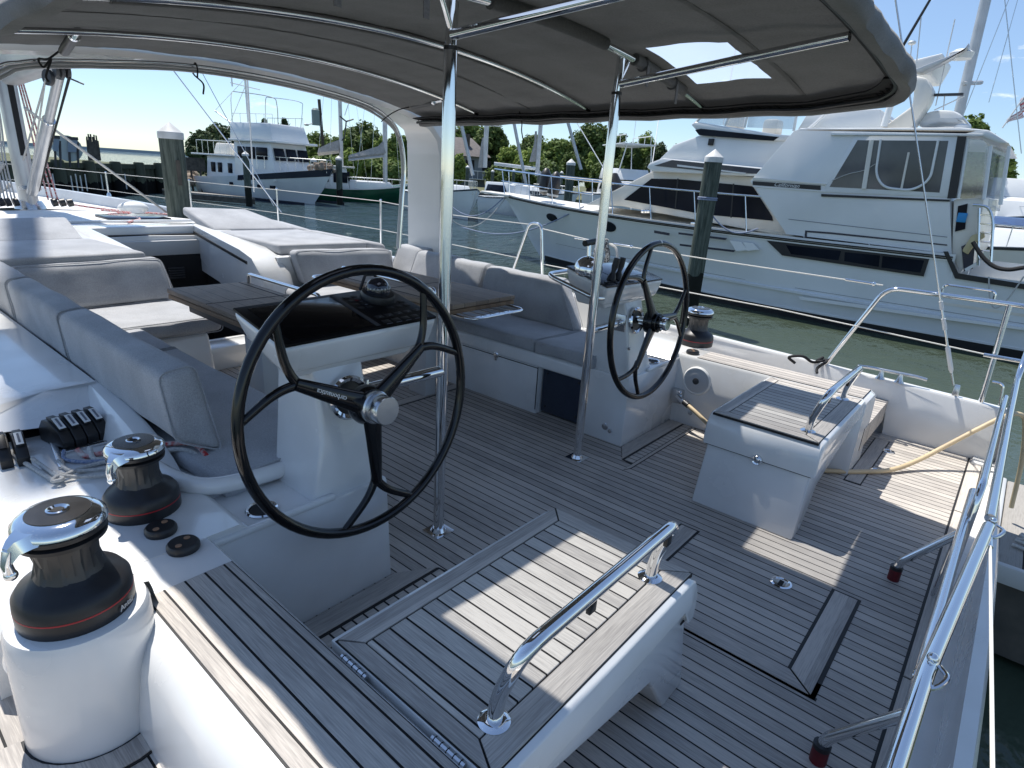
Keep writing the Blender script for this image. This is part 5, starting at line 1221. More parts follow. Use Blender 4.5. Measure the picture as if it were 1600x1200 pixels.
def poly(pts, x, dep, mat, name, bev=0, parent=None):
    o = MB(); o.prism([atX(px, py, x) for px, py in pts], (dep, 0, 0), bev); return obj(name, o, mat, parent or my)
XN = XC - 2.15
# jog in the stripe and lower cockpit coaming
for dx, w in ((0, .0),):
    poly([(1474, 393), (1481, 393), (1497, 427), (1600, 444), (1660, 452), (1660, 460), (1600, 452), (1492, 435)], XN - .028, .05, 'black', 'sheer_stripe')
# long hull window and its panes
hw = poly([(1198, 376), (1452, 404), (1443, 432), (1222, 399)], XN - .012, .03, 'black', 'hull_window')
for a in ([(1228, 383), (1314, 392), (1310, 407), (1236, 397)], [(1320, 394), (1375, 399), (1373, 417), (1319, 408)], [(1379, 400), (1444, 407), (1438, 426), (1377, 418)]): poly(a, XN - .016, .01, 'tint', 'pane', 0, hw)
# oval portlights
for px, py, a_, b_ in ((862, 340, .26, .115), (950, 354, .27, .135)):
    p = atX(px, py, 12.5)
    for it in range(6): p = atX(px, py, hx(p.y, p.z) - .01)
    o = MB()
    ring = [(p.y + a_ * math.cos(t), p.z + b_ * math.sin(t) - .08 * math.cos(t) * .0) for t in [2 * PI * k / 24 for k in range(24)]]
    o.loft([[(hx(y, z) - .016, y, z) for y, z in ring], [(hx(y, z) + .03, y, z) for y, z in ring]]); obj('portlight', o, 'tint', my)
# vent fins
for a in ([(1022, 360), (1045, 364), (1045, 368), (1022, 364)], [(1060, 363), (1135, 372), (1133, 375), (1060, 366)], [(1062, 381), (1148, 391), (1146, 394), (1062, 384)], [(1140, 376), (1158, 378), (1168, 391), (1150, 392)], [(1160, 378), (1176, 380), (1186, 390), (1168, 392)]):
    poly(a, XN - .03, .04, 'boatwhite' if a[0][0] >= 1140 else 'navy', 'hull_vent')
poly([(1248, 463), (1330, 474), (1420, 487), (1600, 512), (1600, 516), (1420, 492), (1250, 468)], XN - .03, .04, 'boatwhite', 'fender_rail')
# deckhouse with big dark windows
XD = 12.05
poly([(915, 320), (970, 322), (1240, 372), (1240, 285), (1060, 262), (1030, 262)], XD, 2.9, 'boatcream', 'deckhouse', .03)
dw_ = poly([(975, 312), (1018, 279), (1060, 280), (1176, 291), (1206, 338), (1208, 345), (1100, 335)], XD - .02, .05, 'tint', 'side_window')
for a in ((1058, 1060, 279, 327), (1118, 1120, 285, 336), (1145, 1147, 287, 340)): poly([(a[0], a[2]), (a[1], a[2]), (a[1] - 4, a[3]), (a[0] - 4, a[3])], XD - .028, .02, 'black', 'mullion', 0, dw_)
# brow, foredeck trunk, flybridge
poly([(1010, 262), (1014, 255), (1035, 247), (1190, 262), (1300, 277), (1300, 283), (1190, 276), (1020, 268)], XD - .25, 3.4, 'boatwhite', 'brow', .03)
poly([(1022, 259), (1050, 250), (1190, 264), (1188, 272), (1110, 268)], XD - .265, .05, 'navy', 'brow_window')
poly([(1058, 257), (1165, 270), (1165, 272), (1058, 260)], XD - .29, .02, 'white', 'brow_rail')
poly([(1028, 250), (1052, 226), (1085, 214), (1120, 200), (1240, 215), (1300, 280), (1190, 264)], XD, 2.9, 'boatwhite', 'flybridge_base', .05)
poly([(1080, 195), (1086, 190), (1215, 210), (1242, 212), (1225, 220), (1190, 219), (1090, 206)], XD - .06, 3.0, 'boatwhite', 'flybridge_coaming', .02)
poly([(1086, 203), (1095, 201), (1217, 214), (1208, 220), (1190, 219), (1092, 211)], XD - .075, .03, 'tint', 'flybridge_window')
for a in ([(1087, 192), (1100, 175), (1128, 158), (1150, 158), (1132, 196)], [(1136, 196), (1150, 160), (1170, 158), (1160, 199)], [(1167, 199), (1174, 158), (1245, 158), (1240, 202)]): poly(a, XD - .03, .02, 'plexi', 'clear_panel')
for a in (((1082, 196), (1130, 150)), ((1133, 197), (1152, 150)), ((1163, 200), (1176, 150)), ((1240, 205), (1250, 150)), ((1262, 203), (1310, 160))): o = MB(); o.tube([atX(*a[0], XD - .02), atX(*a[1], XD - .02)], .03, 8); obj('enclosure_post', o, 'boatwhite', my)
for px, py in ((1150, 190), (1208, 196)): 
    o = MB(); p = atX(px, py, XD + .8); o.box(p.x - .2, p.x + .2, p.y - .18, p.y + .18, p.z - .3, p.z + .12, .08); obj('helm_chair', o, 'boatcream', my)
poly([(1245, 204), (1262, 176), (1375, 170), (1378, 200), (1370, 206)], XD + .1, 2.7, 'boatwhite', 'flybridge_aft_panel', .02)
# aft enclosure
XA = XN + .06
poly([(1172, 283), (1240, 205), (1250, 201), (1262, 200), (1535, 203), (1500, 212), (1484, 310), (1487, 397), (1228, 366), (1225, 360)], XA, .12, 'boatwhite', 'aft_cabin_side', .01)
poly([(1228, 366), (1487, 397), (1487, 308), (1180, 284)], XA + .1, 3.9, 'boatwhite', 'aft_cabin', .02)
o = MB(); rf = [atX(1242, 206, XA), atX(1250, 200, XA), atX(1500, 199, XA), atX(1545, 203, XA), atX(1578, 224, XA), atX(1560, 224, XA), atX(1530, 212, XA)]; o.prism(rf, (4.1, 0, 0), .03); obj('hardtop', o, 'boatwhite', my)
poly([(1298, 208), (1535, 210), (1535, 212), (1298, 211)], XA - .05, .06, 'boatwhite', 'roof_gutter')
wn = poly([(1286, 300), (1336, 212), (1496, 213), (1482, 308)], XA - .015, .03, 'boatwhite', 'window_frame', .004)
poly([(1296, 292), (1340, 219), (1482, 220), (1468, 301)], XA - .018, .012, plain('aft_glass', (.05, .055, .06), .08, spec=.4, c2=(.12, .125, .13), scale=.9), 'window_glass', 0, wn)
o = MB(); o.tube(fillet([atX(1376, 218, XA - .03), atX(1368, 272, XA - .03), atX(1380, 293, XA - .03), atX(1425, 298, XA - .03), atX(1453, 282, XA - .03), atX(1466, 219, XA - .03)], .35, 8), .022, 8); obj('rounded_frame', o, 'boatwhite', wn)
o = MB(); o.tube([atX(1362, 219, XA - .024), atX(1350, 295, XA - .024)], .045, 6); obj('inner_post', o, 'boatcream', wn); o = MB(); o.tube([atX(1420, 238, XA - .024), atX(1408, 297, XA - .024)], .02, 6); obj('inner_post', o, 'boatcream', wn); o = MB(); o.tube(catmull([atX(1300, 282, XA - .026), atX(1325, 272, XA - .026), atX(1350, 266, XA - .026), atX(1368, 256, XA - .026)], 4), .008, 5); obj('inner_cord', o, 'rope', wn)
poly([(1283, 303), (1484, 312), (1484, 315), (1283, 307)], XA - .025, .03, 'black', 'window_sill')
poly([(1496, 213), (1510, 213), (1493, 310), (1480, 310)], XA - .02, .05, 'black', 'corner_post')
poly([(1176, 283), (1282, 290), (1282, 297), (1176, 289)], XA - .015, .03, 'black', 'name_strip')
poly([(1176, 277), (1290, 287), (1290, 289), (1176, 281)], XA - .03, .05, 'boatcream', 'moulding'); poly([(1176, 290), (1290, 298), (1290, 300), (1176, 292)], XA - .02, .03, 'boatwhite', 'moulding')
pa, pb = atX(1216, 288.5, XA - .017), atX(1242, 290.5, XA - .017)
text('name_lettering', 'Californian', 'white', my, (pa + pb) / 2, pb - pa, (0, 0, 1), .115, shear=.35, lift=.003)
poly([(1257, 372), (1258, 360), (1300, 363), (1480, 382), (1480, 384), (1300, 366), (1261, 363), (1260, 373)], XA - .008, .02, 'navy', 'panel_seam'); poly([(1232, 342), (1480, 370), (1480, 371), (1232, 343)], XA - .006, .02, 'label', 'panel_seam')
# aft end: bulkhead, door, clear curtains, ladder
XB = XA + .5
poly([(1508, 216), (1535, 218), (1548, 232), (1538, 310), (1494, 312)], XA + .02, .05, 'plexi', 'clear_curtain'); poly([(1540, 230), (1578, 228), (1562, 330), (1530, 330)], XA + 1.2, .04, 'plexi', 'clear_curtain')
for a in (((1512, 216), (1497, 310)), ((1548, 228), (1537, 312)), ((1577, 228), (1563, 320))): o = MB(); o.tube([atX(*a[0], XA + .03), atX(*a[1], XA + .03)], .03, 8); obj('curtain_post', o, 'boatwhite', my)
poly([(1490, 312), (1538, 308), (1535, 330), (1520, 400), (1500, 428), (1487, 398)], XA + .05, 3.8, 'boatcream', 'aft_bulkhead', .02)
poly([(1497, 322), (1512, 318), (1508, 358), (1492, 362)], XA + .03, .03, 'tint', 'door_window'); poly([(1502, 385), (1524, 375), (1520, 420), (1506, 424)], XA + .03, .03, 'navy', 'companion_door')
p = atX(1503, 340, XA + .02); o = MB(); o.box(p.x - .02, p.x + .02, p.y - .07, p.y + .07, p.z - .08, p.z + .08, .01); obj('blue_box', o, plain('blue_box_paint', (.02, .25, .55), .4), my)
o = MB(); o.tube(fillet([atX(1520, 320, XA - .1), atX(1545, 322, XA - .1), atX(1552, 345, XA - .1), atX(1548, 410, XA - .1)], .2, 5), .022, 8); o.tube([atX(1530, 325, XA - .1), atX(1528, 415, XA - .1)], .02, 8)
for k in range(6): o.tube([atX(1529, 335 + k * 14, XA - .1), atX(1549, 337 + k * 14, XA - .1)], .014, 6)
obj('ladder', o, 'steel', my)
poly([(1503, 392), (1518, 368), (1537, 361), (1539, 371), (1524, 380), (1512, 398)], XA - .06, .10, plain('beige_pad', (.55, .46, .26), .7), 'beige_pad', .02)
poly([(1507, 420), (1527, 409), (1528, 413), (1509, 425)], XA - .03, .08, 'boatwhite', 'cockpit_locker')
# bow rail
o = MB(); yy = [1.4 + .6 * k for k in range(21)]
rl = lambda y, h: V((XC - hb(y) + .10 * (y < 13), y + max(0, y - 12.6) * .35, mdeck(y) + h * (1 if y > 3 else .6 + .13 * y)))
o.tube([rl(y, .78) for y in yy], .019, 8); o.tube([rl(y, .45) for y in yy if y > 9], .014, 8)
o.tube([V((2 * XC - rl(y, .78).x, rl(y, .78).y, rl(y, .78).z)) for y in yy if y > 5], .019, 8)
for y in yy[::2]: o.tube([rl(y, .78), rl(y - .18, 0)], .015, 8)
for y in yy[6::2]: q = rl(y, .78); o.tube([V((2 * XC - q.x, q.y, q.z)), V((2 * XC - q.x, q.y - .1, mdeck(y)))], .015, 8)
o.tube(catmull([rl(13.4, .78), V((XC, 14.15, mdeck(13.6) + .8)), V((2 * XC - rl(13.4, .78).x, rl(13.4, .78).y, rl(13.4, .78).z))], 6), .019, 8)
obj('bow_rail', o, 'steel', my)
o = MB(); o.hexa([(XC - .35, 13.2, .83), (XC + .35, 13.2, .83), (XC + .25, 14.5, .88), (XC - .25, 14.5, .88), (XC - .35, 13.2, .90), (XC + .35, 13.2, .90), (XC + .25, 14.5, .95), (XC - .25, 14.5, .95)], .02); obj('bow_pulpit', o, 'boatcream', my)
o = MB(); p = atX(1090, 350, XD - .5); o.box(p.x - .05, p.x + .05, p.y - .15, p.y + .15, p.z - .02, p.z + .03, .01); 
for px in (1007, 1012, 1016): q = atX(px, 331, XD - .04); o.lathe([(.05, 0), (.05, .1), (.02, .13)], q, (-1, 0, .2), 10)
obj('deck_fitting', o, 'steel', my)
# radar arch, boat on the roof, antennas
poly([(1378, 200), (1425, 165), (1428, 142), (1416, 124), (1428, 117), (1448, 122), (1458, 140), (1452, 158), (1424, 201)], XD + .2, .5, 'boatcream', 'radar_arch', .05)
poly([(1420, 112), (1505, 78), (1514, 66), (1512, 76), (1470, 100), (1440, 114)], XD + .3, .25, 'alu', 'davit_boom', .02)
poly([(1400, 108), (1420, 95), (1474, 82), (1470, 92), (1455, 118), (1420, 120)], XD + .8, 1.4, 'white', 'folded_canvas', .04)
poly([(1428, 194), (1440, 178), (1462, 171), (1490, 172), (1505, 180), (1507, 188), (1495, 193), (1462, 192), (1445, 199)], XD + .6, 1.6, 'boatwhite', 'roof_dinghy', .08)
for a, b in (((1425, 68), (1419, 120)), ((1492, 30), (1462, 165)), ((1440, 20), (1432, 100)), ((1395, 190), (1370, 176)), ((1130, 195), (1152, 60)), ((1476, 150), (1474, 172)), ((1460, 172), (1507, 150))): o = MB(); o.tube([atX(*a, XD + .5), atX(*b, XD + .5)], .011, 6); obj('antenna', o, 'white', my)
o = MB()
p = atX(1425, 67, XD + .5); o.ball(p, .07, (1, 1, .6)); obj('antenna_dome', o, 'white', my); o = MB(); p = atX(1503, 82, XD + .6); o.lathe([(.0, -.08), (.18, -.06), (.2, .04), (.1, .1), (0, .1)], p + V((0, 0, -.05)), n=16); obj('radar_dome', o, 'white', my); o = MB(); p = atX(1480, 148, XD + .5); o.box(p.x - .05, p.x + .05, p.y - .25, p.y + .25, p.z - .02, p.z + .02)
obj('wind_vane', o, 'greyblack', my)
o = MB(); o.tube([atX(1381, 198, XD), atX(1396, 150, XD)], .06, 10); obj('rolled_curtain', o, 'boatwhite', my)
p = atX(1503, 202, XA + 1); o = MB(); o.lathe([(.14, -.06), (.13, .06), (.05, .09)], p, n=16); obj('roof_light', o, 'white', my)
p = atX(1111, 222, XD - .03); o = MB(); o.box(p.x - .03, p.x + .03, p.y - .06, p.y + .06, p.z - .07, p.z + .07, .01); obj('side_light', o, 'black', my)
# anchors / fenders hanging at the rail
for k, (px, py) in enumerate(((852, 284), (866, 290))):
    p = atX(px, py, 13.0 - .2 * k); t = thing('fender', 'black covered fender bag hung inside the motor yacht bow rail, ' + ('left' if k == 0 else 'right') + ' one', 'fender', p, 'fenders on the motor yacht')
    o = MB(); o.lathe([(.02, -.38), (.15, -.32), (.19, -.1), (.17, .2), (.08, .36), (.02, .40)], p, (.1, .05 * (-1) ** k, 1), 14); obj('bag', o, 'black', t)
    o = MB(); o.lathe([(.155, -.31), (.175, -.27), (.17, -.25)], p, (.1, .05 * (-1) ** k, 1), 14); obj('strap', o, 'greylocker', t)
p = atX(960, 288, 12.4); o = MB(); o.lathe([(.02, -.3), (.17, -.25), (.2, 0), (.14, .25), (.02, .3)], p, (.2, .5, 1), 14); tag(obj('fender', o, 'black'), 'black fender lying on the motor yacht foredeck behind the far pole', 'fender', 'fenders on the motor yacht')
# mooring lines of the motor yacht
def line(a, b, sag, r, mat, label):
    a, b = V(a), V(b); m = (a + b) / 2 - V((0, 0, sag)); return rope('mooring_line', [tuple(a), tuple(a.lerp(m, .5) - V((0, 0, sag * .22))), tuple(m), tuple(m.lerp(b, .5) - V((0, 0, sag * .22))), tuple(b)], r, mat, label)
bowp = V((XC - .2, 13.5, .80)); 
line(atX(912, 323, 12.05), atZ(722, 355, -.3), .45, .018, 'bluerope', 'blue mooring line sagging from the motor yacht side to the left')
line(bowp, atD(700, 318, 22), .5, .018, 'bluerope', 'blue bow line of the motor yacht leading left')
line(bowp + V((.1, 0, 0)), atD(690, 330, 20), .7, .016, 'rope', 'second pale bow line of the motor yacht leading left')
line(atX(1108, 330, 11.0), atX(1185, 357, XN - .05), .25, .016, 'bluerope', 'dark line from the near right piling to the motor yacht cleat')
line(atX(1520, 378, XA - .2), atX(1600, 418, XA - .4), .2, .035, 'blackrope', 'thick black cable drooping across the motor yacht cockpit')
line(atX(1545, 432, XN - .1), atX(1600, 432, XN - .1), .55, .012, 'rope', 'white loop of line hanging over the motor yacht cockpit side')
# ================================================================== OTHER BOATS
def hullmesh(bow, stern, beam, fb, fm, fs, rake=.9, transom=.8, n=16):
    """hull from stem head to stern in plan; returns builder + frame function"""
    bow, stern = V((bow.x, bow.y, 0)), V((stern.x, stern.y, 0)); ax = (bow - stern); L = ax.length; ax.normalize(); sd = V((ax.y, -ax.x, 0))
    secs = []
    for i in range(n + 1):
        u = i / n; w = beam / 2 * min(1, (transom + (1 - transom) * math.sin(min(1, u / .45) * PI / 2))) * (1 - max(0, (u - .45) / .55) ** 2.3)
        w = max(w, .02); fz = WL + fs * (1 - u) ** 2 + fm * 2 * u * (1 - u) + fb * u * u
        c = stern + ax * (L * u); cb = stern + ax * ((L - rake) * u)
        wb = w * .86 * (1 - .5 * max(0, (u - .6) / .4) ** 1.2)
        secs.append([c + sd * w + V((0, 0, fz)), c.lerp(cb, .5) + sd * (w * .55 + wb * .45) + V((0, 0, (fz + WL) / 2 - .1)), cb + sd * wb * (1 if u < 1 else 0.1) + V((0, 0, WL + .1)), cb + sd * wb * .9 * (1 if u < 1 else 0.1) + V((0, 0, WL - .4)),
                     cb - sd * wb * .9 * (1 if u < 1 else 0.1) + V((0, 0, WL - .4)), cb - sd * wb * (1 if u < 1 else 0.1) + V((0, 0, WL + .1)), c.lerp(cb, .5) - sd * (w * .55 + wb * .45) + V((0, 0, (fz + WL) / 2 - .1)), c - sd * w + V((0, 0, fz))])
    m = MB(); m.loft(secs)
    F = lambda u, v, z: stern + ax * (L * u) + sd * v + V((0, 0, WL + z))
    return m, F, secs
def fbox(o, F, u0, u1, v0, v1, z0, z1, bev=.03, inset=(0, 0, 0)):
    du0, du1, dv = inset
    o.hexa([F(u0, v0, z0), F(u1, v0, z0), F(u1, v1, z0), F(u0, v1, z0), F(u0 + du0, v0 + dv, z1), F(u1 - du1, v0 + dv, z1), F(u1 - du1, v1 - dv, z1), F(u0 + du0, v1 - dv, z1)], bev)
def stripe(secs, a, b, out, mat, name, parent):
    for side in (0, 1):
        o = MB(); rows = []
        for s in secs:
            i = (0, 1) if side == 0 else (7, 6); p, q = V(s[i[0]]), V(s[i[1]]); c = (V(s[0]) + V(s[7])) / 2; d = p - c; d.z = 0; d = d.normalized() if d.length > 1e-4 else V((0, 0, 0))
            A, B = p.lerp(q, a), p.lerp(q, b); rows.append([A + d * out, B + d * out, B - d * .05, A - d * .05])
        o.loft(rows); obj(name, o, mat, parent)
# --- trawler
tr = thing('trawler_yacht', 'white trawler yacht with black bow rail band, left of centre', 'trawler', (19, 39, WL))
bw_ = V((20.25, 33.5, 0)); st_ = V((17.9, 44.0, 0))
m, F, secs = hullmesh(bw_, st_, 3.9, 2.15, 1.30, 1.15, 1.6, .86)
obj('hull', m, 'boatlightblue', tr, angle=30)
stripe(secs[7:], -.02, .36, .03, 'navy', 'bulwark_band', tr); 
o = MB()
for sgn in (1, -1): fbox(o, F, .0, .93, sgn * 1.70 - .02, sgn * 1.70 + .02, .0, .16, 0)
obj('boot_stripe', o, 'navy', tr)
o = MB(); fbox(o, F, .10, .50, -1.5, 1.5, 1.0, 2.5, .06, (.01, .02, .1)); fbox(o, F, .36, .70, -1.55, 1.55, 1.2, 3.45, .06, (.0, .035, .14)); obj('deckhouse', o, 'boatwhite', tr)
o = MB(); fbox(o, F, .345, .735, -1.7, 1.7, 3.45, 3.58, .03); fbox(o, F, .0, .36, -1.7, 1.7, 2.50, 2.60, .03); obj('cabin_roof', o, 'boatwhite', tr)
o = MB(); fbox(o, F, .34, .69, -1.5, 1.5, 3.58, 4.55, .05, (.0, .03, .12)); obj('flybridge', o, 'boatlightblue', tr)
for z0, z1, u0, u1 in ((2.45, 3.15, .40, .455), (2.45, 3.15, .47, .54), (2.45, 3.15, .555, .64)):
    for sgn in (1, -1): o = MB(); fbox(o, F, u0, u1, sgn * 1.50 - .04, sgn * 1.50 + .04, z0, z1, .02); obj('wheelhouse_window', o, 'tint', tr)
for v in (-.95, 0, .95):
    o = MB(); o.hexa([F(.69, v - .40, 2.45), F(.695, v - .40, 2.45), F(.695, v + .40, 2.45), F(.69, v + .40, 2.45), F(.673, v - .37, 3.15), F(.68, v - .37, 3.15), F(.68, v + .37, 3.15), F(.673, v + .37, 3.15)], .01); obj('wheelhouse_window', o, 'tint', tr)
for u in (.15, .21, .30):
    for sgn in (1, -1): o = MB(); fbox(o, F, u, u + .035, sgn * 1.47 - .03, sgn * 1.47 + .03, 1.5, 2.1, .02); obj('saloon_window', o, 'tint', tr)
for u in (.35, .50, .58, .68):
    o = MB(); fbox(o, F, u, u + .03, 1.66, 1.92 - .3 * max(0, u - .45), .78, .98, .02); obj('porthole', o, 'tint', tr); o = MB(); fbox(o, F, u, u + .03, -1.92 + .3 * max(0, u - .45), -1.66, .78, .98, .02); obj('porthole', o, 'tint', tr)
def rail(F, u0, u1, v0, v1, z0, h, n, o, r=.02):
    a = [F(u0 + (u1 - u0) * k / n, v0 + (v1 - v0) * k / n, z0 + h) for k in range(n + 1)]; o.tube(a, r, 6)
    for k in range(n + 1): o.tube([a[k], a[k] - V((0, 0, h))], r * .8, 5)
for sgn in (1, -1): o = MB(); rail(F, .58, .97, sgn * 1.75, sgn * .2, 1.9, .75, 9, o); obj('rail', o, 'brushed', tr); o = MB(); rail(F, .05, .36, sgn * 1.6, sgn * 1.6, 2.6, .8, 6, o); obj('rail', o, 'brushed', tr)
o = MB(); o.tube([F(.34, 0, 3.5), F(.34, 0, 8.0)], .07, 8); o.tube([F(.34, 0, 7.6), F(.34, 0, 9.0)], .02, 6); o.tube([F(.34, -1.1, 6.7), F(.34, 1.1, 6.8)], .03, 6); o.tube([F(.34, 0, 6.8), F(.15, 0, 4.2)], .02, 6); o.tube([F(.3, 0, 4.0), F(.05, 0, 5.3)], .05, 6); o.tube([F(.05, 0, 5.3), F(.34, 0, 7.2)], .014, 5); obj('signal_mast', o, 'boatwhite', tr)
o = MB(); o.lathe([(.02, -.1), (.3, -.06), (.32, .08), (.1, .16), (.01, .17)], F(.36, .25, 7.25), n=14); o.box(*sum(([a - .03, a + .03] for a in (F(.34, 1.0, 0).x, F(.34, 1.0, 0).y)), []), WL + 6.6, WL + 7.5); obj('radar', o, 'white', tr)
o = MB(); o.tube(catmull([F(.35, 1.3, 4.5), F(.36, 1.3, 6.1), F(.42, 1.2, 6.25), F(.66, 1.1, 6.0), F(.69, 1.0, 5.6), F(.68, .9, 4.5)], 4), .025, 6); o.tube(catmull([F(.35, -1.3, 4.5), F(.36, -1.3, 6.1), F(.42, -1.2, 6.25), F(.66, -1.1, 6.0), F(.69, -1.0, 5.6), F(.68, -.9, 4.5)], 4), .025, 6); rail(F, .36, .67, 1.35, 1.2, 4.5, .55, 5, o); rail(F, .36, .67, -1.35, -1.2, 4.5, .55, 5, o); obj('bimini_frame', o, 'brushed', tr)
o = MB(); fbox(o, F, .12, .28, -1.0, 1.0, 2.6, 3.3, .08, (.02, .02, .1)); obj('roof_locker', o, 'boatcream', tr)
o = MB()
for k in range(26):
    q = F(.86 + rr.random() * .12, (rr.random() - .5) * 1.2, 2.0 + rr.random() * .45); o.ball(q, .10 + rr.random() * .08, seg=6)
obj('foredeck_gear', o, 'rock', tr)
# --- green double ender
gb = thing('green_sailboat', 'dark green hulled sailboat with white pilothouse and two masts', 'sailboat', (24, 37, WL))
m, F, secs = hullmesh(V((29.6, 36.2, 0)), V((21.6, 40.6, 0)), 3.5, 1.55, .55, 1.05, .7, .45)
obj('hull', m, 'green', gb, angle=30); stripe(secs, -.03, .10, .03, 'boatwhite', 'cap_rail', gb)
o = MB(); fbox(o, F, .02, .98, -.9, .9, -.05, .03, 0); obj('boot_stripe', o, 'black', gb)
o = MB(); fbox(o, F, .10, .42, -1.2, 1.2, .6, 2.25, .06, (.01, .02, .1)); fbox(o, F, .42, .80, -1.0, 1.0, .7, 1.45, .08, (.0, .06, .2)); obj('pilothouse', o, 'boatwhite', gb)
o = MB(); fbox(o, F, .07, .46, -1.35, 1.35, 2.25, 2.36, .03); obj('cabin_roof', o, 'boatcream', gb)
for u in (.14, .22, .30, .36):
    for sgn in (1, -1): o = MB(); fbox(o, F, u, u + .045, sgn * 1.17 - .05, sgn * 1.17 + .05, 1.25, 1.95, .04); obj('oval_window', o, 'tint', gb)
o = MB(); fbox(o, F, .40, .425, -.9, -.1, 1.4, 2.0, .02); obj('front_window', o, 'tint', gb); o = MB(); fbox(o, F, .40, .425, .1, .9, 1.4, 2.0, .02); obj('front_window', o, 'tint', gb)
for sgn in (1, -1): o = MB(); rail(F, .08, .95, sgn * 1.45, sgn * .4, 1.0, .65, 9, o, .016); obj('rail', o, 'brushed', gb)
def spar(a, b, D, r, label, name='boat_mast', mat='alu', D2=None):
    p, q = atD(*a, D), atD(*b, D2 or D); o = MB(); o.tube([q, p + (p - q) * 1.5], r, 10); return tag(obj(name, o, mat), label, 'mast', 'masts of the moored boats')
def mast(parent, px, pyb, D, r, top=17):
    p = atD(px, pyb, D); o = MB(); o.tube([(p.x, p.y, p.z), (p.x, p.y, top)], r, 10); 
    for h in (.45, .72): o.tube([(p.x - 1.0, p.y + .4, p.z + (top - p.z) * h), (p.x + 1.0, p.y - .4, p.z + (top - p.z) * h)], .03, 6)
    return obj('mast', o, 'alu', parent), p
mm, p = mast(gb, 602, 285, 46, .16); mm2, p2 = mast(gb, 534, 262, 47, .13)
o = MB()
for k in range(5): o.tube([V((p.x + (k - 2) * .9, p.y - (k - 2) * .5, WL + 1.2)), V((p.x, p.y, 15))], .012, 4); o.tube([V((p2.x + (k - 2) * .8, p2.y - (k - 2) * .4, WL + 1.2)), V((p2.x, p2.y, 14))], .012, 4)
obj('rigging', o, 'brushed', gb)
a, b = atD(604, 240, 46), atD(545, 247, 45)
o = MB(); o.loft([[q + V((0, 0, -.1)), q + V((.12, .1, .05)), q + V((.05, 0, h)), q + V((-.12, -.1, .05))] for q, h in ((a, 1.1), (a.lerp(b, .25), .55), (a.lerp(b, .6), .38), (b, .2))]); obj('sail_cover', o, 'sailcover', gb)
o = MB(); o.tube([a + V((0, 0, -.15)), b + V((0, 0, -.12))], .07, 8); obj('boom', o, 'alu', gb)
a, b = atD(530, 236, 47), atD(497, 240, 47)
o = MB(); o.loft([[q + V((0, 0, -.15)), q + V((.12, .1, .05)), q + V((.05, 0, h)), q + V((-.12, -.1, .05))] for q, h in ((a, .75), (a.lerp(b, .5), .6), (b, .35))]); obj('sail_cover', o, 'sailcover', gb)
o = MB(); q = atD(538, 158, 47); o.lathe([(.02, -.12), (.32, -.08), (.34, .1), (.1, .2), (.01, .21)], q + V((.35, 0, 0)), n=14); o.tube([q + V((.35, 0, -.1)), q + V((0, 0, -.9))], .03, 6); obj('radar', o, 'white', gb)
wg = atD(541, 190, 46); o = MB(); o.tube([wg, atD(538, 214, 46), atD(534, 220, 46)], .04, 6); 
for k in range(3): o.tube([wg, wg + V((.5 * math.cos(k * 2.1 + .4), -.2 * math.cos(k * 2.1 + .4), .5 * math.sin(k * 2.1 + .4)))], .05, 5)
obj('wind_generator', o, 'greyblack', gb)
# --- white boats behind the motor yacht bow
def smallboat(label, pb, ps, beam, fb, cabins, name='moored_boat', cat='boat', hull='boatwhite'):
    t = thing(name, label, cat, ((pb.x + ps.x) / 2, (pb.y + ps.y) / 2, WL), 'moored boats in the back row')
    m, F, secs = hullmesh(pb, ps, beam, fb, fb * .62, fb * .7, 1.0, .85); obj('hull', m, hull, t, angle=30)
    stripe(secs, .02, .10, .02, 'navy', 'stripe', t)
    for (u0, u1, z0, z1, wf, mat, nm) in cabins:
        o = MB(); fbox(o, F, u0, u1, -beam / 2 * wf, beam / 2 * wf, z0, z1, .05, (.01, .05, .12)); obj(nm, o, mat, t, angle=35)
    for sgn in (1, -1): o = MB(); rail(F, .55, .97, sgn * beam * .42, sgn * .12, fb * .8, .7, 6, o, .018); obj('rail', o, 'brushed', t)
    return t, F
b1_, F1 = smallboat('white sailboat bow poking out between the arch leg and the dark dock', V((atD(745, 300, 34).x, atD(745, 300, 34).y, 0)), V((atD(655, 300, 42).x, atD(655, 300, 42).y, 0)), 3.2, 1.7, [(.25, .75, 1.0, 1.75, .55, 'boatwhite', 'cabin'), (.3, .68, 1.2, 1.5, .57, 'tint', 'cabin_window')], 'moored_sailboat', 'sailboat')
mast(b1_, 757, 262, 44, .14); mast(b1_, 759.5, 262, 45, .07, 8)
o = MB(); a, b = atD(755, 225, 44), atD(750, 262, 44); o.prism([a, atD(757, 215, 44), atD(757, 262, 44), b], (0, .2, 0)); obj('furled_sail', o, 'sailcover', b1_)
b2_, F2 = smallboat('white runabout with arched cabin frame on the back dock', V((atD(858, 296, 40).x, atD(858, 296, 40).y, 0)), V((atD(765, 290, 44).x, atD(765, 290, 44).y, 0)), 2.6, 1.5, [(.1, .55, 1.2, 2.0, .8, 'boatwhite', 'cabin'), (.14, .5, 1.4, 1.85, .83, 'tint', 'cabin_window')])
b3_, F3 = smallboat('white sailboat with tall pale mast behind the motor yacht bow', V((atD(905, 300, 46).x, atD(905, 300, 46).y, 0)), V((atD(800, 290, 52).x, atD(800, 290, 52).y, 0)), 3.2, 1.6, [(.25, .75, 1.0, 1.7, .6, 'boatwhite', 'cabin'), (.3, .68, 1.2, 1.5, .62, 'tint', 'cabin_window')], 'moored_sailboat', 'sailboat')
mast(b3_, 839, 275, 50, .17)
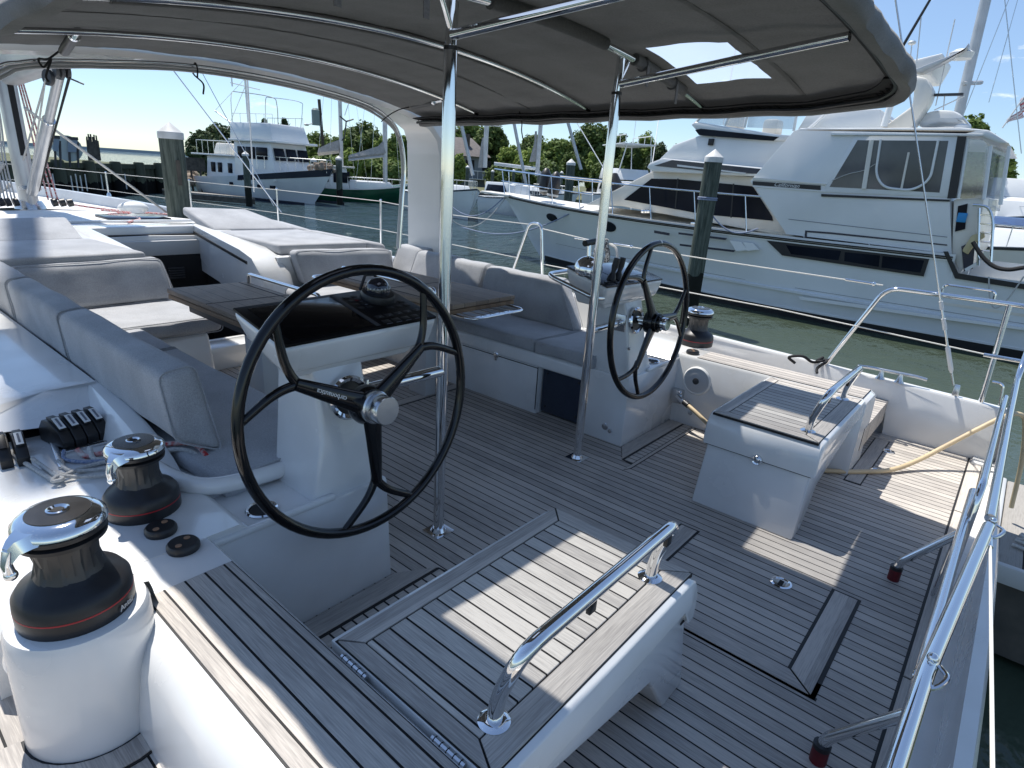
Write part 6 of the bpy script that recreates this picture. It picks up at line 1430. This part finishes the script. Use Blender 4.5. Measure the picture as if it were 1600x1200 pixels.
o = MB(); o.prism([atD(838, 222, 50), atD(839, 205, 50), atD(839, 252, 50), atD(830, 253, 50)], (0, .2, 0)); obj('furled_sail', o, 'sailcover', b3_)
o = MB(); o.tube([atD(772, 255, 50), atD(838, 263, 50)], .09, 8); o.tube([atD(772, 257.5, 50), atD(838, 265, 50)], .05, 8); obj('boom', o, 'boatwhite', b3_)
spar((721, 196), (739, 274), 36, .10, 'leaning pale spar nearest the steel pole, before the house')
spar((803, 192), (822, 288), 36, .09, 'leaning pale spar midway between the two canopy poles')
spar((887, 190), (908, 265), 36, .09, 'leaning pale spar left of the far canopy pole')
# sport fisher
sf, FS = smallboat('white sport fishing boat with tower, seen past the far pole', V((atD(1040, 300, 44).x, atD(1040, 300, 44).y, 0)), V((atD(940, 290, 56).x, atD(940, 290, 56).y, 0)), 4.2, 2.2, [(.25, .80, 1.4, 2.6, .75, 'boatwhite', 'deckhouse'), (.3, .74, 1.9, 2.45, .77, 'tint', 'side_window'), (.25, .55, 2.7, 3.5, .7, 'boatwhite', 'flybridge')], 'sport_fisher', 'fishing boat')
o = MB()
for u in (.25, .55):
    for v in (-1.3, 1.3): o.tube([FS(u, v, 3.2), FS(u + .02, v * .75, 5.2)], .04, 6)
fbox(o, FS, .22, .58, -1.3, 1.3, 5.2, 5.3, .02); rail(FS, .27, .55, 1.0, 1.0, 5.3, .6, 3, o, .03); rail(FS, .27, .55, -1.0, -1.0, 5.3, .6, 3, o, .03)
for v in (-1.6, 1.6): o.tube([FS(.5, v, 2.6), FS(-.1, v * 3.2, 10.5)], .04, 6)
for v in (-.9, .9): o.tube([FS(.3, v, 5.3), FS(.3, v, 9)], .02, 5)
obj('tower', o, 'boatwhite', sf)
# boats at the right edge behind the motor yacht
rb, FR = smallboat('white cruiser with blue canvas at the right edge', V((atD(1660, 370, 19).x, atD(1660, 370, 19).y, 0)), V((atD(1545, 330, 30).x, atD(1545, 330, 30).y, 0)), 4.0, 1.7, [(.1, .6, 1.0, 1.9, .8, 'boatwhite', 'cabin'), (.15, .55, 1.2, 1.7, .82, 'tint', 'cabin_window'), (.1, .45, 2.0, 2.2, .85, 'bluecanvas', 'canvas_top')])
rb2, FR2 = smallboat('white multi deck yacht beyond the clear curtains at the right edge', V((atD(1680, 320, 40).x, atD(1680, 320, 40).y, 0)), V((atD(1535, 310, 52).x, atD(1535, 310, 52).y, 0)), 5.0, 2.4, [(.05, .8, 1.6, 2.9, .85, 'boatwhite', 'deckhouse'), (.1, .75, 2.0, 2.6, .87, 'tint', 'side_window'), (.05, .6, 2.9, 3.1, .9, 'boatwhite', 'upper_deck'), (.15, .55, 3.1, 4.1, .7, 'boatwhite', 'flybridge')], 'moored_yacht', 'yacht')
tm = spar((1545, -20), (1469, 300), 20, .115, 'thick pale mast rising at the right above the motor yacht')
p = atD(1514, 132, 20); o = MB(); o.tube([p + V((-.2, .1, 0)), p + V((.45, -.2, .1))], .05, 6); tag(obj('mast_spreader', o, 'alu'), 'short spreader on the thick right hand mast', 'spreader')
for a, b, nm in (((1578, -5), (1505, 180), 'thin rigging wire beside the thick mast'), ((1590, 0), (1545, 160), 'thin rigging wire ending above the tree'), ((1570, 0), (1596, 240), 'thin rigging wire near the flag')): stay(atD(*b, 20), atD(*a, 20), 1.2, nm, .010)
o = MB(); a, b = atX(1352, 172, XD + .5), atX(1450, 5, XD + .5); o.tube([a, a + (b - a) * 1.35], lambda q: .035 - .015 * q, 8); obj('outrigger_pole', o, 'black', my)
fl = thing('flag', 'red and white striped flag drooping at the right edge', 'flag', atD(1590, 180, 22))
fp = [atD(x, y, 22) for x, y in ((1574, 194), (1604, 150), (1612, 168), (1590, 187))]
o = MB(); 
o.grid(lambda u, v: (fp[0] * (1 - u) + fp[1] * u) * (1 - v) + (fp[3] * (1 - u) + fp[2] * u) * v + V((0, .08 * math.sin(u * 9 + v * 3), 0)), 14, 7); obj('cloth', o, ['flag', 'white'], fl, solid=.01)
for pz in fl.children[0].data.polygons: pz.material_index = (pz.index % 7) % 2
o = MB(); o.tube([atD(1566, 200, 22), atD(1608, 140, 22)], .02, 6); obj('staff', o, 'boatwhite', fl)
# ================================================================== SEA WALL, BACK DOCKS, LAND
wallA, wallB = V((-2.5, 27.8, 0)), V((13.9, 43.3, 0)); ztop = atX(246, 255, 13.9).z
sw = thing('sea_wall', 'dark creosoted timber sea wall behind the mast at the left', 'sea wall', (5, 35, WL))
ax = (wallB - wallA); L = ax.length; ax.normalize(); nn = V((ax.y, -ax.x, 0))
o = MB(); x = 0; k = 0
while x < L:
    w_ = .27; zt = ztop - .12 - .03 * rr.random(); j = .03 * rr.random(); a = wallA + ax * x + nn * j; b = wallA + ax * min(L, x + w_ - .02) + nn * j
    o.hexa([V((a.x, a.y, WL - 1)), V((b.x, b.y, WL - 1)), V((b.x, b.y, WL - 1)) - nn * .2, V((a.x, a.y, WL - 1)) - nn * .2, V((a.x, a.y, zt)), V((b.x, b.y, zt)), V((b.x, b.y, zt)) - nn * .2, V((a.x, a.y, zt)) - nn * .2]); x += w_
obj('sheet_plank', o, 'timberwall', sw)
o = MB(); o.hexa([V((*(wallA + nn * .12).xy, ztop - .35)), V((*(wallB + nn * .12).xy, ztop - .35)), V((*(wallB - nn * .1).xy, ztop - .35)), V((*(wallA - nn * .1).xy, ztop - .35)), V((*(wallA + nn * .12).xy, ztop - .1)), V((*(wallB + nn * .12).xy, ztop - .1)), V((*(wallB - nn * .1).xy, ztop - .1)), V((*(wallA - nn * .1).xy, ztop - .1))]); obj('waler', o, 'timberwall', sw)
for px in (40, 83, 132, 174, 211, 242):
    r = ray(px, 255); t_ = ((wallA - CAM).x * nn.x + (wallA - CAM).y * nn.y) / (r.x * nn.x + r.y * nn.y); p = CAM + r * t_ + nn * .2
    o = MB(); o.lathe([(.30, WL - 1), (.28, ztop - .05), (.24, ztop + .02)], (p.x, p.y, 0), n=14); obj('post', o, 'timberwall', sw)
o = MB()
for px in (52, 76, 82, 104, 112, 119, 127, 134, 152, 159, 172, 190):
    r = ray(px, 262); t_ = ((wallA - CAM).x * nn.x + (wallA - CAM).y * nn.y) / (r.x * nn.x + r.y * nn.y); p = CAM + r * t_ + nn * .12; o.tube([V((p.x, p.y, ztop - .5 - .3 * rr.random())), V((p.x, p.y, WL + .35))], .035, 6)
obj('drain_pipe', o, 'boatlightblue', sw)
o = MB(); o.face([V((*wallA.xy, ztop - .2)), V((*wallB.xy, ztop - .2)), V((wallB.x - 3, wallB.y + 30, ztop - .2)), V((wallA.x - 20, wallA.y + 40, ztop - .2))]); o.box(-60, 15, 80, 82, -1.2, .0) if False else None
o.face([V((-40, 20, ztop - .21)), V((*wallA.xy, ztop - .21)), V((wallA.x - 20, wallA.y + 40, ztop - .21)), V((-60, 60, ztop - .21))]); struct(obj('ground', o, 'land'))
# far shore strip with the trees on it
def shore(pts, z=-.35):
    o = MB(); A = [V((*atD(px, 280, D).xy, 0)) for px, D in pts]; B = [V((*atD(px, 280, D + 90).xy, 0)) for px, D in pts]
    secs = [[V((a.x, a.y, WL - 1)), V((a.x, a.y, z - .3)), V((*a.lerp(b, .05).xy, z)), V((b.x, b.y, z + .3)), V((b.x, b.y, WL - 1))] for a, b in zip(A, B)]
    o.loft(secs); return struct(obj('shore', o, 'land'))
shore([(290, 58), (400, 64), (480, 70), (560, 70), (640, 72), (720, 74), (800, 74), (900, 72), (1000, 70), (1100, 70), (1250, 64), (1420, 52), (1560, 46), (1700, 44)])
# rocks by the sign
o_ = []
for k in range(26):
    px = 246 + rr.random() * 56; py = 268 + rr.random() * 20; D = 49 - (py - 268) * .14 + rr.random()
    p = atZ(px, py, -.9 + rr.random() * 1.0) if False else atD(px, py, D)
    o = MB(); b = bmesh.new(); bmesh.ops.create_icosphere(b, subdivisions=2, radius=.26 + rr.random() * .34)
    for v in b.verts: v.co *= 1 + .35 * noise.noise(v.co * 1.8 + V((k, 0, 0))); v.co.z *= .75; v.co += p
    o._merge(b); r_ = obj('riprap_rock', o, 'rock', angle=15); tag(r_, 'brown riprap boulder in the heap between the tall piling and the trawler', 'boulder', 'riprap boulders')
# fixed bits on the sea wall
def signbox(px0, px1, py0, py1, D, label):
    p = atD((px0 + px1) / 2, py1, D); q = atD((px0 + px1) / 2, py0, D); w_ = (atD(px1, py0, D) - atD(px0, py0, D)).length
    t = thing('channel_board', label, 'board', p, 'boards on the sea wall'); r = (atD(px1, py0, D) - atD(px0, py0, D)).normalized(); r.z = 0; f_ = V((r.y, -r.x, 0))
    o = MB(); o.prism([p - r * w_ * .4 + V((0, 0, .3)), p + r * w_ * .5 + V((0, 0, .3)), q + r * w_ * .5, q - r * w_ * .5], f_ * .08); obj('panel', o, plain('grey_board', (.22, .27, .33), .6), t)
    o = MB(); o.tube([p - r * w_ * .4 + V((0, 0, -.4)), q - r * w_ * .45 + V((0, 0, -.1))], .05, 6); o.tube([p + r * w_ * .45 + V((0, 0, -.4)), q + r * w_ * .48 + V((0, 0, -.1))], .05, 6); o.prism([q - r * w_ * .6 + V((0, 0, -.02)), q + r * w_ * .6 + V((0, 0, -.02)), q + r * w_ * .6 + V((0, 0, .12)), q - r * w_ * .6 + V((0, 0, .12))], f_ * .1); obj('frame', o, 'greyblack', t)
    return t, p, q, r, f_
signbox(106, 121, 218, 248, 38, 'grey board with round disc edge on the sea wall'); signbox(84, 93, 216, 247, 37, 'narrow grey board on the sea wall left of the wide one')
o = MB(); p = atD(106, 232, 38.1); o.lathe([(.6, 0), (.6, .06)], p, (CAM - p).normalized(), 20); tag(obj('round_disc', o, plain('pale_disc', (.40, .46, .46), .7)), 'pale round disc behind the wide grey board', 'disc')
o = MB()
for k in range(16): a = atD(139 + k * 1.2, 251, 38); o.tube([a, a + V((.06 * rr.random(), 0, .75 + .5 * rr.random()))], .035, 5)
tag(obj('stick_fence', o, 'dockside'), 'short bundle of upright sticks on the sea wall', 'stick fence')
o = MB(); a, b = atD(291, 250, 47), atD(320, 250, 47); z1 = atD(300, 246, 47).z; z0 = atD(300, 267, 47).z; o.hexa([V((a.x, a.y, z0)), V((b.x, b.y, z0)), V((b.x, b.y + .1, z0)), V((a.x, a.y + .1, z0)), V((a.x, a.y, z1)), V((b.x, b.y, z1)), V((b.x, b.y + .1, z1)), V((a.x, a.y + .1, z1))]); sgn_ = tag(obj('back_of_sign', o, 'dockside'), 'weathered grey back of a sign board left of the trawler', 'sign')
o = MB(); o.tube([V((a.x + .3, a.y + .15, WL)), V((a.x + .3, a.y + .15, z1))], .07, 6); o.tube([V((b.x - .3, b.y + .15, WL)), V((b.x - .3, b.y + .15, z1))], .07, 6); obj('post', o, 'dockside', sgn_)
# back dock beside trawler, dock behind white sailboat
def dockbox(pts, z, label, h=.35):
    t = thing('back_dock', label, 'dock', (pts[0][0], pts[0][1], z), 'back docks'); o = MB(); o.prism([V((x, y, z - .1)) for x, y in pts], (0, 0, .1)); obj('planking', o, 'dock', t)
    o = MB(); o.prism([V((x, y, z - h)) for x, y in pts], (0, 0, h - .12)); obj('side_board', o, 'dockside', t)
a, b = atZ(287, 300, -.55), atZ(398, 309, -.55); dockbox([(a.x, a.y), (b.x, b.y), (b.x - .8, b.y + 3), (a.x, a.y + 3)], -.55, 'low timber dock alongside the trawler stern')
a, b = atZ(744, 300, -.2), atZ(840, 306, -.2); dockbox([(a.x, a.y), (b.x, b.y), (b.x + 2, b.y + 4), (a.x + 2, a.y + 4)], -.2, 'dark timber dock behind the white sailboat bow', .8)
# utility pole
up_ = thing('utility_pole', 'dark utility pole with transformer and street lamp above the trees', 'utility pole', atD(508, 270, 75))
p = atD(509, 270, 75); zt = atD(504, 156, 75).z; o = MB(); o.tube([(p.x, p.y, -.5), (p.x - .5, p.y, zt)], .17, 8); obj('pole', o, 'trunk', up_)
q = V((p.x - .4, p.y, atD(503, 183, 75).z)); o = MB(); o.lathe([(.42, -.9), (.42, .6), (.25, .8)], q + V((-.6, 0, 0)), n=14); obj('transformer', o, plain('grey_green_steel', (.22, .28, .26), .5), up_)
q = V((p.x - .35, p.y, atD(503, 197, 75).z)); o = MB(); o.tube([q, q + V((-1.0, 0, .15)), q + V((-1.6, 0, 0))], .05, 6); o.ball(q + V((-1.8, 0, -.05)), .3, (1, .6, .4), 10); obj('lamp', o, 'greylocker', up_)
# house
hs = thing('house', 'grey shingled two storey house among the trees', 'house', atD(735, 270, 88))
def hp(px, py, dd=0): return atD(px, py, 88 + dd)
e0, e1 = hp(690, 238), hp(764, 244); r0_, r1_ = hp(694, 218, 5), hp(741, 223, 5); back = V((r0_.x - e0.x, r0_.y - e0.y, 0)) 
fdir = V((e1.x - e0.x, e1.y - e0.y, 0)).normalized(); bdir = V((-fdir.y, fdir.x, 0))
Lh = (V((e1.x, e1.y, 0)) - V((e0.x, e0.y, 0))).length; zE, zR = e0.z - .1, r0_.z + .4
H = lambda u, d, z: V((e0.x, e0.y, 0)) + fdir * u + bdir * d + V((0, 0, z))
o = MB(); o.hexa([H(.4, .5, -1), H(Lh - .4, .5, -1), H(Lh - .4, 8, -1), H(.4, 8, -1), H(.4, .5, zE), H(Lh - .4, .5, zE), H(Lh - .4, 8, zE), H(.4, 8, zE)]); obj('wall', o, 'housewall', hs)
o = MB(); o.hexa([H(-.3, -.3, zE - .15), H(Lh + .3, -.3, zE - .15), H(Lh + .3, 8.8, zE - .15), H(-.3, 8.8, zE - .15), H(.5, 4.2, zR), H(Lh - 2.4, 4.2, zR), H(Lh - 2.4, 4.5, zR), H(.5, 4.5, zR)]); rf_ = obj('roof', o, 'roof', hs)
o = MB(); c = H(Lh - 3.0, 2.2, 0); o.box(c.x - .25, c.x + .25, c.y - .25, c.y + .25, zE, zR + .4); obj('chimney', o, 'trunk', rf_)
for k in range(3): o = MB(); o.hexa([H(1 + k * 2.3, .44, zE - 1.9), H(2.2 + k * 2.3, .44, zE - 1.9), H(2.2 + k * 2.3, .5, zE - 1.9), H(1 + k * 2.3, .5, zE - 1.9), H(1 + k * 2.3, .44, zE - .6), H(2.2 + k * 2.3, .44, zE - .6), H(2.2 + k * 2.3, .5, zE - .6), H(1 + k * 2.3, .5, zE - .6)]); obj('window', o, 'tint', hs)
o = MB(); rail(lambda u, v, z: H(u * Lh, -.2, z), 0, 1, 0, 0, zE - 3.0, 1.0, 9, o, .05); o.hexa([H(0, -.4, zE - 3.1), H(Lh, -.4, zE - 3.1), H(Lh, .5, zE - 3.1), H(0, .5, zE - 3.1), H(0, -.4, zE - 3.0), H(Lh, -.4, zE - 3.0), H(Lh, .5, zE - 3.0), H(0, .5, zE - 3.0)]); obj('porch', o, 'boatwhite', hs)
# second roof behind the sport fisher
hs2 = thing('house', 'brown roofed low building behind the sport fishing boat', 'house', atD(985, 265, 95))
a, b = atD(958, 262, 92), atD(1022, 262, 92); zt = atD(985, 243, 92).z; zb = atD(985, 256, 92).z
o = MB(); o.hexa([V((a.x, a.y, -1)), V((b.x, b.y, -1)), V((b.x + 3, b.y + 6, -1)), V((a.x + 3, a.y + 6, -1)), V((a.x, a.y, zb)), V((b.x, b.y, zb)), V((b.x + 3, b.y + 6, zb)), V((a.x + 3, a.y + 6, zb))]); obj('wall', o, 'housewall', hs2)
o = MB(); o.hexa([V((a.x - .5, a.y - .5, zb)), V((b.x + .5, b.y - .5, zb)), V((b.x + 4, b.y + 7, zb)), V((a.x + 3, a.y + 7, zb)), V((a.x + 3, a.y + 3, zt)), V((b.x - .5, b.y + 3, zt)), V((b.x - .3, b.y + 3.3, zt)), V((a.x + 3.2, a.y + 3.3, zt))]); obj('roof', o, plain('brown_roof', (.20, .13, .10), .9), hs2)
# ================================================================== TREES
def tree(px, pyt, wpx, D, mat, label, base_py=None, kind='round', dens=1.0, seed=0):
    R_ = random.Random(seed * 17 + int(px)); top = atD(px, pyt, D); dep = RM[2][0] * (top.x - CAM.x) + RM[2][1] * (top.y - CAM.y) + RM[2][2] * (top.z - CAM.z)
    w_ = 1.3 * wpx * dep / FPX; zb = -.5; Ht = top.z - zb
    t = thing('tree' if kind != 'cedar' else 'cedar_tree', label, 'tree', (top.x, top.y, zb), 'trees on the shore')
    o = MB(); o.tube([(top.x, top.y, zb - .5), (top.x + .05 * w_, top.y, zb + Ht * .4), (top.x, top.y, zb + Ht * .8)], lambda q: max(.05, .035 * Ht * (1 - .85 * q)), 8)
    for k in range(7):
        a = R_.random() * 2 * PI; z = zb + Ht * (.25 + .5 * R_.random()); o.tube([(top.x, top.y, z), (top.x + w_ * .2 * math.cos(a), top.y + w_ * .2 * math.sin(a), z + Ht * .12), (top.x + w_ * .38 * math.cos(a), top.y + w_ * .38 * math.sin(a), z + Ht * .2)], lambda q: max(.02, .012 * Ht * (1 - .8 * q)), 6)
    obj('trunk', o, 'trunk', t)
    vs_, fs_ = [], []
    lf = max(.18, min(.5, w_ * .045)) * 1.1
    ncl = int(120 * dens); 
    for c in range(ncl):
        if kind == 'cedar':
            h = R_.random() ** .8; rad = w_ * .5 * (1 - h) ** .75 * (.4 + .6 * R_.random()); a = R_.random() * 2 * PI; cc = V((top.x + rad * math.cos(a), top.y + rad * math.sin(a), zb + Ht * (.12 + .86 * h))); cr = w_ * .10
        else:
            while True:
                q = V((R_.uniform(-1, 1), R_.uniform(-1, 1), R_.uniform(-1, 1)))
                if .25 < q.length < 1: break
            q = q * (.55 + .45 * R_.random()) if R_.random() < .25 else q.normalized() * R_.uniform(.62, .93)
            lo = .22 if kind == 'round' else .12
            zc = zb + Ht * (lo + 1) / 2; cc = V((top.x + q.x * w_ * .46, top.y + q.y * w_ * .42, zc + q.z * Ht * (1 - lo) / 2 * .93)); cr = w_ * R_.uniform(.10, .19)
        nl = int(70 * (1 if kind != 'cedar' else .8))
        for l in range(nl):
            d = V((R_.gauss(0, 1), R_.gauss(0, 1), R_.gauss(0, 1))); d.normalize(); p = cc + d * cr * (R_.random() ** .45)
            n = (d + V((R_.gauss(0, .5), R_.gauss(0, .5), R_.gauss(.3, .5)))).normalized(); a = n.orthogonal().normalized(); a = Matrix.Rotation(R_.random() * 6.28, 3, n) @ a; b = n.cross(a); s = lf * R_.uniform(.6, 1.25); i0 = len(vs_)
            vs_ += [p - a * s, p + b * s * .55, p + a * s, p - b * s * .55]; fs_.append((i0, i0 + 1, i0 + 2, i0 + 3))
    base = BASE[t.name]; me = bpy.data.meshes.new('crown'); me.from_pydata([v - base for v in vs_], [], fs_); me.materials.append(M[mat]); ob = bpy.data.objects.new('crown', me); COL.objects.link(ob); ob.parent = t; BASE[ob.name] = base
TL = [
 (318, 204, 44, 60, 'leafcedar', 'dark bushy cedar left of the trawler', 'wide', 1.0), (348, 192, 46, 62, 'leafcedar', 'dark cedar directly behind the trawler stern', 'wide', 1.1),
 (413, 186, 20, 66, 'leafcedar', 'spiky cedar top above the trawler flybridge, left one', 'cedar', 1.2), (444, 186, 24, 66, 'leafcedar', 'spiky cedar top above the trawler flybridge, right one', 'cedar', 1.2),
 (497, 206, 44, 78, 'leafmid', 'green tree left of the utility pole', 'wide', 1.2), (520, 212, 30, 80, 'leafdark', 'dark tree right of the utility pole', 'wide', .9), (536, 205, 26, 82, 'leaflight', 'light green tree behind the second mast of the green boat', 'wide', .9),
 (568, 192, 62, 84, 'leafdark', 'broad dark willow like tree behind the green boat', 'wide', 1.5), (596, 212, 26, 78, 'leaflight', 'bright green tree right of the broad dark one', 'wide', .9), (622, 205, 34, 76, 'leafmid', 'green tree beside the arch leg', 'wide', 1.2), (548, 232, 26, 70, 'leaflight', 'low bright bush before the broad dark tree', 'wide', .7), (655, 200, 40, 80, 'leafmid', 'green tree partly behind the white arch leg', 'wide', 1.0),
 (700, 194, 40, 100, 'leafmid', 'tall tree left of the house roof', 'wide', 1.2), (735, 186, 54, 104, 'leafmid', 'tall tree behind the house roof', 'wide', 1.5), (768, 192, 50, 96, 'leafdark', 'tall dark tree right of the house', 'wide', 1.5), (717, 238, 22, 80, 'leaflight', 'bright low bush in front of the house', 'wide', .9),
 (798, 222, 30, 88, 'leaflight', 'pale low tree right of the tall dark tree', 'wide', 1.0), (834, 210, 46, 92, 'leafdark', 'round dark topped tree behind the pale mast', 'round', 1.3), (830, 232, 44, 84, 'leaflight', 'paler tree in front of the round dark topped one', 'wide', 1.1), (872, 214, 52, 90, 'leafmid', 'wide green tree above the thick grey piling', 'wide', 1.4), (895, 238, 36, 82, 'leafdark', 'low dark tree right of the thick grey piling', 'wide', 1.0),
 (929, 191, 56, 92, 'leafdark', 'tall round pine like tree left of the far pole', 'round', 1.5), (927, 236, 22, 84, 'leaflight', 'slim pale tree beneath the tall round one', 'wide', .8), (966, 202, 40, 94, 'leafdark', 'dark tree right of the far pole', 'wide', 1.2), (988, 218, 34, 90, 'leafdark', 'dark low tree behind the fishing tower', 'wide', 1.1), (1012, 200, 32, 92, 'leaflight', 'pale green tree between darker ones above the tower', 'wide', 1.0), (1034, 217, 34, 88, 'leafcedar', 'very dark tree at the motor yacht brow', 'wide', 1.1), (1062, 226, 40, 86, 'leafdark', 'dark tree just left of the motor yacht flybridge', 'wide', 1.0),
 (850, 255, 60, 80, 'leafdark', 'dark undergrowth tree behind the boom of the pale mast', 'wide', .9), (790, 262, 50, 80, 'leafdark', 'dark undergrowth tree right of the house', 'wide', .9), (955, 250, 50, 80, 'leafdark', 'dark undergrowth tree left of the fishing boat', 'wide', .9), (520, 250, 70, 74, 'leafmid', 'low green undergrowth tree behind the trawler bow', 'wide', .9), (600, 250, 60, 72, 'leafmid', 'low green undergrowth tree behind the green boat cabin', 'wide', .9),
 (1532, 172, 62, 46, 'leafmid', 'leafy tree above the motor yacht hardtop at the right', 'wide', 1.6), (1575, 215, 40, 52, 'leaflight', 'pale tree at the right edge below the flag', 'wide', .9)]
for i, (px, py, w_, D, mt, lb, kd, dn) in enumerate(TL): tree(px, py, w_, D, mt, lb, None, kd, dn, i)
# far low shore on the horizon at the left
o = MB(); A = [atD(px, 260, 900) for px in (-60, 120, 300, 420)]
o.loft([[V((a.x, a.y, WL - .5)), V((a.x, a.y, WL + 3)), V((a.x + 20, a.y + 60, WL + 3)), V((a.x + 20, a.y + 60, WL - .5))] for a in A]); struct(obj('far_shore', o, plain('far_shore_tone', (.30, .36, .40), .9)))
# ================================================================== SKY, SUN, CAMERA
wd = bpy.data.worlds.new('World'); SC.world = wd; wd.use_nodes = True; nt = wd.node_tree; bg = nt.nodes['Background']
SUNV = V((.10, .44, 1.0)); el = math.asin(SUNV.normalized().z); az = math.atan2(SUNV.x, SUNV.y)
sk = nd(nt, 'ShaderNodeTexSky', sky_type='NISHITA'); sk.sun_disc = False; sk.sun_elevation = el; sk.sun_rotation = az; sk.altitude = 10; sk.air_density = .85; sk.dust_density = .0; sk.ozone_density = 1.8
tc = nd(nt, 'ShaderNodeTexCoord'); sx = nd(nt, 'ShaderNodeSeparateXYZ'); lk(nt, tc.outputs['Generated'], sx.inputs[0])
mp = nd(nt, 'ShaderNodeMapping'); mp.inputs['Scale'].default_value = (7, 7, 26); lk(nt, tc.outputs['Generated'], mp.inputs[0])
cn = nd(nt, 'ShaderNodeTexNoise'); cn.inputs['Scale'].default_value = 1.3; cn.inputs['Detail'].default_value = 7; cn.inputs['Roughness'].default_value = .6; lk(nt, mp.outputs[0], cn.inputs[0])
cr = nd(nt, 'ShaderNodeMapRange'); cr.inputs[1].default_value = .63; cr.inputs[2].default_value = .73; lk(nt, cn.outputs[0], cr.inputs[0])
zf = nd(nt, 'ShaderNodeMapRange'); zf.inputs[1].default_value = .0; zf.inputs[2].default_value = .03; lk(nt, sx.outputs[2], zf.inputs[0])
fac = math_(nt, 'MULTIPLY', math_(nt, 'MULTIPLY', cr.outputs[0], zf.outputs[0]), .75)
tn = nd(nt, 'ShaderNodeMix', data_type='RGBA', blend_type='MULTIPLY'); tn.inputs[0].default_value = 1; lk(nt, sk.outputs[0], tn.inputs[6]); tn.inputs[7].default_value = (1.07, 1.0, .94, 1)
gz = nd(nt, 'ShaderNodeMapRange'); gz.inputs[1].default_value = .0; gz.inputs[2].default_value = .42; lk(nt, sx.outputs[2], gz.inputs[0])
t2 = nd(nt, 'ShaderNodeMix', data_type='RGBA', blend_type='MULTIPLY'); t2.inputs[0].default_value = 1; lk(nt, tn.outputs[2], t2.inputs[6]); lk(nt, mixc(nt, gz.outputs[0], (.52, .60, .70), (1.0, 1.0, 1.0)), t2.inputs[7])
lk(nt, mixc(nt, fac, t2.outputs[2], (6.5, 6.7, 7.0)), bg.inputs[0]); bg.inputs[1].default_value = 0.15
sd = bpy.data.lights.new('sun', 'SUN'); sd.energy = 4.6; sd.angle = math.radians(.53); sd.color = (1, .96, .90)
so = bpy.data.objects.new('sun', sd); COL.objects.link(so); so.rotation_euler = SUNV.to_track_quat('Z', 'Y').to_euler(); so.location = (0, 0, 30)
cd = bpy.data.cameras.new('camera'); co = bpy.data.objects.new('camera', cd); COL.objects.link(co)
cd.sensor_width = 36; cd.sensor_fit = 'HORIZONTAL'; cd.lens = 36 * FPX / 1600; cd.clip_start = .05; cd.clip_end = 6000
x_, y_, z_ = V(RM[0]), -V(RM[1]), -V(RM[2])
m4 = Matrix(((x_.x, y_.x, z_.x, CAM.x), (x_.y, y_.y, z_.y, CAM.y), (x_.z, y_.z, z_.z, CAM.z), (0, 0, 0, 1))); co.matrix_world = m4
SC.camera = co
SC.view_settings.view_transform = 'Standard'; SC.view_settings.look = 'None'; SC.view_settings.exposure = 0.46; SC.view_settings.gamma = 1
SC.cycles.max_bounces = 8; SC.cycles.diffuse_bounces = 4; SC.cycles.transparent_max_bounces = 10; SC.cycles.use_denoising = True
